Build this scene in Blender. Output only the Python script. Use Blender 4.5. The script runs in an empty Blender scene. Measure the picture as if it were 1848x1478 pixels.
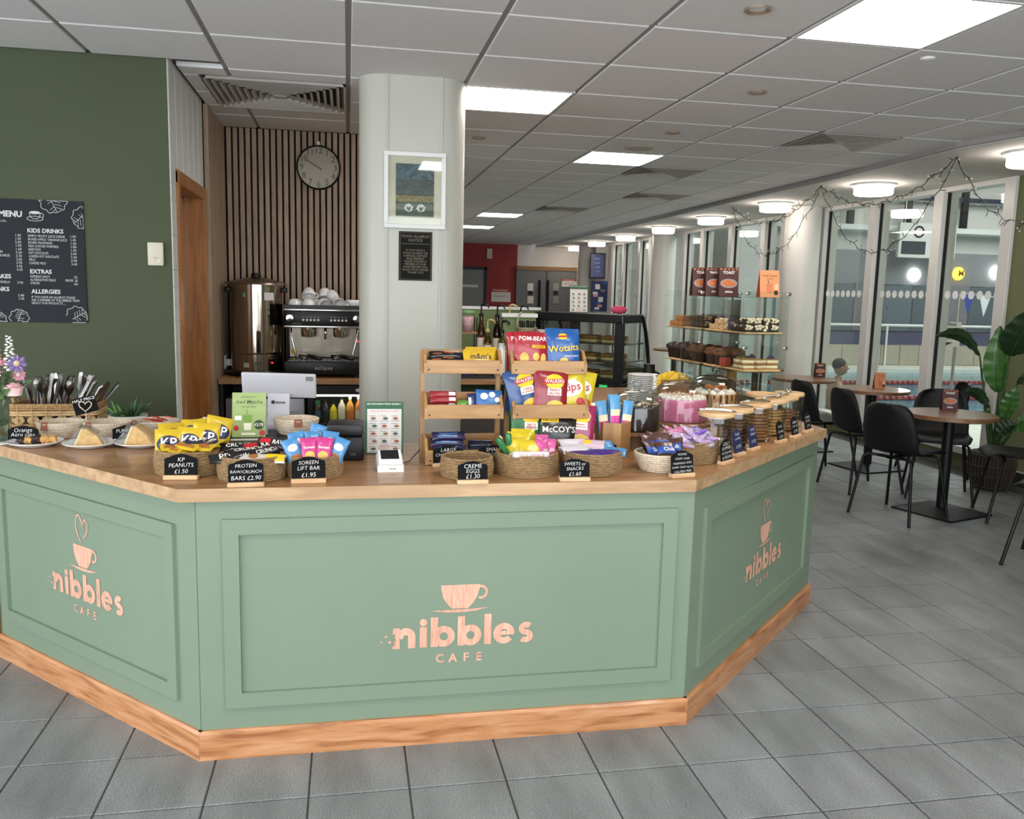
import bpy, bmesh, math, random
from mathutils import Vector, Matrix, noise
random.seed(7)
scene = bpy.context.scene
COL = scene.collection
PI = math.pi
R = math.radians

# ---------------------------------------------------------------- camera
FPX = 1544.84
CAM_H = 1.4617
_y, _p, _r = R(10.96097), R(7.81328), R(1.36952)
_r0 = Vector((math.cos(_y), -math.sin(_y), 0)); _f0 = Vector((math.sin(_y), math.cos(_y), 0)); _u0 = Vector((0, 0, 1))
CW = _f0*math.cos(_p) - _u0*math.sin(_p)
_u1 = _u0*math.cos(_p) + _f0*math.sin(_p)
CR = _r0*math.cos(_r) + _u1*math.sin(_r)
CU = _u1*math.cos(_r) - _r0*math.sin(_r)
CO = Vector((0, 0, CAM_H))
cam_data = bpy.data.cameras.new('camera')
cam_data.sensor_width = 36.0
cam_data.lens = FPX*36.0/1848.0
cam_data.clip_end = 200
cam = bpy.data.objects.new('camera', cam_data)
COL.objects.link(cam)
cam.matrix_world = Matrix(((CR.x, CU.x, -CW.x, 0), (CR.y, CU.y, -CW.y, 0), (CR.z, CU.z, -CW.z, CAM_H), (0, 0, 0, 1)))
scene.camera = cam
def ray(x, y): return CR*((x-924)/FPX) - CU*((y-739)/FPX) + CW
def on_z(x, y, z): d = ray(x, y); return CO + d*((z-CAM_H)/d.z)
def on_y(x, y, Y): d = ray(x, y); return CO + d*(Y/d.y)
def on_x(x, y, X): d = ray(x, y); return CO + d*(X/d.x)
def at_depth(x, y, D): return CO + ray(x, y)*D

# ---------------------------------------------------------------- world, big lights, exposure
world = bpy.data.worlds.new('world'); scene.world = world
world.use_nodes = True
bg = world.node_tree.nodes['Background']
bg.inputs[0].default_value = (0.75, 0.86, 1.0, 1); bg.inputs[1].default_value = 1.0
vs = scene.view_settings
vs.view_transform = 'Standard'; vs.look = 'None'; vs.gamma = 1.0; vs.use_curve_mapping = False
vs.exposure = 1.0
def area(name, loc, rot, sx, sy, power, col):
    l = bpy.data.lights.new(name, 'AREA'); l.shape = 'RECTANGLE'; l.size = sx; l.size_y = sy
    l.energy = power; l.color = col
    o = bpy.data.objects.new(name, l); COL.objects.link(o)
    o.location = loc; o.rotation_euler = rot
    return o
DAY = 128
area('daylight_window', (-0.2, -3.15, 1.45), (R(90), 0, 0), 9.0, 2.0, DAY, (0.97, 0.99, 1.0))
area('daylight_side_window', (-5.25, 0.4, 1.35), (R(90), 0, R(-90)), 5.6, 2.1, 78, (0.97, 0.99, 1.0))
area('pool_hall_lamp', (9.0, 10.5, 5.0), (0, 0, 0), 5.0, 8.0, 340, (0.97, 1.0, 0.98))
area('pool_hall_lamp', (15.0, 14.5, 5.0), (0, 0, 0), 5.0, 5.0, 260, (0.97, 1.0, 0.98))

# ---------------------------------------------------------------- helpers: materials
def lin(h):
    if isinstance(h, str):
        h = h.lstrip('#'); c = [int(h[i:i+2], 16)/255 for i in (0, 2, 4)]
    else: c = h
    return tuple((v/12.92 if v <= .04045 else ((v+.055)/1.055)**2.4) for v in c)
MATS = {}
def M(name, col=None, rough=.5, metal=0., var=.05, scale=12., bump=0., bscale=None, coat=0., spec=.5, emit=None, estr=0., rand=0., stretch=None, speck=0.):
    if name in MATS: return MATS[name]
    m = bpy.data.materials.new(name); m.use_nodes = True; MATS[name] = m
    nt = m.node_tree; b = nt.nodes['Principled BSDF']; L = nt.links.new
    c = lin(col)
    b.inputs['Roughness'].default_value = rough; b.inputs['Metallic'].default_value = metal
    b.inputs['Coat Weight'].default_value = coat; b.inputs['Specular IOR Level'].default_value = spec
    b.inputs['Base Color'].default_value = (*c, 1)
    if emit:
        b.inputs['Emission Color'].default_value = (*lin(emit), 1); b.inputs['Emission Strength'].default_value = estr
    if var > 0 or bump > 0 or rand > 0:
        g = nt.nodes.new('ShaderNodeNewGeometry'); mp = nt.nodes.new('ShaderNodeMapping')
        L(g.outputs['Position'], mp.inputs[0])
        if stretch: mp.inputs['Scale'].default_value = stretch
        n = nt.nodes.new('ShaderNodeTexNoise'); n.inputs['Scale'].default_value = scale; n.inputs['Detail'].default_value = 6
        L(mp.outputs[0], n.inputs['Vector'])
        r = nt.nodes.new('ShaderNodeValToRGB')
        r.color_ramp.elements[0].position = .3; r.color_ramp.elements[1].position = .7
        r.color_ramp.elements[0].color = (*[v*(1-var) for v in c], 1); r.color_ramp.elements[1].color = (*[min(1, v*(1+var)) for v in c], 1)
        L(n.outputs['Fac'], r.inputs[0]); out = r.outputs[0]
        if speck > 0:
            n3 = nt.nodes.new('ShaderNodeTexNoise'); n3.inputs['Scale'].default_value = 210; n3.inputs['Detail'].default_value = 3
            L(g.outputs['Position'], n3.inputs['Vector'])
            m3 = nt.nodes.new('ShaderNodeMapRange'); m3.inputs['From Min'].default_value = .35; m3.inputs['From Max'].default_value = .7
            m3.inputs['To Min'].default_value = 1-speck; m3.inputs['To Max'].default_value = 1+speck
            L(n3.outputs['Fac'], m3.inputs[0])
            v3 = nt.nodes.new('ShaderNodeVectorMath'); v3.operation = 'SCALE'; L(out, v3.inputs[0]); L(m3.outputs[0], v3.inputs['Scale']); out = v3.outputs[0]
        if rand > 0:
            oi = nt.nodes.new('ShaderNodeObjectInfo'); mr = nt.nodes.new('ShaderNodeMapRange')
            mr.inputs['To Min'].default_value = 1-rand; mr.inputs['To Max'].default_value = 1+rand
            L(oi.outputs['Random'], mr.inputs[0])
            mx = nt.nodes.new('ShaderNodeVectorMath'); mx.operation = 'SCALE'
            L(out, mx.inputs[0]); L(mr.outputs[0], mx.inputs['Scale']); out = mx.outputs[0]
        L(out, b.inputs['Base Color'])
        if bump > 0:
            n2 = nt.nodes.new('ShaderNodeTexNoise'); n2.inputs['Scale'].default_value = bscale or scale*6; n2.inputs['Detail'].default_value = 4
            L(mp.outputs[0], n2.inputs['Vector'])
            bp = nt.nodes.new('ShaderNodeBump'); bp.inputs['Strength'].default_value = bump; bp.inputs['Distance'].default_value = .01
            L(n2.outputs['Fac'], bp.inputs['Height']); L(bp.outputs[0], b.inputs['Normal'])
    return m
def WOOD(name, c1, c2, axis='X', scale=6., rough=.45, coat=0., mix3=None, rand=.08):
    if name in MATS: return MATS[name]
    m = bpy.data.materials.new(name); m.use_nodes = True; MATS[name] = m
    nt = m.node_tree; b = nt.nodes['Principled BSDF']; L = nt.links.new
    b.inputs['Roughness'].default_value = rough; b.inputs['Coat Weight'].default_value = coat
    tc = nt.nodes.new('ShaderNodeTexCoord'); mp = nt.nodes.new('ShaderNodeMapping')
    s = {'X': (.12, 1, 1), 'Y': (1, .12, 1), 'Z': (1, 1, .12)}[axis]
    mp.inputs['Scale'].default_value = [v*scale for v in s]
    oi = nt.nodes.new('ShaderNodeObjectInfo'); ad = nt.nodes.new('ShaderNodeVectorMath'); ad.operation = 'ADD'
    mu = nt.nodes.new('ShaderNodeMath'); mu.operation = 'MULTIPLY'; mu.inputs[1].default_value = 7.
    L(oi.outputs['Random'], mu.inputs[0]); L(tc.outputs['Object'], ad.inputs[0]); L(mu.outputs[0], ad.inputs[1])
    L(ad.outputs[0], mp.inputs[0])
    n = nt.nodes.new('ShaderNodeTexNoise'); n.inputs['Scale'].default_value = 5.; n.inputs['Detail'].default_value = 8; n.inputs['Distortion'].default_value = .6
    L(mp.outputs[0], n.inputs['Vector'])
    r = nt.nodes.new('ShaderNodeValToRGB'); e = r.color_ramp.elements
    e[0].position = .3; e[1].position = .68; e[0].color = (*lin(c1), 1); e[1].color = (*lin(c2), 1)
    if mix3:
        k = e.new(.46); k.color = (*lin(mix3), 1)
    L(n.outputs['Fac'], r.inputs[0])
    mr = nt.nodes.new('ShaderNodeMapRange'); mr.inputs['To Min'].default_value = 1-rand; mr.inputs['To Max'].default_value = 1+rand
    L(oi.outputs['Random'], mr.inputs[0])
    mx = nt.nodes.new('ShaderNodeVectorMath'); mx.operation = 'SCALE'; L(r.outputs[0], mx.inputs[0]); L(mr.outputs[0], mx.inputs['Scale'])
    L(mx.outputs[0], b.inputs['Base Color'])
    bp = nt.nodes.new('ShaderNodeBump'); bp.inputs['Strength'].default_value = .12; bp.inputs['Distance'].default_value = .004
    L(n.outputs['Fac'], bp.inputs['Height']); L(bp.outputs[0], b.inputs['Normal'])
    return m
def GLASS(name, tint='#f4fbf8', refl=1.0, rough=.02, haze=0.):
    if name in MATS: return MATS[name]
    m = bpy.data.materials.new(name); m.use_nodes = True; MATS[name] = m
    nt = m.node_tree; L = nt.links.new
    for nd in list(nt.nodes):
        if nd.type == 'BSDF_PRINCIPLED': nt.nodes.remove(nd)
    out = [n for n in nt.nodes if n.type == 'OUTPUT_MATERIAL'][0]
    t = nt.nodes.new('ShaderNodeBsdfTransparent'); t.inputs[0].default_value = (*lin(tint), 1)
    g = nt.nodes.new('ShaderNodeBsdfGlossy'); g.inputs['Roughness'].default_value = rough
    fr = nt.nodes.new('ShaderNodeFresnel'); fr.inputs[0].default_value = 1.5
    gm = nt.nodes.new('ShaderNodeNewGeometry'); io = nt.nodes.new('ShaderNodeMapRange')
    io.inputs['To Min'].default_value = 1.5; io.inputs['To Max'].default_value = 1/1.5
    L(gm.outputs['Backfacing'], io.inputs[0]); L(io.outputs[0], fr.inputs[0])
    mu = nt.nodes.new('ShaderNodeMath'); mu.operation = 'MULTIPLY'; mu.inputs[1].default_value = refl; mu.use_clamp = True
    L(fr.outputs[0], mu.inputs[0])
    mx = nt.nodes.new('ShaderNodeMixShader'); L(mu.outputs[0], mx.inputs[0]); L(t.outputs[0], mx.inputs[1]); L(g.outputs[0], mx.inputs[2])
    last = mx.outputs[0]
    if haze > 0:
        d = nt.nodes.new('ShaderNodeBsdfDiffuse'); d.inputs[0].default_value = (.8, .85, .85, 1)
        m2 = nt.nodes.new('ShaderNodeMixShader'); m2.inputs[0].default_value = haze
        L(last, m2.inputs[1]); L(d.outputs[0], m2.inputs[2]); last = m2.outputs[0]
    L(last, out.inputs[0])
    return m
def EMIT(name, col, s): return M(name, col, .5, var=0, emit=col, estr=s)

# ---------------------------------------------------------------- helpers: meshes
class MB:
    def __init__(s): s.v = []; s.f = []; s.mi = []; s.cur = 0
    def add(s, vs, fs, mt=None):
        o = len(s.v)
        for p in vs:
            p = Vector(p); s.v.append(tuple(mt @ p) if mt else tuple(p))
        for f in fs: s.f.append(tuple(i+o for i in f)); s.mi.append(s.cur)
        return s
    def box(s, x0, x1, y0, y1, z0, z1, mt=None):
        return s.add([(x0,y0,z0),(x1,y0,z0),(x1,y1,z0),(x0,y1,z0),(x0,y0,z1),(x1,y0,z1),(x1,y1,z1),(x0,y1,z1)],
                     [(0,3,2,1),(4,5,6,7),(0,1,5,4),(1,2,6,5),(2,3,7,6),(3,0,4,7)], mt)
    def rbox(s, x0, x1, y0, y1, z0, z1, b=.004, seg=2, mt=None):
        bm = bmesh.new(); bmesh.ops.create_cube(bm, size=1)
        for v in bm.verts:
            v.co = Vector((x0+(v.co.x+.5)*(x1-x0), y0+(v.co.y+.5)*(y1-y0), z0+(v.co.z+.5)*(z1-z0)))
        bmesh.ops.bevel(bm, geom=bm.edges[:], offset=b, segments=seg, profile=.5, affect='EDGES')
        return s.bm(bm, mt)
    def bm(s, bm, mt=None):
        bm.verts.ensure_lookup_table(); bm.verts.index_update()
        s.add([v.co.copy() for v in bm.verts], [[v.index for v in f.verts] for f in bm.faces], mt); bm.free(); return s
    def lathe(s, prof, seg=24, mt=None, caps=True, rf=None):
        vs = []; fs = []; n = len(prof)
        for i, (r, z) in enumerate(prof):
            for k in range(seg):
                a = 2*PI*k/seg; rr = r*(rf(a, i) if rf else 1); vs.append((rr*math.cos(a), rr*math.sin(a), z))
        for i in range(n-1):
            for k in range(seg):
                a = i*seg+k; b = i*seg+(k+1) % seg; fs.append((a, b, b+seg, a+seg))
        if caps:
            if prof[0][0] > 1e-5: fs.append(tuple(reversed(range(seg))))
            if prof[-1][0] > 1e-5: fs.append(tuple((n-1)*seg+k for k in range(seg)))
        return s.add(vs, fs, mt)
    def cyl(s, x, y, z0, z1, r, seg=16, r2=None):
        return s.lathe([(r, z0), (r if r2 is None else r2, z1)], seg, Matrix.Translation((x, y, 0)))
    def tube(s, pts, r, seg=8, closed=False, mt=None):
        pts = [Vector(p) for p in pts]; n = len(pts); vs = []; fs = []
        rs = r if isinstance(r, (list, tuple)) else [r]*n
        up = None
        for i, p in enumerate(pts):
            if closed: t = pts[(i+1) % n]-pts[i-1]
            else: t = pts[min(i+1, n-1)]-pts[max(i-1, 0)]
            t = t.normalized() if t.length > 1e-9 else Vector((0, 0, 1))
            if up is None: up = Vector((0, 0, 1)) if abs(t.z) < .9 else Vector((1, 0, 0))
            a = t.cross(up)
            if a.length < 1e-6: a = t.cross(Vector((1, .3, 0)))
            a.normalize(); b = a.cross(t).normalized(); up = b
            for k in range(seg):
                an = 2*PI*k/seg; vs.append(p + a*(rs[i]*math.cos(an)) + b*(rs[i]*math.sin(an)))
        for i in range(n if closed else n-1):
            j = (i+1) % n
            for k in range(seg):
                fs.append((i*seg+k, i*seg+(k+1) % seg, j*seg+(k+1) % seg, j*seg+k))
        if not closed: fs.append(tuple(reversed(range(seg)))); fs.append(tuple((n-1)*seg+k for k in range(seg)))
        return s.add(vs, fs, mt)
    def prism(s, poly, a0, a1, axis='Z', mt=None):
        n = len(poly)
        def P(u, v, a): return {'Z': (u, v, a), 'Y': (u, a, v), 'X': (a, u, v)}[axis]
        vs = [P(u, v, a0) for u, v in poly]+[P(u, v, a1) for u, v in poly]
        fs = [tuple(reversed(range(n))), tuple(range(n, 2*n))]+[(i, (i+1) % n, n+(i+1) % n, n+i) for i in range(n)]
        return s.add(vs, fs, mt)
    def ball(s, c, r, seg=12, rings=8, sc=(1, 1, 1)):
        pr = [(r*math.sin(PI*i/rings)+1e-6, -r*math.cos(PI*i/rings)) for i in range(rings+1)]
        return s.lathe(pr, seg, Matrix.Translation(c) @ Matrix.Diagonal((*sc, 1)), caps=False)
    def grid(s, fn, nu, nv, mt=None):
        vs = [fn(i/nu, j/nv) for j in range(nv+1) for i in range(nu+1)]
        return s.add(vs, [(j*(nu+1)+i, j*(nu+1)+i+1, (j+1)*(nu+1)+i+1, (j+1)*(nu+1)+i) for j in range(nv) for i in range(nu)], mt)
    def mesh(s, name, mats, smooth=False):
        me = bpy.data.meshes.new(name); me.from_pydata(s.v, [], s.f)
        if not isinstance(mats, (list, tuple)): mats = [mats]
        for m in mats: me.materials.append(m)
        if len(mats) > 1: me.polygons.foreach_set('material_index', s.mi)
        if smooth is True: me.polygons.foreach_set('use_smooth', [True]*len(me.polygons))
        me.update()
        bm = bmesh.new(); bm.from_mesh(me); bmesh.ops.recalc_face_normals(bm, faces=bm.faces[:])
        if smooth == 'auto':
            for f in bm.faces: f.smooth = True
            for e in bm.edges:
                if len(e.link_faces) == 2 and e.calc_face_angle(0) > R(38): e.smooth = False
        bm.to_mesh(me); bm.free()
        return me
    def build(s, name, mats, parent=None, smooth=False, loc=None, rot=None):
        return put(name, s.mesh(name, mats, smooth), parent, loc, rot)
def put(name, me, parent=None, loc=None, rot=None):
    o = bpy.data.objects.new(name, me); COL.objects.link(o)
    if parent: o.parent = parent
    if loc is not None: o.location = loc
    if rot is not None: o.rotation_euler = rot if not isinstance(rot, (int, float)) else (0, 0, rot)
    return o
def tag(o, label=None, cat=None, group=None, kind=None):
    if label: o['label'] = label
    if cat: o['category'] = cat
    if group: o['group'] = group
    if kind: o['kind'] = kind
    return o
def thing(name, label, cat, loc=(0, 0, 0), rz=0, group=None, rot=None):
    o = bpy.data.objects.new(name, None); COL.objects.link(o); o.empty_display_size = .05
    o.location = loc; o.rotation_euler = rot if rot else (0, 0, rz)
    return tag(o, label, cat, group)
def struct(o, label): return tag(o, label, None, None, 'structure')
def dup(root, loc=None, rz=None, label=None, parent=None, rot=None, group=None):
    c = root.copy(); COL.objects.link(c)
    if parent is not None: c.parent = parent
    if loc is not None: c.location = loc
    if rz is not None: c.rotation_euler = (0, 0, rz)
    if rot is not None: c.rotation_euler = rot
    if label: c['label'] = label
    if group: c['group'] = group
    for ch in list(root.children): dup(ch, parent=c)
    return c
ORD = 'first second third fourth fifth sixth seventh eighth ninth tenth eleventh twelfth thirteenth fourteenth fifteenth sixteenth seventeenth eighteenth nineteenth twentieth'.split()+['twenty-'+w for w in 'first second third fourth'.split()]
def MT(loc=(0, 0, 0), rz=0, rx=0, ry=0):
    return Matrix.Translation(loc) @ Matrix.Rotation(rz, 4, 'Z') @ Matrix.Rotation(ry, 4, 'Y') @ Matrix.Rotation(rx, 4, 'X')

# ---------------------------------------------------------------- helpers: lettering (flat text in the local XZ plane, seen from -Y)
_tc = {}
def text_geo(s, size=1., bold=0., align='CENTER', shear=0., spacing=1., line=1., res=2):
    k = (s, bold, align, shear, spacing, line, res)
    if k not in _tc:
        c = bpy.data.curves.new('t', 'FONT'); c.body = s; c.size = 1; c.offset = bold; c.align_x = align; c.align_y = 'CENTER'
        c.shear = shear; c.space_character = spacing; c.space_line = line; c.resolution_u = res; c.fill_mode = 'FRONT'
        o = bpy.data.objects.new('t', c); COL.objects.link(o)
        me = bpy.data.meshes.new_from_object(o)
        _tc[k] = ([v.co.copy() for v in me.vertices], [tuple(p.vertices) for p in me.polygons])
        bpy.data.meshes.remove(me); bpy.data.objects.remove(o); bpy.data.curves.remove(c)
    v, f = _tc[k]
    return [Vector((p.x*size, p.y*size, 0)) for p in v], f
def text(mb, s, x, z, size, y=0., tilt=0., jit=0., xs=1., **kw):
    v, f = text_geo(s, size, **kw)
    if xs != 1.: v = [Vector((p.x*xs, p.y, 0)) for p in v]
    ct, st = math.cos(tilt), math.sin(tilt)
    out = []
    for p in v:
        dz = jit*math.sin(p.x*60+len(s)) if jit else 0
        out.append((x+p.x*ct-p.y*st, y, z+p.x*st+p.y*ct+dz))
    mb.add(out, f); return mb
def fitsize(s, width, bold=0.):
    v, f = text_geo(s, 1., bold=bold); w = max(p.x for p in v)-min(p.x for p in v); return width/max(w, 1e-6)
def ribbon(mb, pts, w, y=0., closed=False):
    n = len(pts); vs = []; fs = []
    for i, (px, pz) in enumerate(pts):
        a = pts[(i-1) % n] if closed or i > 0 else pts[i]; b = pts[(i+1) % n] if closed or i < n-1 else pts[i]
        dx, dz = b[0]-a[0], b[1]-a[1]; l = math.hypot(dx, dz) or 1
        ww = w[i] if isinstance(w, (list, tuple)) else w
        nx, nz = -dz/l*ww/2, dx/l*ww/2
        vs += [(px+nx, y, pz+nz), (px-nx, y, pz-nz)]
    for i in range(n if closed else n-1):
        j = (i+1) % n; fs.append((2*i, 2*i+1, 2*j+1, 2*j))
    mb.add(vs, fs)
def arc(cx, cz, r, a0, a1, n=14, rz=None):
    return [(cx+r*math.cos(R(a0+(a1-a0)*i/n)), cz+(rz or r)*math.sin(R(a0+(a1-a0)*i/n))) for i in range(n+1)]
def disc(mb, cx, cz, rx, rz=None, y=0., n=20):
    rz = rz or rx
    mb.add([(cx, y, cz)]+[(cx+rx*math.cos(2*PI*i/n), y, cz+rz*math.sin(2*PI*i/n)) for i in range(n)], [(0, 1+i, 1+(i+1) % n) for i in range(n)])
def quad(mb, x0, z0, x1, z1, y=0.): mb.add([(x0, y, z0), (x1, y, z0), (x1, y, z1), (x0, y, z1)], [(0, 1, 2, 3)])
# ================================================================ SETTING
CEIL = 2.529
m_tile = M('floor_tile_grey', '#808485', .40, var=.26, scale=7.5, bump=.3, bscale=160, rand=.07, stretch=(1, .3, 1), speck=.3)
m_grout = M('grout', '#4a4946', .9, var=.1)
m_ceil = M('ceiling_tile_white', '#e6e3e2', .9, var=.02, scale=40, bump=.1, bscale=300)
m_grid = M('ceiling_grid', '#a29e9b', .6, var=.02)
m_plaster = M('plaster_white', '#cfccc8', .8, var=.03, scale=3)
m_gwall = M('green_wall_paint', '#3f472c', .7, var=.05, scale=2.5, bump=.05, bscale=80)
m_olive = M('olive_wall_paint', '#6d7250', .8, var=.05, scale=3)
m_white = M('white_paint', '#dedfdb', .45, var=.02, scale=4)
m_colm = M('column_white', '#b9b8ad', .38, var=.015, scale=3)
m_alu = M('window_frame_white', '#d8d6d2', .35, var=.02)
m_black = M('black_plastic', '#0c0c0d', .45, var=.05, spec=.35)
m_pane = GLASS('window_glass', '#ebeeec', 1.0, .0)
m_clear = GLASS('clear_glass', '#f6faf8', 1.5, .0)
m_fglass = GLASS('cabinet_glass', '#f4f9f7', 1.0, .0)
m_acryl = GLASS('acrylic', '#fafdfc', .9, .01)
m_steel = M('steel', '#c8c6c2', .22, 1., var=.04)
m_chrome = M('chrome', '#e0e0e0', .08, 1., var=0)
m_lamp = EMIT('lamp_panel', '#fff6ee', 9)
m_rlamp = EMIT('round_lamp', '#fff2e4', 9)

# counter footprint, worktop outline
WT_Z0, WT_Z1 = .822, .862
FOOT = [(-1.315, 4.3), (-1.315, 3.475), (-.44, 2.605), (1.141, 2.605), (2.20, 3.645), (2.20, 5.3), (1.32, 5.3), (1.32, 3.76), (.88, 3.32), (-.33, 3.32), (-1.29, 4.28)]
def inside(x, y, poly):
    c = False; n = len(poly)
    for i in range(n):
        x1, y1 = poly[i]; x2, y2 = poly[(i+1) % n]
        if (y1 > y) != (y2 > y) and x < (x2-x1)*(y-y1)/(y2-y1)+x1: c = not c
    return c
def in_frame(p, mrg=30):
    d = p-CO; z = d.dot(CW)
    if z < .1: return False
    x = 924+FPX*d.dot(CR)/z; y = 739-FPX*d.dot(CU)/z
    return -mrg < x < 1848+mrg and -mrg < y < 1478+mrg
def hidden_by_counter(p):
    for t in range(1, 40):
        q = CO+(p-CO)*(t/40)
        if q.z < .86 and inside(q.x, q.y, FOOT): return True
    return inside(p.x, p.y, FOOT)

# floor
fl = MB().box(-5.2, 5.45, -3.2, 19.8, -.12, -.004).build('floor', m_grout); struct(fl, 'dark grey tiled cafe floor')
TX, TY, FX, FY = .291, .2917, .1772, 2.3657
g = .0028
tile_me = MB().rbox(g-TX/2, TX/2-g, g-TY/2, TY/2-g, -.02, 0, .002, 1).mesh('floor_tile', m_tile)
vis = []; rest = []
for i in range(-18, 18):
    for j in range(-19, 60):
        c = Vector((FX+(i+.5)*TX, FY+(j+.5)*TY, 0))
        if c.x > 5.2 or c.x < -5.1: continue
        (vis if in_frame(c, 60) and not hidden_by_counter(c) else rest).append(c)
vis.sort(key=lambda p: (p-CO).length)
for c in vis[:300]: put('floor_tile', tile_me, fl, c)
st = MB()
for c in vis[300:]+rest:
    st.box(c.x-TX/2+g, c.x+TX/2-g, c.y-TY/2+g, c.y+TY/2-g, -.02, 0)
tag(st.build('floor_tiles', m_tile, fl), None, None, None, 'stuff')

# ceiling
ce = MB().box(-5.2, 4.12, -3.2, 19.8, CEIL+.03, CEIL+.12).build('ceiling', m_grid); struct(ce, 'suspended ceiling of pale square tiles')
GX, GY, GP = .0064, 3.4411, .6
LIGHTS = [(1, 2), (3, 5), (3, -1), (3, 14), (3, 18), (1, -4), (3, -7), (-3, -4), (-3, -8)]
VENTS = [(5, 3), (4, 6), (5, 9), (4, 12)]
gap = .012
full_tile = MB().rbox(-.3+gap, .3-gap, -.3+gap, .3-gap, 0, .025, .003, 1).mesh('ceiling_tile', m_ceil)
cv = []; cr_ = []
for i in range(-9, 7):
    for j in range(-11, 27):
        if (i, j) in LIGHTS or (i, j) in VENTS: continue
        x0, x1, y0, y1 = GX+i*GP, GX+(i+1)*GP, GY+j*GP, GY+(j+1)*GP
        x1 = min(x1, 4.1)
        if y0 > 4.5 and x1 < .65 and y0 >= 6.0: continue
        if x0 < .005 and y1 > 4.65: continue          # the recess behind the green wall is laid below
        if x1 <= .65 and y1 > 6.3: y1 = 6.29
        if x0 < -.86 and y1 > 4.54: y1 = 4.535
        if y1-y0 < .05 or x1-x0 < .05: continue
        (cv if in_frame(Vector(((x0+x1)/2, (y0+y1)/2, CEIL)), 80) else cr_).append((x0, x1, y0, y1))
for x0, x1, y0, y1 in [(-.84, -.594, 4.64, 4.815), (-.594, .006, 4.64, 4.815), (-.84, -.74, 4.815, 5.2), (-.84, -.74, 5.2, 5.56),
                       (-.84, -.594, 5.56, 5.84), (-.594, .006, 5.56, 5.84), (-.84, -.594, 5.84, 6.29), (-.594, .006, 5.84, 6.29)]:
    cv.append((x0, x1, y0, y1))
cv.sort(key=lambda q: q[0]**2+q[2]**2)
for x0, x1, y0, y1 in cv[:300]:
    if abs(x1-x0-GP) < 1e-3 and abs(y1-y0-GP) < 1e-3: put('ceiling_tile', full_tile, ce, ((x0+x1)/2, (y0+y1)/2, CEIL))
    else: MB().rbox(x0+gap, x1-gap, y0+gap, y1-gap, CEIL, CEIL+.025, .003, 1).build('ceiling_tile', m_ceil, ce)
st = MB()
for x0, x1, y0, y1 in cv[300:]+cr_: st.box(x0+gap, x1-gap, y0+gap, y1-gap, CEIL, CEIL+.025)
tag(st.build('ceiling_tiles', m_ceil, ce), None, None, None, 'stuff')
for i in range(-8, 7):
    x = GX+i*GP; ye = 4.5 if x < -.86 else (6.28 if x < .6 else 19.6)
    MB().box(x-.013, x+.013, -3, ye, CEIL+.008, CEIL+.032).build('grid_bar', m_grid, ce)
# soffit over the windows with its curved edge
edge = [(4.16, -3.2), (4.16, 3.6), (4.143, 4.83), (4.06, 5.3), (4.09, 5.8), (4.15, 7.2), (4.13, 8.3), (4.2, 11.7), (4.24, 19.7)]
so = MB().prism(edge+[(5.45, 19.7), (5.45, -3.2)], 2.492, 2.62); so = so.build('ceiling', m_plaster); struct(so, 'plain plaster soffit running above the pool windows')
tr = MB()
for (xa, ya), (xb, yb) in zip(edge[:-1], edge[1:]):
    tr.add([(xa-.03, ya, 2.497), (xa, ya, 2.497), (xb, yb, 2.497), (xb-.03, yb, 2.497), (xa-.03, ya, 2.56), (xa, ya, 2.56), (xb, yb, 2.56), (xb-.03, yb, 2.56)],
           [(0, 1, 2, 3), (4, 5, 6, 7), (0, 3, 7, 4), (1, 2, 6, 5)])
struct(tr.build('trim_ceiling', m_grid), 'grey edge trim between tiled ceiling and plaster soffit')

# walls of the room
struct(MB().box(-5.2, -.852, 4.54, 4.66, 0, CEIL+.03).build('wall_left', m_gwall), 'sage green painted wall behind the left counter end')
sw_ = MB()
for y0, y1, z0, z1 in [(-3.2, 4.54, 0, .3), (-3.2, 4.54, 2.4, CEIL+.03), (-3.2, -2.4, .3, 2.4), (3.2, 4.54, .3, 2.4)]+[(-2.4+1.4*k-.04, -2.4+1.4*k+.04, .3, 2.4) for k in (1, 2, 3)]: sw_.box(-5.2, -5.08, y0, y1, z0, z1)
struct(sw_.build('wall_side', m_white), 'white side wall with windows left of the counter')
bw = MB()
for x0, x1, z0, z1 in [(-5.2, 5.45, 0, .4), (-5.2, 5.45, 2.46, CEIL+.03), (-5.2, -4.8, .4, 2.46), (4.5, 5.45, .4, 2.46)]+[(-4.8+1.55*k-.05, -4.8+1.55*k+.05, .4, 2.46) for k in range(1, 6)]:
    bw.box(x0, x1, -3.1, -2.98, z0, z1)
struct(bw.build('wall_front', m_white), 'wall of tall windows on the daylight side')
struct(MB().box(5.35, 5.47, -3.2, 6.28, 0, 2.6).build('wall_right', m_olive), 'dull olive green wall beside the pool windows')
m_skirt_dk = M('skirting_dark', '#2b2c2c', .5)
sk = MB().box(5.332, 5.352, 3, 6.28, 0, .11).build('baseboard_right', m_skirt_dk); struct(sk, 'dark skirting board below the olive wall')
MB().box(5.330, 5.352, 3, 6.28, .11, .118).build('cap_strip', m_alu, sk)
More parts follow.
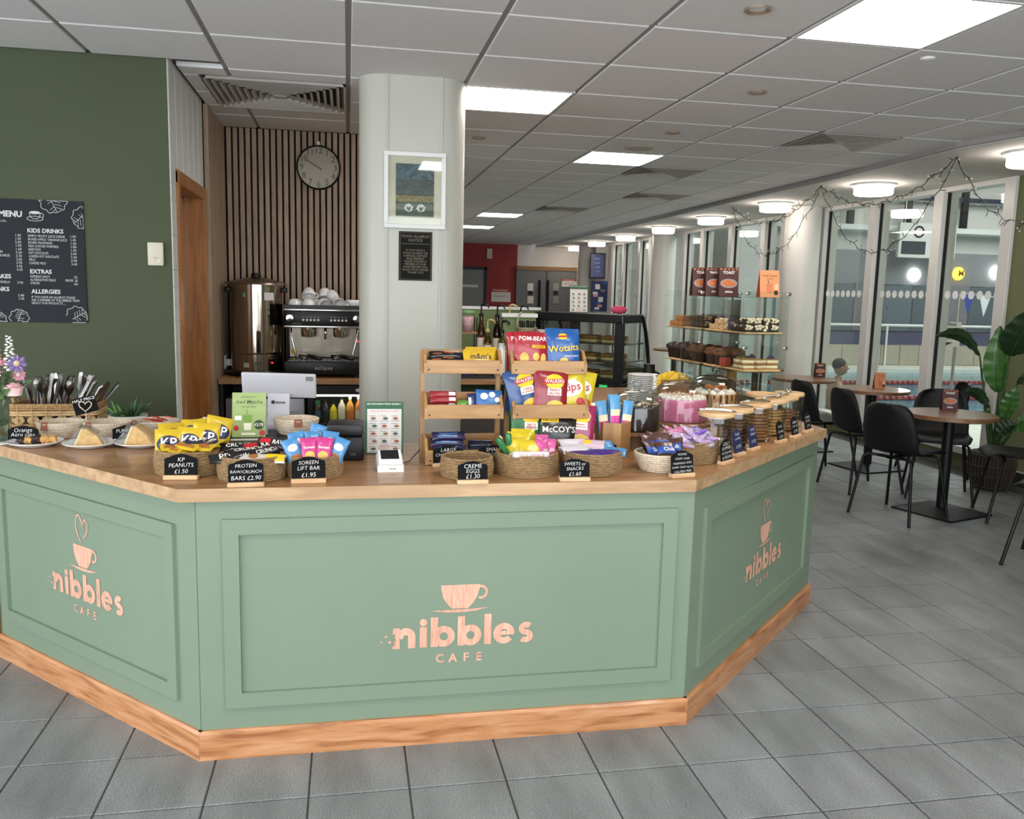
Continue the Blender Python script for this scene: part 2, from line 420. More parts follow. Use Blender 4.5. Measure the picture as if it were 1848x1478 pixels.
# panelled white wall with door
pw = MB().box(-.99, -.862, 4.66, 5.54, 2.04, CEIL+.03).box(-.852, -.85, 4.5405, 4.66, 0, CEIL+.03).build('wall_panelled', m_white); struct(pw, 'white tongue and groove panelling above the wooden door')
for k in range(6):
    y0 = 4.545+k*.165
    MB().rbox(-.868, -.847, y0+.0015, min(y0+.1635, 5.535), 2.035 if y0 > 4.6 else 2.035, CEIL+.02, .003, 1).build('plank', m_white, pw)
for k in range(24):
    MB().rbox(-.851, -.847, 4.545, 4.665, k*.085+.001, k*.085+.084, .002, 1).build('wall_tile', m_white, pw)
m_oak = WOOD('door_oak', '#8a5626', '#b87c42', 'Z', 5, .35, .2)
dr = thing('door_1', 'orange-brown oak door standing in its wooden frame beside the green wall', None); tag(dr, None, None, None, 'structure')
MB().rbox(-.95, -.835, 4.67, 4.735, 0, 2.03, .005, 1).build('door_frame', m_oak, dr)
MB().rbox(-.95, -.835, 5.47, 5.54, 0, 2.03, .005, 1).build('door_frame', m_oak, dr)
MB().rbox(-.951, -.834, 4.67, 5.54, 1.965, 2.035, .005, 1).build('door_frame', m_oak, dr)
for k in range(5):
    MB().rbox(-1.0, -.945, 4.737+k*.1466, 4.737+(k+1)*.1466-.002, .01, 1.963, .003, 1).build('door_board', m_oak, dr)
MB().rbox(-.94, -.90, 4.80, 4.93, 1.90, 1.945, .004).build('door_closer', m_steel, dr)
MB().rbox(-.945, -.935, 4.742, 4.757, .55, .85, .002).build('hinge', m_black, dr)
# slat walls
m_slat = WOOD('slat_oak', '#8d7861', '#ab937a', 'Z', 7, .55)
m_felt = M('black_felt', '#0c0c0c', .95, var=.1)
sb = MB().box(-.99, .70, 6.315, 6.44, 0, CEIL+.03).build('wall_back', m_felt); struct(sb, 'wall of vertical oak slats behind the coffee machine')
slat_me = MB().rbox(-.0145, .0145, -.011, .011, 0, CEIL, .001, 1).mesh('slat', m_slat)
x = -.795
while x < .69:
    put('slat', slat_me, sb, (x, 6.304, 0)); x += .0419
ss = MB().box(-.99, -.842, 5.54, 6.315, 0, CEIL+.03).build('wall_recess', m_felt); struct(ss, 'narrow return wall of oak slats beside the door')
MB().rbox(-.85, -.815, 5.54, 5.575, 0, CEIL, .002, 1).build('end_post', m_slat, ss)
y = 5.60
while y < 6.28:
    put('slat', slat_me, ss, (-.832, y, 0), (0, 0, PI/2)); y += .0419
struct(MB().box(.70, .78, 6.32, 19.6, 0, CEIL+.03).build('wall_passage', m_plaster), 'pale wall running back behind the serving area')
# big column with rounded ends
cp = []
for a in range(0, 181, 12): cp.append((.473+.138*math.sin(R(a)), 4.655-.138*math.cos(R(a))))
for a in range(180, 361, 12): cp.append((.198+.138*math.sin(R(a)), 4.655-.138*math.cos(R(a))))
co = MB().prism(cp, 0, CEIL+.005).build('column', m_colm, smooth='auto'); struct(co, 'large white column with rounded sides rising behind the counter')
m_joint = M('joint_grey', '#b4b8b4', .5, var=0)
for x in (.198, .473): MB().box(x-.006, x+.006, 4.512, 4.519, .3, CEIL).build('joint_strip', m_joint, co)

# pool window wall
ww = thing('window_1', 'run of tall white framed windows looking onto the swimming pool', None); tag(ww, None, None, None, 'structure')
WX = 5.35
MULL = [6.31, 7.18, 8.19, 9.15, 10.05, 10.58, 11.57, 12.56, 13.30, 14.9, 15.45, 16.4, 17.1]
for yv in MULL:
    MB().rbox(WX-.03, WX+.14, yv-.075, yv+.045, .2, 2.492, .004, 1).build('mullion', m_alu, ww)
    MB().box(WX+.02, WX+.05, yv-.088, yv-.074, .22, 2.47).build('gasket', m_black, ww)
MB().box(WX-.03, WX+.12, 6.28, 19.7, .14, .2).build('sill', m_alu, ww)
MB().box(WX-.02, WX+.12, 6.28, 19.7, 2.45, 2.492).build('head_rail', m_alu, ww)
for a, b in zip(MULL[:-1], MULL[1:]):
    MB().box(WX+.03, WX+.036, a+.03, b-.06, .2, 2.46).build('pane', m_pane, ww)
struct(MB().box(WX, WX+.1, 6.28, 19.7, 0, .14).build('wall_sill', m_olive), 'low olive upstand below the pool windows')
struct(MB().box(WX+.01, WX+.1, 17.2, 19.7, .14, 2.5).build('wall_end', m_plaster), 'plain wall past the last pool window')
# manifestation dots on the glass
m_dot = M('frosted_dot', '#e9ecea', .6, var=0)
for n, (a, b) in enumerate([(6.36, 7.08), (7.24, 8.1), (8.26, 9.05)]):
    k = a+.03
    while k < b-.02:
        d = MB(); disc(d, 0, 0, .038, .038, 0, 16); d.build('glass_dot', m_dot, ww, loc=(WX+.028, k, 1.53), rot=(0, 0, -PI/2)); k += .102
# round white pillars by the windows
for x, D, r in [(1443, 9.2, .2), (1196, 13.9, .2), (1059, 18.2, .2)]:
    P = on_y(x, 500, D)
    struct(MB().cyl(P.x, P.y, 0, 2.5, r, 32).build('pillar', M('pillar_white', '#dedcd6', .4, var=.02, scale=3), smooth='auto'), ['round white pillar standing nearest between the pool windows', 'round white pillar between the far pool windows', 'round white pillar beside the grey double doors'][[1443, 1196, 1059].index(x)])
# far end of the hall
FYW = 19.4
m_red = M('red_wall', '#8f1f22', .6, var=.04)
m_greyw = M('grey_door', '#6a6b6c', .5, var=.04)
struct(MB().box(.7, 3.80, FYW, FYW+.12, 0, 2.6).build('wall_red', m_red), 'deep red painted wall at the far end')
struct(MB().box(3.80, 5.5, FYW, FYW+.12, 0, 2.6).build('wall_far', m_plaster), 'pale grey wall over the far double doors')
d2 = thing('door_2', 'grey double doors with steel push plates at the far end', None); tag(d2, None, None, None, 'structure')
a = on_y(932, 487, FYW-.06); b = on_y(1041, 487, FYW-.06); zt = a.z
md = (a.x+b.x)/2
for x0, x1 in ((a.x, md-.005), (md+.005, b.x)):
    MB().rbox(x0, x1, FYW-.07, FYW-.01, 0, zt, .005, 1).build('door_leaf', m_greyw, d2)
MB().box(a.x, b.x, FYW-.09, FYW, zt, zt+.09).build('door_head', WOOD('lintel', '#7c5a33', '#96713f', 'X'), d2)
for px in (973, 988): P = on_y(px, 535, FYW-.08); MB().tube([(P.x, P.y-.03, .75), (P.x, P.y-.03, 1.75)], .025).build('pull_handle', m_black, d2)
m_paper = M('paper_white', '#d9d6d0', .7, var=.02)
for px, py, w, h, mt in [(957, 518, .14, .17, m_paper), (1003, 518, .14, .17, m_steel), (957, 541, .14, .17, m_paper), (1003, 541, .14, .17, m_steel), (957, 529, .1, .08, m_black), (1003, 529, .1, .08, m_black)]:
    P = on_y(px, py, FYW-.075); MB().box(P.x-w/2, P.x+w/2, P.y-.01, P.y, P.z-h/2, P.z+h/2).build('door_plate', mt, d2)
d3 = thing('door_3', 'plain grey door in the red wall', None); tag(d3, None, None, None, 'structure')
P = on_y(878, 482, FYW)
MB().rbox(1.2, P.x-.06, FYW-.05, FYW, 0, P.z-.06, .004, 1).build('door_leaf', M('grey_door_light', '#7c7e80', .5), d3)
MB().box(P.x-.06, P.x, FYW-.08, FYW, 0, P.z).build('door_frame', m_black, d3); MB().box(1.2, P.x, FYW-.08, FYW, P.z-.06, P.z).build('door_frame', m_black, d3)
Q = on_y(848, 516, FYW-.06); MB().box(Q.x-.3, Q.x+.18, FYW-.07, FYW-.05, Q.z-.03, Q.z+.03).build('door_notice', m_paper, d3)
def wall_sign(px0, py0, px1, py1, Y, name, label, red=True):
    A = on_y(px0, py0, Y); B = on_y(px1, py1, Y); w = B.x-A.x; h = A.z-B.z
    t = thing(name, label, 'sign', ((A.x+B.x)/2, Y, B.z))
    MB().box(-w/2, w/2, -.012, 0, 0, h).build('board', m_paper, t)
    MB().box(-w/2, w/2, -.014, -.011, h*.72, h).build('header', M('sign_red', '#a12328', .5), t)
    l = MB(); text(l, 'No photography', -w*.42, h*.86, w*.115, y=-.016, align='LEFT', bold=.02)
    l.build('header_lettering', m_paper, t)
    l = MB(); text(l, 'The use of photographic devices\nor taking photographs in this centre', -w*.42, h*.42, w*.055, y=-.014, align='LEFT')
    l.build('lettering', m_black, t)
    return t
wall_sign(887, 520, 921, 545, FYW-.002, 'wall_sign', 'white and red No photography sign on the red wall')
wall_sign(1014, 503, 1040, 518, FYW-.09, 'door_sign', 'small white and red sign on the grey double doors')
A = on_y(883, 458, FYW); t = thing('call_panel', 'small cream box mounted high on the red wall', 'wall box', (A.x, FYW, A.z))
MB().rbox(-.06, .06, -.05, 0, -.11, .11, .006).build('casing', M('cream_plastic', '#cbbf9c', .5), t)
for k in (-.04, .035): MB().box(-.06, .06, -.052, -.049, k, k+.006).build('seam', m_grid, t)
# wall with tv and notice board beside the far pillar
A = on_y(1066, 500, 17.5); B = on_y(1104, 500, 17.5)
struct(MB().box(A.x+.1, WX+.02, 17.5, 17.62, 0, 2.5).build('wall_corner', m_plaster), 'narrow pale wall beside the far pillar')
# television, notice board
A = on_y(1066, 456, 17.4); B = on_y(1091, 503, 17.4)
t = thing('television', 'dark blue television screen hung high on the far pale wall', 'television', ((A.x+B.x)/2, 17.42, (A.z+B.z)/2), R(-8))
w, h = (B.x-A.x)/2, (A.z-B.z)/2
MB().rbox(-w, w, -.03, .03, -h, h, .006).build('casing', m_black, t)
MB().box(-w+.02, w-.02, -.033, -.029, -h+.03, h-.03).build('screen', M('tv_screen', '#20264a', .2, var=.2, scale=5, emit='#20264a', estr=.4), t)
for k in range(4): MB().box(-w*.5+.02*k, w*.3, -.035, -.033, h*.5-k*h*.33, h*.6-k*h*.33).build('screen_text', M('screen_pale', '#59628c', .4, emit='#59628c', estr=.3), t)
MB().box(-.05, .05, .03, .08, -.05, .05).build('wall_bracket', m_black, t)
A = on_y(1070, 507, 17.4); B = on_y(1096, 562, 17.4)
t = thing('notice_board', 'tall notice board crowded with blue and white leaflets', 'notice board', ((A.x+B.x)/2, 17.47, B.z))
w, h = (B.x-A.x), (A.z-B.z)
MB().box(-w/2, w/2, -.02, .02, 0, h).build('board', M('board_blue', '#26315e', .6, var=.15, scale=8), t)
rr = random.Random(3)
for k in range(11):
    x0 = -w/2+.02+rr.random()*(w*.6); z0 = h*(.05+.085*k)
    MB().box(x0, x0+w*.3, -.026, -.019, z0, z0+h*.085).build('leaflet', [m_paper, M('leaflet_pink', '#c98f86', .6), M('leaflet_blue', '#33529a', .6), M('leaflet_tan', '#8a7560', .6)][k % 4 if k % 3 else 0], t)

# ceiling lights, vents, downlights
def ceiling_light(i, j, label):
    x, y = GX+(i+.5)*GP, GY+(j+.5)*GP
    t = thing('ceiling_light', label, 'ceiling light', (x, y, CEIL), 0, 'square ceiling lights')
    f = MB()
    for a in ((-.298, .298, -.298, -.283), (-.298, .298, .283, .298), (-.298, -.283, -.283, .283), (.283, .298, -.283, .283)): f.box(*a, -.002, .03)
    f.build('frame', m_white, t)
    MB().box(-.283, .283, -.283, .283, .004, .012).build('diffuser', m_lamp, t)
LB = {(1, 2): 'square lit ceiling panel just right of the white column', (3, 5): 'square lit ceiling panel in the middle of the ceiling', (3, -1): 'large square lit ceiling panel at the top right, nearest the camera',
      (3, 14): 'small bright ceiling panel far back, right one of the far pair', (3, 18): 'small bright ceiling panel far back beside the column edge'}
for c in LIGHTS: ceiling_light(*c, LB.get(c, 'square lit ceiling panel behind the viewer'))
m_vent = M('vent_grey', '#c2bcb4', .6, var=.06, scale=10)
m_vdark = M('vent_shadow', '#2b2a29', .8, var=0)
def vent(x, y, s, label, drop=0., n=8, mat=None):
    t = thing('air_vent', label, 'air vent', (x, y, CEIL), 0, 'square ceiling air vents')
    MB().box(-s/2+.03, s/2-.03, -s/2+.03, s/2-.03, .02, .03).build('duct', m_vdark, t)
    for k in range(n):
        a = s/2-k*s/2/(n+1); b = a-s/2/(n+1)*.7; z0 = -drop; z1 = .02
        q = MB()
        for (cx, cy, dx, dy) in ((0, -1, 1, 0), (1, 0, 0, 1), (0, 1, -1, 0), (-1, 0, 0, -1)):
            def P(r, l, z): return (cx*r+dx*l, cy*r+dy*l, z)
            pt_ = s/2/(n+1); o, i1, i2 = a, a-pt_*.3, a-pt_*.62
            q.add([P(o, -o, z0), P(o, o, z0), P(i1, i1, z0), P(i1, -i1, z0), P(i2, i2, z1), P(i2, -i2, z1)], [(0, 1, 2, 3), (3, 2, 4, 5)])
        q.build('louvre', mat or m_vent, t)
    MB().box(-s/2/(n+1), s/2/(n+1), -s/2/(n+1), s/2/(n+1), -drop, .0).build('centre_plate', mat or m_vent, t)
vent(-.37, 5.185, .73, 'large dusty square air vent above the slatted recess', .012, 9)
for (i, j), lb in zip(VENTS, ['square ceiling air vent nearest the pool windows', 'square ceiling air vent beyond the middle light panel', 'smaller looking square air vent further down the ceiling', 'faint square air vent at the far end of the ceiling']):
    vent(GX+(i+.5)*GP, GY+(j+.5)*GP, .58, lb, .006, 8)
m_brass = M('downlight_ring', '#b9a892', .35, .6, var=.05)
for x, y, lb in [(1.506, 3.141, 'unlit round downlight at the top of the picture near the big light panel'), (2.106, 4.341, 'unlit round downlight on the second row, above the middle light panel'), (2.106, 5.541, 'unlit round downlight in front of the round speaker grille'), (.906, 6.141, 'unlit round downlight just right of the column')]:
    t = thing('downlight', lb, 'downlight', (x, y, CEIL), 0, 'unlit downlights')
    MB().lathe([(.032, -.001), (.048, -.008), (.052, -.001), (.050, .004)], 24, caps=False).build('ring', m_brass, t, 'auto')
    MB().lathe([(.0, .018), (.022, .016), (.033, .0)], 20, caps=False).build('bulb', m_chrome, t, 'auto')
t = thing('ceiling_speaker', 'flat round cream speaker grille in the ceiling', 'speaker', (2.106, 6.2, CEIL))
MB().lathe([(.10, -.006), (.11, -.002), (.112, .004)], 28).build('grille', M('speaker_cream', '#b8afa2', .7), t, 'auto')
t = thing('smoke_sensor', 'tiny pale sensor disc beside the big ceiling light', 'sensor', (2.52, 3.55, CEIL))
MB().lathe([(.02, -.012), (.03, -.008), (.032, 0)], 20).build('casing', m_white, t, 'auto')
SL = [(4.60, 5.25), (4.62, 7.11), (4.58, 8.84), (4.65, 10.7), (4.7, 12.56), (4.78, 14.6), (4.84, 16.6), (4.95, 18.6)]
SLB = ['round glowing soffit lamp at the right picture edge', 'large round glowing soffit lamp, the nearest in full view', 'second round soffit lamp, above the bright pillar', 'third round soffit lamp from the right', 'fourth round soffit lamp from the right', 'fifth round soffit lamp from the right', 'sixth round soffit lamp from the right', 'farthest round soffit lamp by the grey doors']
for (x, y), lb in zip(SL, SLB):
    t = thing('soffit_lamp', lb, 'ceiling lamp', (x, y, 2.492), 0, 'round lamps along the window soffit')
    MB().lathe([(.19, -.018), (.195, 0)], 32).build('base_plate', m_white, t, 'auto')
    MB().lathe([(.155, -.095), (.165, -.085), (.165, -.018)], 32).build('shade', m_rlamp, t, 'auto')

# ---------------------------------------------------------------- pool hall beyond the glass
PY = 18.9
m_deck = M('pool_deck', '#c9cabf', .5, var=.08, scale=6)
m_pwall = M('pool_wall_pale', '#d0cec9', .7, var=.03, scale=2)
m_pgrey = M('pool_wall_grey', '#84878a', .7, var=.05, scale=2)
pf = MB().box(5.47, 24, 3.0, 9.3, -.6, -.04).box(5.47, 24, 17.0, PY+.2, -.6, -.04).box(5.47, 6.35, 9.3, 17.0, -.6, -.04).build('floor_pool', m_deck); struct(pf, 'pale wet pool surround')
MB().box(6.35, 24, 9.3, 17, -1.4, -1.3).build('pool_basin', M('pool_blue', '#4f97ad', .5, var=.1, scale=1.5), pf)
wm = M('pool_water', '#3f7886', .06, var=.2, scale=1.6, bump=.6, bscale=3.5, stretch=(1, 3, 1))
wt = MB().grid(lambda u, v: (6.35+u*17.6, 9.3+v*7.7, -.1), 4, 4).build('pool_water', wm); tag(wt, 'rippled blue swimming pool water behind the glass', 'water', None, 'stuff')
for y0 in (9.3, 16.9): MB().box(6.35, 24, y0-.02, y0+.1, -.12, -.02).build('pool_edge', M('pool_edge_white', '#d8dcd6', .4), pf)
pw_ = MB().box(5.47, 24, PY, PY+.15, -.1, 5.3).build('wall_pool', m_pwall); struct(pw_, 'pale far wall of the pool hall')
MB().box(9.5, 24, PY-.1, PY, 1.86, 2.65).build('grey_band', m_pgrey, pw_)
struct(MB().box(23.9, 24.1, 3, PY, -.1, 5.3).build('wall_pool_side', m_pwall), 'side wall of the pool hall')
struct(MB().box(5.47, 24, 2.9, 3.05, -.1, 5.3).build('wall_pool_near', m_pwall), 'near wall of the pool hall')
struct(MB().box(5.40, 5.47, 3, 19, 2.6, 5.3).box(5.40, 5.47, PY-.2, PY+.1, -.1, 5.3).build('wall_pool_upper', m_pwall), 'upper wall above the cafe windows in the pool hall')
struct(MB().box(5.4, 24, 2.9, 19.1, 5.25, 5.4).build('ceiling_pool', m_plaster), 'white ceiling of the pool hall')
# bench of beige tiles, purple band, cubicle panels
bt = M('bench_tile', '#a5a190', .5, var=.08, scale=5, rand=.06)
bn = MB().box(10.3, 23.5, PY-.75, PY-.2, -.04, .44).build('bench', M('bench_grout', '#8f8b78', .8)); tag(bn, 'long bench faced in beige tiles below the cubicles', 'bench')
for k in range(26):
    MB().box(10.3+k*.5+.01, 10.3+(k+1)*.5-.01, PY-.77, PY-.74, -.03, .43).build('tile', bt, bn)
pb = tag(MB().box(10.3, 23.5, PY-.7, PY-.25, .44, .72).build('ledge', M('ledge_purple', '#494a66', .6, var=.06)), 'dull purple ledge running along the top of the tiled bench', 'ledge')
cub = [M('cubicle_grey', '#77767c', .5), M('cubicle_teal', '#58636a', .5), M('cubicle_grey', '#77767c'), M('cubicle_slate', '#5f6c74', .5), M('cubicle_blue', '#58636a')]
cb = thing('changing_cubicles', 'row of grey and teal changing cubicle panels across the pool', 'cubicles', (10.3, PY-.15, 0))
for k in range(17):
    x0 = k*.78
    pnl = MB().rbox(x0+.01, x0+.77, -.06, 0, .74, 1.84+.02*(k % 3), .005, 1).build('panel', cub[k % 5], cb)
    if k % 2:
        for zz, r_ in ((1.3, .03), (.95, .02)):
            q = MB(); disc(q, x0+.1, zz, r_, None, -.062, 10); q.build('fixing', m_steel, pnl)
ps = MB()
gc = thing('glass_screen', 'tall pale teal glass screen left of the cubicles', 'screen', (8.55, PY-.6, 0))
m_teal = M('teal_glass', '#7fa5a5', .3, var=.08)
for k in range(4): MB().rbox(k*.42, k*.42+.4, -.03, 0, 0, 1.85, .005, 1).build('panel', m_teal if k % 2 else M('teal_glass_dark', '#4e7377', .3), gc)
MB().box(0, 1.7, -.05, .02, 1.85, 1.9).build('top_rail', m_steel, gc)
tag(MB().rbox(7.9, 8.75, 16.9+.3, 16.9+1.1, -.04, 5.3, .02, 1).build('pool_pillar', m_pwall), 'broad pale square pillar standing in the pool hall', 'pillar')
m_pl = EMIT('pool_lamp', '#ffffff', 9.); m_ply = EMIT('pool_lamp_yellow', '#ffcf3a', 2.6)
for px, py, mt, lb in [(1650, 496, m_pl, 'round white bulkhead lamp, left of the three across the pool'), (1729, 494, m_ply, 'round yellow lit letter M lamp between two white lamps'), (1798, 492, m_pl, 'round white bulkhead lamp, right of the three across the pool')]:
    P = on_y(px, py, PY-.12); t = thing('bulkhead_lamp', lb, 'wall lamp', P, 0, 'round lamps on the pool wall')
    MB().lathe([(.0, .1), (.11, .085), (.155, .03), (.16, 0)], 24, Matrix.Rotation(PI/2, 4, 'X')).build('globe', mt, t, True)
    if mt is m_ply: q = MB(); text(q, 'M', 0, 0, .2, y=-.11, bold=.03); q.build('letter', M('lamp_letter', '#8a5a10', .5), t)
# balcony glazing, hanging sign, rails
P0 = on_y(1600, 378, PY-.3)
bl = thing('balcony', 'pale balcony band with dark posts high over the pool', 'balcony', (13, PY-.25, 3.1))
MB().box(-3.5, 10, -.15, .1, 0, .12).build('ledge', m_white, bl)
for k in range(8):
    MB().box(-3+k*1.5, -2.85+k*1.5, -.05, .05, .12, 1.1).build('post', m_black, bl)
MB().box(-3.5, 10, -.04, .04, .75, .85).build('handrail', M('rail_blue', '#262a40', .5), bl)
P = on_y(1672, 435, PY-.6)
t = thing('depth_sign', 'white hanging pool board with a round emblem and the number 125', 'sign', (P.x, PY-.6, P.z))
MB().rbox(-.75, .75, -.05, .05, -.4, .4, .01, 1).build('board', m_paper, t)
MB().box(-.68, -.05, -.055, -.049, -.32, -.02).build('panel', M('sign_dark', '#3a3d44', .5), t)
q = MB(); ribbon(q, arc(-.25, .2, .12, 0, 360, 24), .04, -.056); text(q, '125', .42, -.05, .34, y=-.056, bold=.02); q.build('lettering', m_black, t)
for k in (-.6, .6): MB().tube([(k, 0, .4), (k, 0, 5.25-P.z)], .012, 6).build('hanger', m_steel, t)
t = thing('pool_railing', 'white handrail in front of the cubicles across the pool', 'railing', (10.9, PY-.8, 0))
MB().tube([(0, 0, .9), (10.5, 0, .9)], .03, 8).build('top_rail', m_white, t)
for k in range(8): MB().tube([(k*1.5, 0, -.04), (k*1.5, 0, .9)], .025, 8).build('post', m_white, t)
# lane ropes
m_rope = M('lane_red', '#8e3b40', .5, var=.15, scale=20)
for y0, lb in ((12.15, 'red lane rope floating nearer the windows'), (14.5, 'red lane rope floating in the far half of the pool')):
    t = thing('lane_rope', lb, 'lane rope', (6.6, y0, -.08), 0, 'lane ropes in the pool')
    MB().tube([(0, 0, 0), (17, 0, 0)], .012, 6).build('cable', m_steel, t)
    q = MB()
    for k in range(150): q.lathe([(.02, 0), (.055, .01), (.055, .06), (.02, .07)], 8, MT((k*.11, 0, 0), 0, 0, PI/2))
    tag(q.build('floats', m_rope, t), None, None, None, 'stuff')
# bunting flags over the pool
P = on_y(1735, 528, 15.5); Q = on_y(1830, 542, 15.5)
t = thing('bunting', 'line of white, red and blue pennants strung over the pool', 'bunting', P)
MB().tube([(0, 0, 0), ((Q-P).x, 0, (Q-P).z)], .008, 5).build('cord', m_white, t)
for fr, c in ((.45, '#e8eaea'), (.85, '#a12328'), (.15, '#2c4aa0')):
    x, z = (Q-P).x*fr, (Q-P).z*fr
    MB().prism([(x-.13, z), (x+.13, z), (x, z-.42)], -.004, .004, 'Y').build('pennant', M('pennant'+c, c, .7), t)
MB().tube([(-.02, 0, .1), (-.02, 0, -1.9)], .02, 6).build('pole', m_steel, t)
# no non swimmers sign stuck to the glass side of the pool
P = on_y(1709, 603, 9.05)
t = thing('swimmer_sign', 'white No Non Swimmers sign with down arrow on a poolside pole', 'sign', (P.x, 9.05, P.z), R(-20)); t.scale = (1.55, 1.55, 1.55)
MB().tube([(.07, .012, .3), (.07, .012, -(P.z+.04)/1.55)], .012, 8).build('pole', m_steel, t)
MB().lathe([(.07, -(P.z+.04)/1.55), (.06, -(P.z+.04)/1.55+.02)], 16, MT((.07, .012, 0))).build('pole_base', m_steel, t)
MB().box(-.095, .095, -.003, .0, -.095, .095).build('card', m_paper, t)
q = MB(); text(q, 'No Non\nSwimmers\nBeyond this\nPoint', 0, .025, .036, y=-.0045, bold=.015, line=.95)
q.add([(-.045, -.0045, -.062), (.045, -.0045, -.062), (0, -.0045, -.086)], [(0, 2, 1)]); q.build('lettering', m_black, t)
# swimmer standing in the pool
m_skin = M('skin', '#966f59', .5, var=.05)
P = at_depth(1512, 661, 12.3)
sw = thing('person', 'dark haired person standing chest deep in the pool facing right', 'person', (P.x, P.y, -.1), R(-8))
bones = [((0, 0, -.55), .15), ((0, 0, -.2), .15), ((0, 0, .12), .165), ((0, 0, .3), .13), ((.01, 0, .40), .055), ((.03, 0, .49), .06),
         ((0, -.17, .27), .075), ((.03, -.24, .05), .05), ((.14, -.22, -.16), .04), ((0, .17, .27), .075), ((.03, .24, .05), .05), ((.14, .22, -.16), .04)]
edges = [(0, 1), (1, 2), (2, 3), (3, 4), (4, 5), (3, 6), (6, 7), (7, 8), (3, 9), (9, 10), (10, 11)]
me = bpy.data.meshes.new('body'); me.from_pydata([b[0] for b in bones], edges, []); me.materials.append(m_skin)
bo = put('body', me, sw); sm = bo.modifiers.new('skin', 'SKIN')
for k, b in enumerate(bones): me.skin_vertices[0].data[k].radius = (b[1], b[1]) if k > 3 else (b[1]*.75, b[1]*1.1)
me.skin_vertices[0].data[0].use_root = True
bo.modifiers.new('sub', 'SUBSURF').levels = 2; bo.modifiers['sub'].render_levels = 2
hd = MB().ball((.045, 0, .60), .1, 16, 12, (1.0, .78, 1.2)); hd.lathe([(.022, 0), (.004, .04)], 8, MT((.135, 0, .585), 0, 0, PI/2)); hd.ball((.12, 0, .535), .03, 8, 6, (1, 1, .4))
hd.ball((.03, -.08, .59), .022, 8, 6, (1, .5, 1.4)); hd.ball((.03, .08, .59), .022, 8, 6, (1, .5, 1.4)); hd.ball((.115, -.03, .615), .012, 8, 6); hd.ball((.115, .03, .615), .012, 8, 6)
hd.build('head', m_skin, sw, True)
MB().ball((.018, 0, .645), .102, 16, 10, (1.0, .82, .9)).build('hair', M('hair_dark', '#120d0a', .8), sw, True)
# ================================================================ COUNTER
m_sage = M('sage_paint', '#7a8c77', .42, var=.03, scale=2.2, bump=.03, bscale=60)
m_oaktop = WOOD('worktop_oak', '#8f6440', '#b58a5e', 'X', 5, .33, .25, '#a3774d')
m_oakedge = WOOD('worktop_edge', '#a9855f', '#cba982', 'X', 6, .4)
m_skirt = WOOD('skirting_oak', '#985f38', '#cf9a70', 'X', 9, .38, .2, '#bd8355')
m_inlay = WOOD('logo_inlay', '#c98f78', '#e8b79f', 'Z', 22, .5)
ctr = thing('counter', 'sage green panelled cafe counter with oak skirting and nibbles logos', 'counter', (0, 0, 0))
body = [(-1.335, 4.30), (-1.335, 3.52), (-.447, 2.625), (1.135, 2.625), (2.185, 3.655), (2.185, 5.3), (1.34, 5.3), (1.34, 3.77), (.87, 3.30), (-.345, 3.30)]
MB().prism(body, 0, WT_Z0-.001).build('carcass', m_sage, ctr)
FACES = [((-1.335, 3.52), (-.447, 2.625), 'L'), ((-.447, 2.625), (1.135, 2.625), 'C'), ((1.135, 2.625), (2.185, 3.655), 'R')]
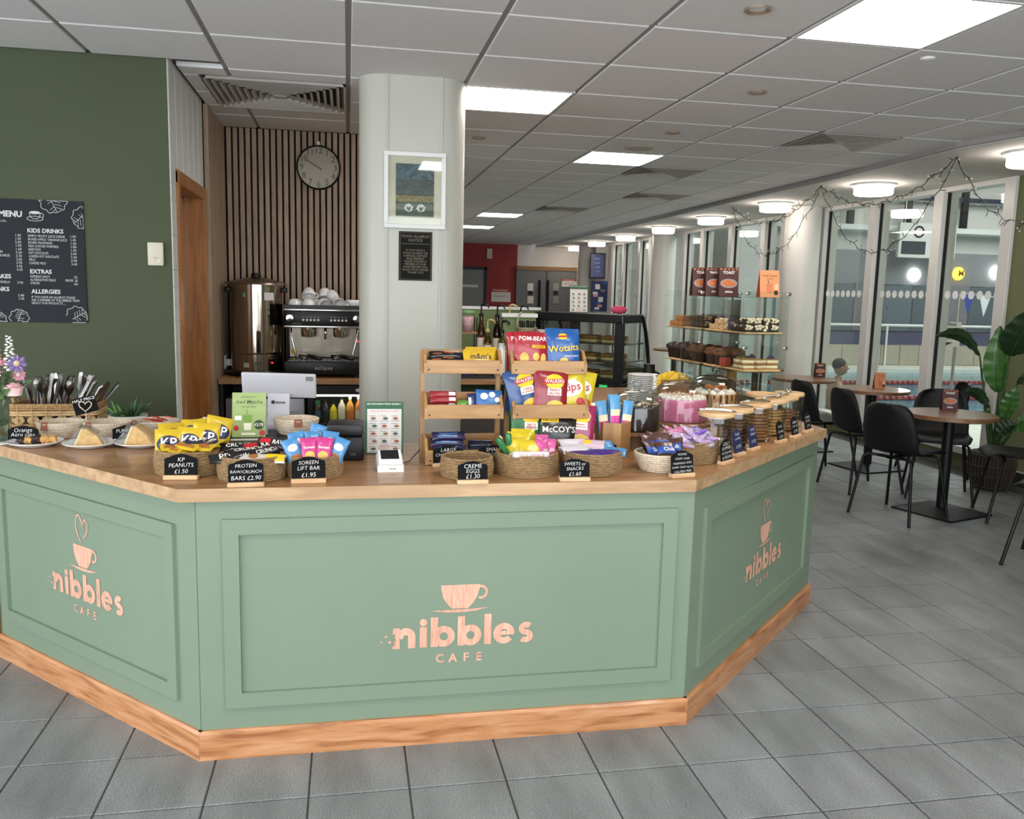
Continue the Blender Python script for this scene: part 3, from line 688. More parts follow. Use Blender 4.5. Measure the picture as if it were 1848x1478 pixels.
def nibbles_logo(parent, cx, zb, s, heart, y=-.002):
    """cup, saucer and lettering; s = x-height in metres"""
    def B(): return MB()
    x0 = cx-3.15*s; k = B(); T = lambda pts: [(x0+px*s, zb+pz*s) for px, pz in pts]
    lw = .34*s
    def stem(x, h, mb): quad(mb, x0+x*s, zb, x0+(x+.34)*s, zb+h*s, y)
    def letter(fn):
        q = B(); fn(q); q.build('logo_letter', m_inlay, parent)
    def n_(q):
        pts = [(0.04, 1), (.34, 1), (.34, 0), (0, 0), (.02, .14), (.12, .2), (.08, .34), (.18, .44), (.1, .56), (.16, .7), (0, .72)]
        q.add([(x0+px*s, y, zb+pz*s) for px, pz in pts], [(0, 10, 9, 7, 1), (1, 7, 5, 2), (2, 5, 3), (3, 5, 4), (5, 7, 6), (7, 9, 8)])
        ribbon(q, T([(.3, .55)]+arc(.63, .56, .27, 165, 0, 12)+[(.9, 0)]), lw, y-.0002)
    letter(n_)
    letter(lambda q: stem(1.27, 1.0, q)); letter(lambda q: disc(q, x0+1.44*s, zb+1.22*s, .18*s, None, y))
    for o in (1.78, 3.05):
        def b_(q, o=o):
            stem(o, 1.45, q); ribbon(q, T(arc(o+.62, .5, .355, 0, 360, 24))[:-1], lw*.95, y-.0002, True)
        letter(b_)
    letter(lambda q: stem(4.32, 1.5, q))
    letter(lambda q: (ribbon(q, T(arc(5.27, .5, .36, -38, -360, 22)), lw*.92, y), quad(q, x0+4.95*s, zb+.42*s, x0+5.78*s, zb+.62*s, y-.0002)))
    letter(lambda q: ribbon(q, T(arc(6.34, .69, .22, 38, 262, 12, .185)+arc(6.32, .315, .24, 82, -140, 12, .19)), lw*.82, y))
    for dx, dz, r in ((-.12, .34, .075), (-.3, .62, .06), (-.5, .36, .05)):
        q = B(); disc(q, x0+dx*s, zb+dz*s, r*s, None, y, 12); q.build('logo_crumb', m_inlay, parent)
    for i, c in enumerate('CAFE'):
        q = B(); text(q, c, cx+(-.93+i*.62)*s, zb-.6*s, .58*s, y=y, bold=.03); q.build('logo_letter', m_inlay, parent)
    cz = zb+1.72*s; c0 = cx+.0*s; s = s*1.13
    q = B()
    pts = [(-.8, 1.12), (.82, 1.12)]+[(.8, .9), (.72, .6), (.55, .32), (.34, .1), (-.34, .1), (-.55, .32), (-.72, .6), (-.78, .9)]
    q.add([(c0+px*s, y, cz+pz*s) for px, pz in pts], [tuple(range(len(pts)))]); q.build('logo_cup', m_inlay, parent)
    q = B(); ribbon(q, [(c0+px*s, cz+pz*s) for px, pz in arc(.86, .78, .25, 100, -110, 14)], .11*s, y); q.build('logo_cup_handle', m_inlay, parent)
    q = B(); ribbon(q, [(c0+px*s, cz+pz*s) for px, pz in [(-1.12, .04), (-.6, .0), (0, -.01), (.6, .02), (1.15, .1)]], [.02*s, .1*s, .13*s, .1*s, .02*s], y); q.build('logo_saucer', m_inlay, parent)
    if heart:
        q = B()
        pts = [(-.02, 1.22), (-.22, 1.45), (-.42, 1.75), (-.5, 2.15), (-.38, 2.5), (-.18, 2.56), (0, 2.3), (.06, 2.02), (.14, 2.28), (.32, 2.42), (.5, 2.26), (.46, 1.9), (.24, 1.6), (.1, 1.48)]
        ribbon(q, [(c0+px*s, cz+pz*s) for px, pz in pts], [.03*s]+[.09*s]*12+[.03*s], y); q.build('logo_steam', m_inlay, parent)
for (a, b, sd) in FACES:
    a = Vector((*a, 0)); b = Vector((*b, 0)); ln = (b-a).length; ang = math.atan2(b.y-a.y, b.x-a.x)
    f = thing('front_panel', None, None, a, ang); f.parent = ctr
    MB().box(.0, ln, -.004, .004, .08, WT_Z0-.002).build('panel_board', m_sage, f)
    x0, x1, z0, z1 = {'L': (.05, ln-.10, .165, .735), 'C': (.075, ln-.06, .165, .765), 'R': (.085, ln-.10, .17, .745)}[sd]
    w = .048
    outs = [((x0, z0), (x1, z0), (x1-w, z0+w), (x0+w, z0+w)), ((x1, z0), (x1, z1), (x1-w, z1-w), (x1-w, z0+w)), ((x1, z1), (x0, z1), (x0+w, z1-w), (x1-w, z1-w)), ((x0, z1), (x0, z0), (x0+w, z0+w), (x0+w, z1-w))]
    for q in outs: MB().prism(list(q), -.0165, -.003, 'Y').build('moulding', m_sage, f)
    # skirting
    k = 0.009
    MB().prism([(0, 0), (-.018, 0), (-.018, .085), (-.012, .094), (0, .094)], -k, ln+k, 'X').build('skirting', m_skirt, f)
    if sd == 'L': nibbles_logo(f, ln*.47+.035, .365, .066, True, -.0055)
    if sd == 'C': nibbles_logo(f, .80, .325, .0685, False, -.0055)
    if sd == 'R': nibbles_logo(f, ln*.515, .35, .066, True, -.0055)
for pts in ([(-1.355, 4.30), (-1.355, 3.512), (-1.335, 3.52), (-1.335, 4.30)], [(2.205, 5.3), (2.205, 3.648), (2.185, 3.655), (2.185, 5.3)]):
    MB().prism(pts, 0, .094).build('skirting', m_skirt, ctr)
MB().rbox(-1.362, -1.335, 3.50, 3.56, .095, WT_Z0-.002, .004, 1).build('corner_post', m_skirt, ctr)
# worktop
wt_out = [(-1.40, 4.40), (-1.40, 3.525), (-.495, 2.606), (1.13, 2.602), (2.2, 3.605), (2.2, 5.32), (1.30, 5.32), (1.30, 3.79), (.86, 3.345), (-.345, 3.345)]
wk = MB()
wk.cur = 0
n = len(wt_out)
wk.add([(x, y, WT_Z1) for x, y in wt_out], [tuple(range(n))])
wk.cur = 1
wk.add([(x, y, z) for z in (WT_Z0, WT_Z1) for x, y in wt_out], [(i, (i+1) % n, n+(i+1) % n, n+i) for i in range(n)]+[tuple(reversed(range(n)))])
wo = wk.build('worktop', [m_oaktop, m_oakedge]); tag(wo, 'continuous oak worktop along the top of the sage green counter', 'worktop')
TOP = WT_Z1

# ================================================================ SHARED COUNTER ITEMS
m_sea = M('seagrass', '#a98a60', .85, var=.38, scale=55, bump=.9, bscale=150, stretch=(1, 1, 4.5))
m_ropec = M('cotton_rope', '#d8c8b2', .9, var=.2, scale=130, bump=.3, bscale=200)
m_leather = M('leather_tab', '#8a4a34', .55, var=.1)
m_chalkb = M('chalkboard', '#0e0f11', .85, var=.15, scale=30, spec=.2)
m_chalk = M('chalk', '#e9e9e6', .8, var=0)
m_blockw = WOOD('sign_block', '#c39b70', '#dfbd93', 'X', 14, .55)
def seagrass_mesh(r, h, coils=9):
    prof = []; ch = h/coils
    prof.append((r*.55, .003)); prof.append((r*.9, .003))
    for k in range(coils):
        z = k*ch; rr = r*(.955+.045*math.sin(PI*(k+.5)/coils)+.0*k)
        for a in (-60, -20, 20, 60): prof.append((rr+ch*.42*math.cos(R(a))-ch*.3, z+ch/2+ch*.5*math.sin(R(a))))
    prof.append((r-.008, h+.001)); prof.append((r-.014, h-.004))
    for k in reversed(range(coils)):
        z = k*ch; rr = r*(.955+.045*math.sin(PI*(k+.5)/coils))-.013
        for a in (60, 0, -60): prof.append((rr-ch*.3*math.cos(R(a)), z+ch/2+ch*.45*math.sin(R(a))))
    prof.append((r*.85, .012)); prof.append((.0001, .012))
    return MB().lathe(prof, 56, caps=True, rf=lambda a, i: 1+.006*math.sin(40*a+i*1.3)+.008*math.sin(3*a+1))
def basket(name, label, x, y, r, h, coils=9):
    o = seagrass_mesh(r, h, coils).build(name, m_sea, None, 'auto', (x, y, TOP))
    return tag(o, label, 'basket', 'seagrass snack baskets on the counter')
def rope_mesh(rt, rb, h, coils=9):
    prof = [(.0001, .002), (rb*.9, .002)]; ch = h/coils
    for k in range(coils):
        z = k*ch; rr = rb+(rt-rb)*math.sin(PI/2*(k+.5)/coils)
        for a in (-70, -25, 25, 70): prof.append((rr-ch*.45+ch*.62*math.cos(R(a)), z+ch/2+ch*.5*math.sin(R(a))))
    prof.append((rt-ch*.5, h+.001))
    for k in reversed(range(coils)):
        z = k*ch; rr = rb+(rt-rb)*math.sin(PI/2*(k+.5)/coils)-ch*.9
        for a in (60, 0, -60): prof.append((rr-ch*.25*math.cos(R(a)), z+ch/2+ch*.45*math.sin(R(a))))
    prof.append((rb*.8, .01)); prof.append((.0001, .01))
    return MB().lathe(prof, 110, caps=False, rf=lambda a, i: 1+.014*math.sin(55*a+(i//4)*PI))
_rope = rope_mesh(.082, .06, .068).mesh('bowl', m_ropec, 'auto')
_tab = MB().grid(lambda u, v: ((u-.5)*.028, -.0865+.004*math.sin(PI*v)-(.016 if v > .75 else 0)*0+.022*max(0, v-.6), .040+.036*min(1, v*1.25)-.02*max(0, v-.8)), 4, 8)
_tabme = _tab.mesh('leather_tab', m_leather, True)
def rope_bowl(label, loc, rz=0, sc=1.):
    t = thing('rope_bowl', label, 'bowl', loc, rz, 'cream rope bowls')
    t.scale = (sc*1.07, sc*1.07, sc*.88)
    put('bowl', _rope, t); put('leather_tab', _tabme, t)
    return t
_arch = [(-.5, 0), (.5, 0), (.5, .66), (.47, .71), (.40, .735), (.3, .78), (.15, .85), (0, .875), (-.15, .85), (-.3, .78), (-.40, .735), (-.47, .71), (-.5, .66)]
def chalk_sign(label, loc, rz, lines, w=.088, h=None, block=True, lean=-.12, sizes=None, board=None, ink=None, cat='sign', name='chalk_sign', jit=.0006):
    """small arched chalkboard in a wooden foot; lines = list of (text, relative z, width fraction)"""
    t = thing(name, label, cat, loc, rz, 'little price boards on the counter')
    hh = h or w*.72
    Mx = Matrix.Translation((0, 0, .008 if block else 0)) @ Matrix.Rotation(lean, 4, 'X')
    MB().prism([(u*w, v*hh/.875) for u, v in _arch], -.002, .002, 'Y', Mx).build('board', board or m_chalkb, t)
    if block: MB().rbox(-w*.52, w*.52, -.013, .016, 0, .014, .002, 1).build('foot', m_blockw, t)
    q = MB()
    for s, zf, wf in lines:
        sz = min(fitsize(s, w*wf), w*.26)
        text(q, s, 0, hh*zf, sz, y=-.0026, jit=jit, shear=.12, tilt=.02, bold=-.012)
    me = q
    o = MB().add(me.v, me.f, Mx).build('chalk_lettering', ink or m_chalk, t)
    return t

# ---- packs: pillow shaped foil bags with printed fronts
def pack_fn(w, h, d, seed=0., crimp=.06):
    def th(x, z):
        u = abs(2*x/w); v = abs(2*z/h-1)
        e = max(0., 1-u**3.2)*max(0., 1-max(0., (v-.0)/(1-crimp))**3.2) if v < 1-crimp else 0.
        wr = 1+.08*math.sin(x/w*9+z/h*7+seed)*math.sin(z/h*11-x/w*4+seed*2)
        return d/2*math.sqrt(max(0, e))*wr+.0012
    return th
def pack_mesh(w, h, d, mat, seed=0., nx=12, nz=14, prints=()):
    th = pack_fn(w, h, d, seed)
    def px(u, v):
        x = (u-.5)*w*(1-.05*math.sin(PI*v)**2); z = v*h
        return x, z
    mb = MB()
    mb.grid(lambda u, v: (px(u, v)[0], -th(*px(u, v)), px(u, v)[1]), nx, nz)
    mb.grid(lambda u, v: (px(u, v)[0], th(*px(u, v)), px(u, v)[1]), nx, nz)
    return mb, th
def pack(name, mat, w, h, d, prints=(), seed=0., parent=None):
    """mesh data for a bag body and its print layers"""
    mb, th = pack_mesh(w, h, d, mat, seed)
    parts = [('wrapper', mb.mesh('wrapper', mat, True))]
    by = {}
    for li, p in enumerate(prints):
        kind, mt = p[0], p[1]; q = MB()
        if kind == 'ell':
            _, _, cx, cz, rx, rz = p
            for ring in range(4):
                a, b = ring/4, (ring+1)/4
                q.add([((cx+rx*r_*math.cos(2*PI*k/20))*w, 0, (cz+rz*r_*math.sin(2*PI*k/20))*h) for r_ in (a, b) for k in range(20)], [(k, (k+1) % 20, 20+(k+1) % 20, 20+k) for k in range(20)])
        elif kind == 'rect':
            _, _, x0, z0, x1, z1 = p[:6]; sk = p[6] if len(p) > 6 else 0
            q.grid(lambda u, v: ((x0+(x1-x0)*u)*w, 0, (z0+(z1-z0)*v+sk*(u-.5))*h), 8, 6)
        else:
            _, _, s, cx, cz, wf = p[:6]; tilt = p[6] if len(p) > 6 else 0
            text(q, s, cx*w, cz*h, fitsize(s, wf*w, .012), bold=.012, tilt=tilt)
        q.v = [(x, -th(x, z)-.0012-.0005*li-(.0026 if kind == 'txt' else 0), z) for x, y, z in q.v]
        parts.append(('lettering' if kind == 'txt' else 'printed_patch', q.mesh('print', mt, False)))
    return parts
def place_pack(name, parts, label, cat, loc, rot=(0, 0, 0), group=None):
    t = thing(name, label, cat, loc, 0, group, rot)
    for n, me in parts: put(n, me, t)
    return t
def foil(c, rough=.28):
    v = [int(c[i:i+2], 16)/255*.9 for i in (1, 3, 5)]; g = sum(v)/3; v = [x*.92+g*.08 for x in v]
    return M('foil'+c, v, rough, var=.06, scale=40, coat=.25, bump=.08, bscale=60)
mw = M('print_white', '#f2efe8', .4, var=0); my = M('print_yellow', '#f2c81e', .4, var=0); mr_ = M('print_red', '#b81f2a', .4, var=0)
mk = M('print_black', '#1d1a1c', .4, var=0); mcr = M('print_crisp', '#e0bc5c', .5, var=.15, scale=60); mbl = M('print_blue', '#1f4fa3', .4, var=0); mpk = M('print_pink', '#e0489a', .4, var=0)
def walkers(c, flavour, seed):
    P = [('ell', my, .08, .74, .27, .17), ('rect', mr_, -.24, .70, .38, .80, .04), ('txt', mw, 'WALKERS', .07, .75, .56, .05), ('rect', mw, -.12, .44, .28, .60), ('txt', mr_, flavour, .08, .52, .34), ('ell', mcr, .12, .2, .26, .14), ('ell', my, .18, .2, .16, .09)]
    return pack('p', foil(c), .16, .205, .05, P, seed)
PK = {
 'blue': walkers('#2b5696', 'CHEESE\n& ONION', 1.), 'red': walkers('#a41f2e', 'READY\nSALTED', 2.2), 'green': walkers('#1f7a3e', 'SALT &\nVINEGAR', 3.1), 'pink': walkers('#b32161', 'PRAWN\nCOCKTAIL', 4.),
 'skips': pack('p', foil('#e6cf1c'), .15, .195, .05, [('ell', mw, -.02, .6, .42, .2), ('txt', mr_, 'Skips', -.02, .61, .7, .12), ('txt', mr_, 'Prawn Cocktail', -.02, .1, .7), ('ell', mr_, .3, .28, .12, .09)], 5.),
 'pom': pack('p', foil('#c01d2c'), .155, .17, .05, [('txt', mw, 'POM-BEAR', .02, .82, .82), ('rect', my, .0, .58, .4, .66), ('txt', mr_, 'ORIGINAL', .2, .62, .34), ('ell', mcr, -.22, .32, .13, .14), ('ell', mcr, .12, .36, .1, .1), ('ell', mcr, .34, .3, .09, .15), ('txt', mw, 'POTATO SNACKS', .2, .12, .5)], 6.),
 'wotsits': pack('p', foil('#1f62b4'), .155, .18, .05, [('ell', my, -.02, .86, .14, .08), ('rect', mr_, -.16, .84, .12, .885), ('txt', my, 'Wotsits', 0, .56, .9, .08), ('ell', mcr, .0, .24, .13, .09), ('ell', mcr, -.26, .2, .1, .06), ('txt', mw, 'REALLY CHEESY', .22, .36, .42)], 7.),
 'mccoy': pack('p', foil('#241d1e'), .19, .17, .05, [('rect', my, -.46, .82, .0, .93, .06), ('txt', mk, 'FLAME GRILLED', -.23, .875, .4, .06), ('txt', mw, "McCOY'S", .02, .62, .88, .08), ('ell', M('print_brown', '#a5642f', .5, var=.1), .18, .22, .3, .14)], 8.),
 'kp': pack('p', foil('#e8c21a'), .085, .10, .022, [('ell', M('print_navy', '#1d2246', .4, var=0), .0, .5, .42, .27), ('txt', mw, 'KP', .0, .52, .56), ('rect', M('print_brown', '#a5642f'), -.38, .08, .38, .2)], 9.),
}
# ================================================================ ON THE COUNTER, LEFT END
def tp(px, py, z=TOP): return on_z(px, py, z)
m_china = M('white_china', '#e8e8e6', .18, var=0, coat=.3)
m_film = GLASS('cling_film', '#fbfdfc', 1.1, .1, .06)
m_sponge = M('sponge_cake', '#d9ab62', .85, var=.18, scale=60, bump=.4, bscale=150)
m_choc = M('dark_chocolate', '#2d1c16', .45, var=.2, scale=50, bump=.2)
plate_me = MB().lathe([(.0001, .004), (.055, .002), (.06, 0), (.064, .003), (.088, .012), (.1, .018), (.1005, .0205), (.098, .0205), (.085, .0155), (.062, .0075), (.0001, .0065)], 48, caps=False).mesh('plate', m_china, True)
for px, py, lb in ((64, 804, 'white plate of broken biscuit pieces beside the orange cake sign'), (163, 806, 'white plate holding a wrapped sponge wedge, middle of the three cake plates'), (257, 805, 'white plate holding a wrapped sponge wedge beside the peanut basket')):
    pl_ = put('cake_plate', plate_me, None, tp(px, py)); pl_.scale = (.94, .94, .94); tag(pl_, lb, 'plate', 'cake plates on the left counter')
def wedge(label, loc, rz, sc=1.):
    t = thing('cake_slice', label, 'cake', loc, rz, 'wrapped cake slices'); t.scale = (sc,)*3
    pr = [(-.045, 0), (.05, 0), (.03, .035), (-.005, .062), (-.02, .06)]
    b = MB().prism(pr, -.03, .03, 'Y').build('sponge', m_sponge, t)
    MB().prism([(-.047, .0), (-.02, .062), (-.014, .064), (-.04, .0)], -.031, .031, 'Y').build('icing', M('icing_cream', '#e7d3a4', .6), t)
    MB().prism([(-.075, 0), (.07, 0), (.038, .043), (-.002, .07), (-.028, .067)], -.042, .042, 'Y').build('cling_film', m_film, t)
    return t
p = tp(160, 806); wedge('golden sponge slice under film on the middle plate', (p.x, p.y, TOP+.0085), R(10))
p = tp(256, 805); wedge('golden sponge slice under film on the plate by the peanuts', (p.x, p.y, TOP+.0085), R(-12), 1.12)
p = tp(64, 804)
m_bisc = M('biscuit_tan', '#c99a5c', .85, var=.2, scale=50)
rr = random.Random(5)
for k, (dx, dy, c, r_) in enumerate([(-.05, -.01, 0, .012), (-.022, -.01, 1, .014), (.012, -.012, 0, .018), (.04, -.008, 1, .018), (.066, -.004, 1, .016), (.0, .02, 0, .015), (-.035, .02, 1, .012)]):
    q = MB().ball((0, 0, r_*.9), r_, 9, 6, (1.2, 1, .9)); q.v = [(x+.004*math.sin(z*400+k), y+.004*math.cos(x*300), max(0, z+.003*math.sin(x*500))) for x, y, z in q.v]
    tag(q.build('biscuit_piece', m_bisc if c else m_choc, None, False, (p.x+dx*.9, p.y+dy, TOP+.008)), ('rough dark chocolate chunk on the plate by the orange cake sign', 'crumbly tan biscuit chunk on the plate by the orange cake sign')[c], 'biscuit', 'broken pieces on the first plate')
chalk_sign('black chalk sign reading Orange Aero cake behind the first plate', tp(42, 801), R(-4), [('Orange', .74, .6), ('Aero cake', .5, .8), ('£3.75', .2, .4)], w=.106, h=.068, block=False)
chalk_sign('black chalk sign reading Funfetti cake between two rope bowls', tp(231, 800), R(6), [('FUNFETTI', .68, .74), ('CAKE', .42, .44), ('£', .18, .08)], w=.106, h=.07, block=False)
# half price picture clip
P = tp(157, 792)
t = thing('half_price_clip', 'black half price card held up on a cream wire with a heart', 'sign', P, R(6))
MB().tube([(0, 0, 0), (0, 0, .11)], .0018, 6).build('wire', m_ropec, t)
h = [(-.0, .108), (-.016, .125), (-.02, .138), (-.012, .147), (-.003, .142), (0, .135), (.003, .142), (.012, .147), (.02, .138), (.016, .125)]
MB().tube([(x*1.15, -.006, z) for x, z in h], .0022, 6, True).build('heart', m_ropec, t)
C = Matrix.Translation((0, 0, .128)) @ Matrix.Rotation(R(-14), 4, 'Y')
MB().box(-.042, .042, -.0015, .0015, -.028, .036, C).build('card', m_chalkb, t)
q = MB(); text(q, 'HALF PRICE', 0, .025, .0155, y=-.002); MB().add(q.v, q.f, C).build('chalk_lettering', m_chalk, t)
MB().lathe([(.022, 0), (.022, .004), (.003, .007)], 16).build('base', m_ropec, t)
# rope bowls
rope_bowl('cream rope bowl with leather tab behind the orange cake sign', tp(112, 787), R(-25))
rope_bowl('cream rope bowl in the middle of the left row', tp(195, 787), R(-35))
t3 = rope_bowl('cream rope bowl filled with red sachets beside the succulent', tp(282, 784), R(-50))
P = tp(282, 784)
msr = M('sachet_red', '#c03428', .4, var=.1)
for k in range(9):
    a = k*2.4; r_ = .012+.005*k
    tag(MB().rbox(-.016, .016, -.011, .011, -.002, .002, .001, 1).build('sauce_sachet', msr, None, False, (P.x+r_*math.cos(a), P.y+r_*math.sin(a), TOP+.056+.0016*k), (.2*math.sin(k), .2*math.cos(k), k*1.1)), 'small red sauce sachet in the rope bowl by the succulent', 'sachet', 'red sachets in the rope bowl')
# woven cutlery basket
m_wick = M('water_hyacinth', '#a9875a', .85, var=.3, scale=70, bump=.6, bscale=160)
m_wick2 = M('water_hyacinth_pale', '#c8aa7c', .85, var=.2, scale=70, bump=.5, bscale=160)
BX, BY = -1.20, 3.90
cbk = thing('cutlery_basket', 'woven rectangular basket with spiral panels holding the cutlery', 'basket', (BX, BY, TOP), R(3))
cbk.scale = (1, 1, .82)
W2, D2, BH = .165, .10, .115
def loop(z, r, mat, nm, inset=0.):
    pts = []
    for (sx, sy) in ((-1, -1), (1, -1), (1, 1), (-1, 1)):
        for a in range(0, 91, 30):
            base = {(-1, -1): 180, (1, -1): 270, (1, 1): 0, (-1, 1): 90}[(sx, sy)]
            pts.append((sx*(W2-.02-inset)+.02*math.cos(R(base+a)), sy*(D2-.02-inset)+.02*math.sin(R(base+a)), z))
    MB().tube(pts, r, 8, True).build(nm, mat, cbk, True)
for z, r_, mt, nm in ((.008, .008, m_wick, 'base_coil'), (.062, .007, m_wick2, 'braid'), (.075, .007, m_wick2, 'braid'), (.09, .006, m_wick, 'rim_coil'), (.101, .006, m_wick, 'rim_coil'), (.111, .007, m_wick, 'rim_coil')): loop(z, r_, mt, nm)
MB().box(-W2+.01, W2-.01, -D2+.01, D2-.01, .002, .008).build('bottom', m_wick, cbk)
for k in range(6):
    for sd in (-1, 1):
        cx = -W2+.03+k*(2*W2-.06)/5
        MB().tube([(cx+(.004+.018*i/40)*math.cos(i*.5), sd*(D2-.002), .035+(.004+.018*i/40)*math.sin(i*.5)) for i in range(41)], .0032, 6).build('spiral', m_wick2, cbk, True)
        MB().tube([(cx, sd*(D2+.004), .008), (cx, sd*(D2+.007), .06), (cx, sd*(D2+.006), .11)], .002, 5).build('stitch', m_wick2, cbk)
for k in range(3):
    for sd in (-1, 1):
        cy = -D2+.04+k*.06
        MB().tube([(sd*(W2-.002), cy+(.004+.018*i/40)*math.cos(i*.5), .035+(.004+.018*i/40)*math.sin(i*.5)) for i in range(41)], .0032, 6).build('spiral', m_wick2, cbk, True)
MB().tube([(-W2, -.04, .11), (-W2-.006, -.035, .135), (-W2-.006, .035, .135), (-W2, .04, .11)], .006, 8).build('handle', m_wick, cbk, True)
# cutlery
m_cut = M('cutlery_steel', '#8d8a88', .3, 1., var=.1, scale=20)
def blade(prof, th):  # prof: (z, halfwidth)
    mb = MB(); n = len(prof)
    for s in (1,):
        vs = [(hw*sx, th*sy, z) for z, hw in prof for sx, sy in ((-1, -1), (1, -1), (1, 1), (-1, 1))]
        fs = [(0, 1, 2, 3), tuple(4*(n-1)+k for k in (3, 2, 1, 0))]
        for i in range(n-1):
            for k in range(4): fs.append((4*i+k, 4*i+(k+1) % 4, 4*i+4+(k+1) % 4, 4*i+4+k))
        mb.add(vs, fs)
    return mb
knife = blade([(0, .007), (.01, .010), (.09, .008), (.11, .006), (.13, .009), (.19, .011), (.21, .006), (.215, .001)], .0015).mesh('knife', m_cut)
spoon = blade([(0, .007), (.02, .009), (.08, .006), (.13, .0035), (.145, .012), (.165, .019), (.185, .018), (.2, .008), (.203, .001)], .0014).mesh('spoon', m_cut, True)
fk = blade([(0, .007), (.02, .009), (.08, .006), (.13, .0035), (.15, .012), (.165, .013)], .0014)
for k in range(4): fk.box(-.012+k*.0068, -.012+k*.0068+.0035, -.001, .001, .165, .2)
fork = fk.mesh('fork', m_cut)
rr = random.Random(11)
for k in range(34):
    nm, me = (('knife', knife), ('fork', fork), ('spoon', spoon))[k % 3]
    x = -.14+.28*(k/33)+rr.uniform(-.01, .01); y = rr.uniform(-.06, .06); up = k % 4 == 0
    a_, b_ = rr.uniform(-.35, .35), (x*1.2)+rr.uniform(-.1, .5)
    Mr = Matrix.Rotation(b_, 4, 'Y') @ Matrix.Rotation(a_, 4, 'X') @ Matrix.Rotation(rr.uniform(-.9, .9), 4, 'Z')
    if k % 5: Mr = Mr @ Matrix.Translation((0, 0, .212)) @ Matrix.Rotation(PI, 4, 'X')
    o = put(nm, me, None); o.matrix_world = Matrix.Translation((BX+x*.75, BY+y*.7, TOP+.004)) @ Mr
    tag(o, 'stainless steel %s standing in the woven cutlery basket' % nm, nm, 'cutlery in the woven basket')
# succulent in white pot
P = tp(232, 775)
pl = thing('succulent', 'spiky dark green succulent in a white pot beside the cutlery', 'plant', P)
MB().lathe([(.0001, 0), (.062, 0), (.066, .004), (.076, .058), (.077, .062), (.071, .062), (.066, .05), (.0001, .05)], 36, caps=False).build('pot', m_china, pl, 'auto')
m_leaf = M('succulent_green', '#2f4a2c', .45, var=.25, scale=30); m_leaf2 = M('leaf_bright', '#4f7a3a', .5, var=.2, scale=30)
rr = random.Random(2)
for k in range(40):
    a = k*2.399; el = R(28+50*rr.random()); L_ = .055+.04*rr.random(); r0 = .012+.035*rr.random()
    d = Vector((math.cos(a)*math.cos(el), math.sin(a)*math.cos(el), math.sin(el))); b = Vector((math.cos(a)*r0, math.sin(a)*r0, .055))
    pts = [b+d*(L_*i/4)+Vector((0, 0, -.012*(i/4)**2)) for i in range(5)]
    MB().tube(pts, [.005, .0065, .0055, .0035, .0006], 6).build('leaf', m_leaf2 if k % 4 == 0 else m_leaf, pl, True)
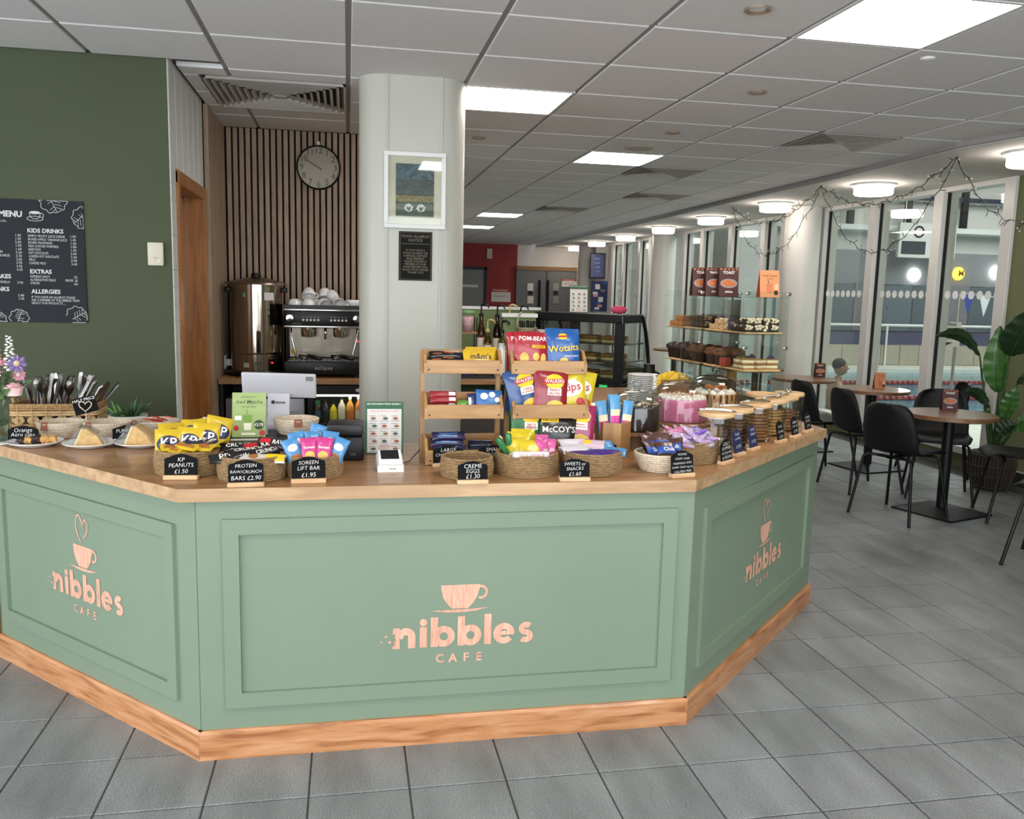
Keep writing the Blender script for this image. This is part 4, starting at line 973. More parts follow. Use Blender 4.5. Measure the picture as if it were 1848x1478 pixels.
# vase of flowers at the left edge of the picture
P = tp(-4, 798)
vz = thing('flower_vase', 'clear glass vase of cut flowers at the left end of the counter', 'vase', P)
MB().lathe([(.0001, .004), (.036, .003), (.04, .006), (.046, .05), (.044, .09), (.03, .125), (.034, .15)], 32, caps=False).build('glass', m_clear, vz, True)
MB().lathe([(.0001, .006), (.034, .007), (.042, .05), (.041, .08), (.0001, .08)], 28, caps=False).build('water', GLASS('vase_water', '#dfe8dc', .4), vz, True)
tag(MB().lathe([(.0001, 0), (.085, 0), (.1, .006), (.098, .008), (.0001, .003)], 40, caps=False).build('saucer', m_china, None, True, (P.x-.01, P.y, TOP-.0005)), 'white saucer under the flower vase', 'saucer')
vz.location.z += .004
m_stem = M('stem_green', '#4a6338', .6, var=.15)
def flower(name, label, tip, mats, kind):
    """tip = offset from the vase foot"""
    t = thing(name, label, 'flower', P, 0, 'cut flowers in the vase')
    tip = Vector(tip); mid = Vector((tip.x*.3, tip.y*.3, .16)); root = Vector((-tip.x*.15, -tip.y*.15, .012))
    pts = [root.lerp(mid, i/4) for i in range(5)]+[mid.lerp(tip, i/4)+Vector((0, 0, 0)) for i in range(1, 5)]
    MB().tube(pts, .0022, 6).build('stem', m_stem, t, True)
    rr = random.Random(len(label))
    if kind == 'spike':
        for k in range(34):
            f = k/33; a = k*2.4; r_ = .017*(1-.6*f); c = tip+Vector((math.cos(a)*r_, math.sin(a)*r_, -.09+f*.13))
            q = MB().ball((0, 0, 0), .0095*(1-.45*f), 7, 5, (1, 1, .6)); q.v = [tuple(Vector(v)+c) for v in q.v]; q.build('floret', mats[0], t, True)
    elif kind in ('daisy', 'aster'):
        n = 11 if kind == 'daisy' else 34; L_ = .026 if kind == 'daisy' else .034
        face = Vector((.45, -.85, .3)).normalized(); u = face.cross(Vector((0, 0, 1))).normalized(); v = u.cross(face)
        for k in range(n):
            a = 2*PI*k/n; d = u*math.cos(a)+v*math.sin(a); s = d.cross(face); wd = .009 if kind == 'daisy' else .004
            lift = face*(.002 if kind == 'daisy' else .012*math.sin(k*5.))
            MB().add([tip+d*.006, tip+d*L_*.6+s*wd+lift, tip+d*L_+lift*1.5, tip+d*L_*.6-s*wd+lift], [(0, 1, 2, 3)]).build('petal', mats[k % (len(mats)-1)], t)
        MB().ball(tip+face*.003, .009 if kind == 'daisy' else .012, 10, 6).build('centre', mats[-1], t, True)
    elif kind == 'cluster':
        for k in range(46):
            a = k*2.4; r_ = .036*math.sqrt(k/46); c = tip+Vector((math.cos(a)*r_, math.sin(a)*r_, -.012*(r_/.036)**2+.006*rr.random()))
            MB().ball(c, .0055, 6, 4).build('floret', mats[k % len(mats)], t)
    elif kind == 'rose':
        for k in range(16):
            a = k*2.4; r_ = .004+.0016*k; hgt = .048-.001*k
            MB().grid(lambda u_, v_: tip+Vector(((r_+.010*v_**2)*math.cos(a+(u_-.5)*2.0), (r_+.010*v_**2)*math.sin(a+(u_-.5)*2.0), -.02+hgt*v_-.006*(2*u_-1)**2*v_)), 5, 4).build('petal', mats[k % len(mats)], t, True)
    for k in range(2):
        c = mid.lerp(tip, .35+.25*k); d = Vector((math.cos(k*3+tip.x*20), math.sin(k*3+tip.x*20), .3))*.04; s = Vector((-d.y, d.x, 0))*.22
        MB().add([c, c+d*.5+s, c+d, c+d*.5-s], [(0, 1, 2, 3)]).build('leaf', m_stem, t)
pxm = 487.
def off(px, py, dy=0): return ((px+4)/pxm, dy, (798-py)/pxm)
wh = M('petal_white', '#efefe8', .6, var=.03); pu = M('petal_violet', '#7b6cae', .6, var=.1); pu2 = M('petal_lilac', '#a58cc0', .6); pk1 = M('petal_pink', '#e0a3a8', .6, var=.08); pk2 = M('petal_pale_pink', '#f0ccca', .6); pk3 = M('petal_dusty', '#b97f94', .6, var=.1); ye = M('flower_yellow', '#e0b53a', .7); bg_ = M('aster_centre', '#d8bfa0', .7)
flower('delphinium', 'tall white delphinium spike above the vase', off(24, 625), [wh], 'spike')
flower('aster', 'ragged violet aster at the right of the bouquet', off(38, 654, -.02), [pu, pu2, bg_], 'aster')
flower('sedum', 'dusty pink cluster of tiny florets in the bouquet', off(8, 652, .01), [pk3, pk1], 'cluster')
flower('daisy', 'white daisy with yellow centre in the bouquet', off(2, 672, -.04), [wh, wh, ye], 'daisy')
flower('rose', 'pale pink ruffled rose hanging low beside the vase', off(30, 702, -.01), [pk1, pk2], 'rose')
flower('astrantia', 'small mauve pink flower between aster and rose', off(33, 676, .02), [pk3, pk1, pk2], 'daisy')
flower('pink_delphinium', 'salmon pink flower spike at the picture edge', off(-4, 628, .03), [pk1], 'spike')

for k, (px, py, dy) in enumerate([(-12, 690, .03), (14, 668, .04), (44, 690, .03), (20, 700, -.05)]):
    t = thing('foliage_sprig', ['leafy green sprig at the left of the bouquet', 'leafy green sprig behind the daisy', 'leafy green sprig beside the aster', 'low leafy green sprig over the vase rim'][k], 'foliage', P, 0, 'green sprigs in the vase')
    tip = Vector(off(px, py, dy)); root = Vector((0, 0, .02)); mid = Vector((tip.x*.3, tip.y*.3, .15))
    pts = [root.lerp(mid, i/4) for i in range(5)]+[mid.lerp(tip, i/5) for i in range(1, 6)]
    MB().tube(pts, .0018, 6).build('stem', m_stem, t)
    for i in range(9):
        c = mid.lerp(tip, .1+.1*i); a = i*2.2+k; d = Vector((math.cos(a), math.sin(a)*.6, .5)).normalized()*(.05-.002*i); s_ = d.cross(Vector((0, 1, .2))).normalized()*.008
        MB().add([c, c+d*.5+s_, c+d, c+d*.5-s_], [(0, 1, 2, 3)]).build('leaf', M('foliage_green', '#4d6b3c', .6, var=.2), t)

# ================================================================ BASKETS OF SNACKS
rr = random.Random(21)
B1 = (-.503, 2.868); basket('snack_basket', 'seagrass basket heaped with yellow peanut packets', *B1, .110, .078)
n = 0
for dx, dy, dz, rx, rz, ry in [(-.055, -.045, .046, -.35, .1, 0), (.0, -.04, .052, -.4, -.12, .05), (.05, -.02, .06, -.3, .15, .1), (.075, .02, .075, -.15, .3, .25), (-.05, .02, .06, -.5, .3, 0), (.0, .035, .068, -.5, -.1, 0), (.045, .045, .07, -.45, .1, -.1)]:
    place_pack('peanut_packet', PK['kp'], 'upright yellow KP peanut packet in the first basket, '+['front row at the left', 'front row, second', 'front row, third', 'leaning at the right', 'back row at the left', 'back row, middle', 'back row at the right'][n], 'snack packet', (B1[0]+dx, B1[1]+dy, TOP+dz), (rx, ry, rz), 'peanut packets in the basket'); n += 1
for k in range(6):
    place_pack('peanut_packet', PK['kp'], 'yellow KP peanut packet lying flat at the basket front, %s from the left' % ORD[k], 'snack packet', (B1[0]-.055+k*.024, B1[1]-.075+.008*(k % 2), TOP+.072+.006*(k % 3)), (-1.35, .1*math.sin(k), -.5+.9*(k % 2)), 'flat peanut packets in the basket')
chalk_sign('chalk sign reading KP peanuts £1.50', tp(327, 865), R(-4), [('KP', .74, .2), ('PEANUTS', .5, .74), ('£1.50', .24, .4)], w=.099)
def bar(c, w=.13, h=.042, d=.018, prints=(), seed=1.): return pack('p', foil(c), w, h, d, prints, seed)
B2 = (-.298, 2.768); basket('snack_basket', 'seagrass basket heaped with black and white protein bars', *B2, .108, .075)
mdk = M('print_dark', '#241c1a', .5, var=.2)
BARS = [bar('#1c1b1d', .15, .045, .02, [('txt', mw, 'protein', 0, .5, .6)]), bar('#e9e7e0', .15, .045, .02, [('rect', my, .1, .1, .48, .9), ('ell', M('print_brown', '#a5642f'), -.15, .5, .1, .25)]), bar('#2a2024', .14, .045, .02, [('rect', mr_, -.4, .2, -.1, .8), ('txt', mw, 'RAW', .15, .5, .35)]), bar('#1a1a1c', .13, .05, .02, [('txt', mw, 'CRUNCH', 0, .5, .7)])]
for k, (dx, dy, dz, rz, rx) in enumerate([(-.045, -.055, .078, .25, -1.1), (.03, -.07, .076, -.1, -1.15), (.055, -.01, .078, .9, -.9), (-.03, .0, .082, -.3, -1.2), (.03, .04, .088, .4, -.9), (-.04, .05, .085, .1, -1.0), (.06, .05, .095, -.5, -.7), (.0, -.03, .09, .5, -1.2)]):
    place_pack('protein_bar', BARS[[0, 1, 3, 0, 2, 3, 2, 3][k]], ['black wrapped protein bar in the second basket', 'white and yellow wrapped protein bar in the second basket', 'black and red wrapped protein bar in the second basket', 'plain black wrapped protein bar in the second basket'][[0, 1, 3, 0, 2, 3, 2, 3][k]]+', '+['front left', 'front right', 'right side', 'middle left', 'middle right', 'back left', 'back right', 'lying on top'][k], 'snack bar', (B2[0]+dx, B2[1]+dy, TOP+dz-.02), (rx, 0, rz), 'protein bars in the basket')
chalk_sign('chalk sign reading protein raw crunch bars £2.90', tp(444, 878), R(3), [('PROTEIN', .74, .6), ('RAW/CRUNCH', .5, .88), ('BARS £2.90', .24, .84)], w=.102)
B3 = (-.105, 2.778); basket('snack_basket', 'small seagrass basket of blue and pink malt loaf bars', *B3, .090, .07)
SB = [bar('#4f9ad8', .052, .085, .024, [('ell', mw, 0, .62, .3, .14), ('rect', M('print_brown', '#a5642f'), -.3, .12, .3, .35)]), bar('#e23f93', .052, .085, .024, [('txt', mw, 'Soreen', 0, .6, .7), ('ell', mcr, 0, .3, .3, .16)])]
for k, (dx, dy, rx, ry, rz, c) in enumerate([(-.05, -.04, -.3, -.3, .3, 0), (-.012, -.045, -.35, -.05, .1, 1), (.025, -.045, -.35, .1, -.1, 1), (.057, -.03, -.3, .35, -.3, 0), (-.045, .005, -.2, -.2, 0, 0), (-.005, .01, -.2, .0, .2, 0), (.04, .01, -.2, .15, 0, 0), (-.01, .045, -.1, .3, 0, 0)]):
    place_pack('malt_loaf_bar', SB[c], ['blue wrapped malt loaf bar, ', 'pink wrapped malt loaf bar, '][c]+['front left of the third basket', 'left of the two pink ones', 'right of the two pink ones', 'front right of the third basket', 'second row at the left', 'second row in the middle', 'second row at the right', 'standing highest at the back'][k], 'snack bar', (B3[0]+dx, B3[1]+dy, TOP+.045+.01*(k > 3)+(.02 if k == 7 else 0)), (rx, ry, rz), 'malt loaf bars in the basket')
chalk_sign('chalk sign reading Soreen lift bar £1.95', tp(557, 871), R(2), [('SOREEN', .74, .58), ('LIFT BAR', .5, .66), ('£1.95', .22, .42)], w=.102)
basket('snack_basket', 'empty seagrass basket behind the creme eggs sign', .383, 2.735, .088, .066, 7)
chalk_sign('chalk sign reading creme eggs £1.30', tp(853, 873), R(0), [('CREME', .74, .6), ('EGGS', .5, .44), ('£1.30', .24, .46)], w=.094, h=.064)
B5 = (.588, 2.762); basket('snack_basket', 'seagrass basket of yellow, pink and green sweets', *B5, .108, .073)
SW = {'y': bar('#f0d318', .085, .095, .03, [('ell', mr_, .1, .3, .18, .12), ('ell', my, .1, .32, .12, .07)], 2.), 'p': bar('#e85aa6', .045, .085, .02, [('txt', mw, 'Lolly', 0, .5, .7, .5)], 3.)}
for n, (dx, dy, dz, rx, rz, kk) in enumerate([(-.03, -.02, .03, -.4, .1, 'y'), (.005, -.035, .024, -.45, -.1, 'y'), (-.02, .02, .04, -.35, 0, 'y'), (.0, .05, .045, -.3, .1, 'y'), (.05, -.03, .032, -.35, .2, 'p'), (.075, -.01, .03, -.3, -.1, 'p'), (.06, .02, .04, -.3, .1, 'p')]):
    place_pack('sweet_packet', SW[kk], ['bright yellow sweet bag at the left front of the sweets basket', 'bright yellow sweet bag at the front of the sweets basket', 'bright yellow sweet bag in the second row', 'bright yellow sweet bag standing hindmost', 'bright pink sweet packet beside the yellow bags', 'bright pink sweet packet at the right rim', 'bright pink sweet packet in the second row'][n], 'sweets', (B5[0]+dx, B5[1]+dy, TOP+dz), (rx, .05, rz), 'sweets in the middle basket')
def roll(label, c, loc, rot, txt_=None, r=.010, L_=.085):
    t = thing('sweet_roll', label, 'sweets', loc, 0, 'sweet rolls in the middle basket', rot)
    MB().lathe([(.0001, -L_/2), (r*.8, -L_/2), (r, -L_/2+.004), (r, L_/2-.004), (r*.8, L_/2), (.0001, L_/2)], 16, caps=False).build('wrapper', foil(c), t, 'auto')
    MB().lathe([(r*1.01, -L_/2+.008), (r*1.02, -L_/2+.02)], 16, caps=False).build('band', mw, t, True)
    if txt_:
        q = MB(); text(q, txt_, 0, 0, fitsize(txt_, L_*.7)); MB().add([(-r*math.cos(z/r)-.0006*0, -r*1.04*math.cos(z/r), x) if 0 else (r*1.04*math.sin(z/r), -r*1.04*math.cos(z/r), x) for x, y, z in q.v], q.f).build('lettering', mr_, t)
    return t
roll('green mint roll leaning at the left of the sweets basket', '#2f8a4a', (B5[0]-.082, B5[1]-.03, TOP+.088), (.2, -.6, 0))
roll('second green mint roll standing upright in the sweets basket', '#2f8a4a', (B5[0]-.06, B5[1]+.0, TOP+.092), (.1, -.1, 0))
roll('white Love Hearts roll lying across the front of the sweets basket', '#ece6ea', (B5[0]-.005, B5[1]-.088, TOP+.078), (0, PI/2, 0), 'LOVE HEARTS', .0105, .12)
B6 = (.818, 2.772); basket('snack_basket', 'seagrass basket of purple and blue chocolate packets', *B6, .106, .072)
for k, (dx, dy, dz, rx, rz, c, w_) in enumerate([(-.03, -.06, .072, -1.2, .05, '#4b2a8c', .12), (.03, -.055, .073, -1.15, -.1, '#4b2a8c', .11), (.06, -.02, .075, -1.2, -.5, '#3f97d8', .1), (.045, .03, .082, -1.0, .2, '#3f97d8', .11), (-.05, -.01, .082, -1.2, .3, '#ece6ee', .11), (-.01, .03, .09, -1.1, -.35, '#e8c8d8', .12), (-.05, .04, .085, -.9, .1, '#ece6ee', .1)]):
    pk_ = bar(c, w_, .05, .02, [('rect', my, -.1, .3, .1, .7)] if c == '#e8c8d8' else [], k)
    place_pack('chocolate_packet', pk_, {'#4b2a8c': 'deep purple chocolate packet at the front of the snacks basket', '#3f97d8': 'sky blue chocolate packet in the snacks basket', '#ece6ee': 'white chocolate packet at the left of the snacks basket', '#e8c8d8': 'pale pink chocolate packet with a yellow spot'}[c], 'sweets', (B6[0]+dx, B6[1]+dy, TOP+dz-.02), (rx, 0, rz), 'packets in the snacks basket')
chalk_sign('chalk sign reading sweets or snacks £1.60', tp(1037, 868), R(-2), [('SWEETS or', .74, .74), ('SNACKS', .5, .58), ('£1.60', .24, .4)], w=.097, h=.064)
chalk_sign('chalk sign half hidden behind the snacks basket', (.905, 2.93, TOP), R(-14), [('UPS', .6, .3)], w=.10, h=.065)
chalk_sign('chalk sign reading large chocolate before the left rack', (.338, 2.872, TOP), R(0), [('LARGE', .76, .5), ('CHOCOLATE', .5, .84)], w=.104, h=.066)
chalk_sign('chalk sign reading small chocolate before the left rack', (.495, 2.874, TOP), R(2), [('SMALL', .76, .5), ('CHOCOLATE', .5, .84)], w=.104, h=.066)

# ================================================================ TILL
m_grey = M('till_white', '#b4b4b9', .4, var=.01)
dw = thing('cash_drawer', 'black cash drawer under the till tablet', 'cash drawer', (-.247, 3.07, TOP))
MB().rbox(-.165, .165, -.18, .19, .004, .068, .004, 1).build('casing', m_black, dw); MB().rbox(-.158, .158, -.184, -.178, .01, .05, .003, 1).build('drawer_front', M('drawer_front', '#202022', .5), dw)
for sx in (-.14, .14):
    for sy in (-.15, .16): MB().cyl(sx, sy, 0, .005, .012, 12).build('foot', m_black, dw)
DZ = TOP+.068
ts = thing('till_tablet', 'white till tablet on its stand, seen from the back', 'tablet', tp(503, 772, DZ), R(-4))
MB().rbox(-.045, .045, -.05, .07, 0, .012, .004).build('base', m_grey, ts)
MB().prism([(-.012, .012), (.012, .012), (.03, .125), (.012, .13)], -.04, .04, 'X').build('stand', m_grey, ts)
q = MB(); text(q, 'sumup', .008, .098, .014, y=0, bold=.02); q.add([(-.026, 0, .092), (-.014, 0, .092), (-.014, 0, .104), (-.026, 0, .104)], [(0, 1, 2, 3)])
MB().add([(x, -.0145+(z-.012)*.2+.001-.003+ (z-.012)*.0, z) for x, y, z in q.v], q.f).build('lettering', m_black, ts)
tm = Matrix.Translation((0, .03, .155)) @ Matrix.Rotation(R(1), 4, 'Y') @ Matrix.Rotation(R(18), 4, 'X')
MB().rbox(-.138, .138, -.007, .007, -.045, .055, .006, 3, tm).build('tablet_body', m_grey, ts, 'auto')
MB().rbox(.10, .128, -.0085, -.006, .028, .046, .001, 1, tm).build('camera_bump', M('lens_grey', '#77777c', .3), ts)
rope_bowl('cream rope bowl with leather tab standing on the cash drawer', tp(535, 781, DZ), R(8), .93)
# iced matcha flyer
m_fg = M('flyer_green', '#97ab68', .5, var=.12, scale=30)
def flyer_card(name, label, loc, rz, w, h, base, prints, lean=R(-9), back=None):
    t = thing(name, label, 'flyer', loc, rz)
    X = Matrix.Rotation(lean, 4, 'X')
    MB().box(-w/2, w/2, -.001, .001, 0, h, X).build('card', base, t)
    MB().box(-w/2, w/2, -.001, .001, 0, h*.98, Matrix.Translation((0, h*.36, 0)) @ Matrix.Rotation(-lean*1.3, 4, 'X')).build('back_card', back or m_paper, t)
    for nm, mt, fn in prints:
        q = MB(); fn(q, w, h); MB().add([(x, y-.0013, z) for x, y, z in q.v], q.f, X).build(nm, mt, t)
    return t
P = tp(449, 789, DZ)
flyer_card('matcha_flyer', 'green flyer for iced matcha standing on the cash drawer', (P.x, P.y, DZ), R(-3), .115, .158, m_fg, [
    ('title', M('ink_green', '#2c4a1e', .6, var=0), lambda q, w, h: (text(q, 'REFRESHING', 0, h*.9, .009), text(q, 'Iced Matcha', 0, h*.79, fitsize('Iced Matcha', w*.78), shear=.25, bold=.01), text(q, 'YOUR WAY', 0, h*.68, .010))),
    ('price_disc', M('ink_green', '#2c4a1e'), lambda q, w, h: disc(q, w*.3, h*.28, w*.15, None, -.0002)),
    ('drink', M('matcha_milk', '#e9e4cf', .5, var=0), lambda q, w, h: (q.add([(-w*.14, 0, h*.16), (w*.06, 0, h*.16), (w*.1, 0, h*.5), (-w*.18, 0, h*.5)], [(0, 1, 2, 3)]), quad(q, -w*.22, h*.05, w*.2, h*.1))),
    ('matcha', M('matcha_green', '#6f9a3a', .5, var=.1), lambda q, w, h: (q.add([(-w*.16, -.0003, h*.32), (w*.08, -.0003, h*.32), (w*.1, -.0003, h*.5), (-w*.18, -.0003, h*.5)], [(0, 1, 2, 3)]), ribbon(q, [(-w*.04, h*.5), (-w*.07, h*.63)], .004, -.0004))),
    ('price', mw, lambda q, w, h: (text(q, '£3.75', w*.3, h*.28, .014, y=-.0004, bold=.02), quad(q, -w*.42, h*.38, -w*.22, h*.48))),
    ('fruit', mr_, lambda q, w, h: (disc(q, -w*.38, h*.2, w*.08), disc(q, w*.4, h*.1, w*.09)))])
tag(MB().box(-.05, .05, -.016, .016, 0, .0006).build('receipt', m_paper, None, False, (P.x-.005, P.y-.05, DZ), R(3)), 'white paper slip lying before the matcha flyer', 'paper')
P = tp(397, 816)
t = thing('hand_sanitiser', 'clear and blue pump bottle behind the peanut basket', 'bottle', (-.462, 3.10, TOP))
MB().lathe([(.0001, 0), (.028, 0), (.03, .004), (.03, .05), (.0001, .05)], 24, caps=False).build('gel', M('gel_blue', '#25386e', .2), t, 'auto')
MB().lathe([(.03, .05), (.03, .085), (.02, .1), (.012, .104), (.012, .11)], 24, caps=False).build('bottle_top', m_clear, t, True)
MB().lathe([(.013, .106), (.013, .12), (.005, .122), (.005, .136)], 16).build('pump', m_white, t, 'auto'); MB().rbox(-.035, .012, -.006, .006, .134, .142, .002).build('nozzle', m_white, t)
# receipt printer
t = thing('receipt_printer', 'black receipt printer beside the allergy notice', 'printer', (-.008, 3.06, TOP), R(-3))
MB().rbox(-.066, .066, -.065, .075, .0, .085, .008).build('body', m_black, t, 'auto'); MB().rbox(-.064, .064, -.05, .078, .085, .128, .012).build('lid', M('printer_lid', '#1d1d1f', .45), t, 'auto')
q = MB(); text(q, 'star', -.025, .06, .016, y=-.0665, bold=.01); q.build('lettering', m_paper, t)
MB().rbox(.015, .04, -.068, -.06, .018, .032, .002).build('switch', M('switch_black', '#0a0a0a', .3), t)
# allergy notices
m_agreen = M('notice_green', '#1f5c3c', .5, var=.03)
def allergy_notice(label, loc, rz, w, h, lean):
    t = thing('allergy_notice', label, 'notice', loc, rz); X = Matrix.Rotation(lean, 4, 'X')
    MB().rbox(-w/2, w/2, -.002, .002, 0, h, .001, 1, X).build('panel', m_agreen, t)
    MB().box(-w*.45, w*.45, -.0032, -.002, h*.03, h*.86, X).build('sheet', m_paper, t)
    q = MB(); text(q, 'DO YOU HAVE A FOOD ALLERGY ?', 0, h*.955, fitsize('DO YOU HAVE A FOOD ALLERGY ?', w*.9), y=-.0035, bold=.02); MB().add(q.v, q.f, X).build('title', mw, t)
    q = MB(); text(q, 'PLEASE ASK BEFORE YOU ORDER', 0, h*.82, fitsize('PLEASE ASK BEFORE YOU ORDER', w*.75), y=-.0036); ribbon(q, [(-w*.13, h*.055), (w*.15, h*.055), (w*.15, h*.16), (-w*.13, h*.16)], w*.012, -.0036, True); text(q, 'PLEASE ASK\nBEFORE YOU\nORDER !', 0, h*.11, w*.045, y=-.0036); MB().add(q.v, q.f, X).build('red_lettering', mr_, t)
    cols = [M('allergen_a', '#8a6a4a', .6), M('allergen_b', '#4a5a4a', .6), M('allergen_c', '#a0583f', .6)]
    for r_ in range(5):
        for c in range(3):
            if r_ == 4 and c == 1: continue
            q = MB(); cx = (c-1)*w*.29; cz = h*(.68-.145*r_); disc(q, cx+w*.03*((r_+c) % 2), cz, w*.07, h*.028, -.0037, 10)
            MB().add(q.v, q.f, X).build('allergen_picture', cols[(r_+c) % 3], t)
            q = MB(); quad(q, cx-w*.11, cz+h*.042, cx+w*.06, cz+h*.05, -.0037); quad(q, cx-w*.11, cz-h*.05, cx+w*.1, cz-h*.042, -.0037); MB().add(q.v, q.f, X).build('caption', M('ink_teal', '#3a5560', .6, var=0), t)
    MB().box(-w/2, w/2, -.0, .05, 0, .002).build('foot', m_clear, t)
    return t
allergy_notice('green bordered food allergy notice standing beside the card reader', (.131, 3.12, TOP), R(-2), .138, .192, R(-7))
P = tp(704, 851)
t = thing('card_reader', 'white card reader with a dark screen on its dock', 'card reader', (P.x, P.y+.035, TOP), R(2))
MB().prism([(-.045, 0), (.045, 0), (.045, .045), (.03, .05), (-.04, .022)], -.043, .043, 'X').build('dock', m_white, t)
X = Matrix.Translation((0, -.004, .036)) @ Matrix.Rotation(R(22), 4, 'X')
MB().rbox(-.040, .040, -.040, .042, .0, .012, .005, 2, X).build('reader', M('reader_white', '#eeeef0', .25), t, 'auto'); MB().rbox(-.030, .030, -.018, .036, .0115, .0135, .001, 1, X).build('screen', M('reader_screen', '#18181b', .12), t)
q = MB(); text(q, 'sumup', .006, .012, .009, y=-.0455); q.build('lettering', m_black, t)
tag(MB().tube([(.19, 2.93, TOP+.004), (.215, 2.97, TOP+.005), (.235, 3.0, TOP+.02), (.252, 3.03, TOP+.03)], .0025, 6).build('cable', M('cable_grey', '#5a564e', .5)), 'thin grey cable behind the card reader', 'cable')
# ================================================================ BAMBOO RACKS
m_bam = WOOD('bamboo', '#9c7244', '#ba8f5b', 'X', 7, .4, .1)
m_bamz = WOOD('bamboo_upright', '#977045', '#b58b57', 'Z', 7, .4, .1)
RW = .292
def rack(label, x, rz=0):
    t = thing('display_rack', label, 'display rack', (x, 2.90, TOP), rz, 'three tier bamboo racks')
    for sx in (0, RW-.016):
        MB().prism([(.150, 0), (.178, 0), (.178, .385), (.160, .385)], sx, sx+.016, 'X').build('upright', m_bamz, t)
    for z, y0, y1, h in ((.002, .0, .165, .05), (.155, .045, .165, .05), (.31, .085, .175, .048)):
        tr = MB().box(.017, RW-.017, y0+.008, y1-.006, z+.002, z+.008).build('tray_base', m_bam, t)
        f = MB().rbox(.016, RW-.016, y0, y0+.008, z, z+h, .0015, 1).build('tray_front', m_bam, t)
        MB().rbox(.016, RW-.016, y1-.006, y1, z, z+h+.032, .0015, 1).build('tray_back', m_bam, t)
        for sx in (.007, RW-.017):
            MB().prism([(y0-.002, z), (y1-.001, z), (y1-.001, z+h+.034), (y0+.045, z+h+.034), (y0-.002, z+h*.75)], sx, sx+.010, 'X').build('tray_side', m_bam, t)
        for px in (.024, RW-.024):
            q = MB(); disc(q, px, z+.014, .0032, None, y0-.0005, 10); q.build('screw', m_black, t)
    return t
RX1, RX2 = .255, .566
rack('bamboo three tier rack of chocolate bars, left of the pair', RX1)
rack('bamboo three tier rack of crisp packets, right of the pair', RX2)
def rp(x, y, z, rx0=RX1): return (rx0+x, 2.90+y, TOP+z)
# left rack: chocolate
mor = M('print_orange', '#d8763a', .4, var=0)
kb = bar('#1a1617', .125, .032, .018, [('txt', mor, 'Wispa', .05, .5, .3), ('rect', mor, -.4, .3, -.15, .38)])
for k in range(3):
    place_pack('chocolate_bar', kb, 'black chocolate bar with orange lettering on the top tier, %s from the front' % ORD[k], 'chocolate bar', rp(.085+.004*k, .107+.016*k, .325+.018*k), (-.9, .03*(k-1), .04*(k-1)), 'black bars on the left rack')
mm = bar('#f2c21c', .115, .07, .02, [('txt', M('print_choc', '#4a2413', .4, var=0), 'm&m\'s', .05, .66, .66)], 3.)
for k in range(3):
    place_pack('chocolate_pouch', mm, 'yellow chocolate pouch on the top tier, %s from the front' % ORD[k], 'sweets', rp(.205+.008*k, .108+.018*k, .322+.006*k), (-.35, .0, .03*k), 'yellow pouches on the left rack')
kk = bar('#a81c28', .095, .024, .016, [('rect', mw, .2, .25, .45, .75)], 2.)
for k in range(4):
    place_pack('chocolate_bar', kk, 'red chocolate bar on the middle tier, %s up in the stack' % ORD[k], 'chocolate bar', rp(.075, .07+.012*(k % 2), .172+.018*k), (-.4, 0, .02*k), 'red bars on the left rack')
place_pack('chocolate_bar', bar('#5fa832', .045, .045, .02, [('txt', mw, 'Yes', .1, .55, .5)], 1.), 'small green packet on the middle tier of the left rack', 'chocolate bar', rp(.145, .072, .172), (-.25, 0, .05))
place_pack('chocolate_bar', bar('#5fa832', .045, .03, .02, [], 1.), 'second green packet lying behind the small green packet', 'chocolate bar', rp(.147, .105, .175), (-.3, 0, .05))
nb = bar('#1f2f6e', .03, .07, .02, [('rect', mw, -.4, .2, -.1, .8)], 1.)
for k in range(2): place_pack('chocolate_bar', nb, ['navy blue wrapper standing next to the green packet', 'navy blue wrapper standing next to the puzzles bag'][k], 'chocolate bar', rp(.176+.016*k, .078+.01*k, .170), (-.15, 0, .1), 'navy wrappers on the left rack')
place_pack('sweet_bag', pack('p', foil('#2f74c0'), .095, .085, .03, [('ell', mw, -.2, .72, .14, .14), ('ell', mw, .1, .8, .12, .12), ('ell', mw, .3, .6, .1, .1), ('txt', mr_, 'PUZZLES', 0, .26, .86)], 3.), 'blue Puzzles sweet bag on the middle tier of the left rack', 'sweets', rp(.235, .08, .168), (-.2, .06, 0))
db = bar('#2a2352', .12, .032, .016, [('rect', M('print_skyblue', '#4f86c4', .4, var=0), -.35, .3, .2, .45), ('rect', M('print_skyblue', '#4f86c4'), -.3, .6, .25, .7)], 2.)
for k in range(4):
    place_pack('chocolate_bar', db, 'dark purple chocolate bar on the bottom tier, %s up in the stack' % ORD[k], 'chocolate bar', rp(.09+.005*(k % 2), .04+.02*(k // 2), .012+.022*(k % 4)), (-.6, 0, .03*k), 'purple bars on the left rack')
for k in range(3):
    place_pack('chocolate_bar', bar('#1f2440', .09, .03, .016, [], 4.), 'dark navy chocolate bar at the right of the bottom tier, %s from the front' % ORD[k], 'chocolate bar', rp(.21, .05+.02*k, .012+.016*k), (-.7, 0, -.1*k), 'navy bars on the left rack')
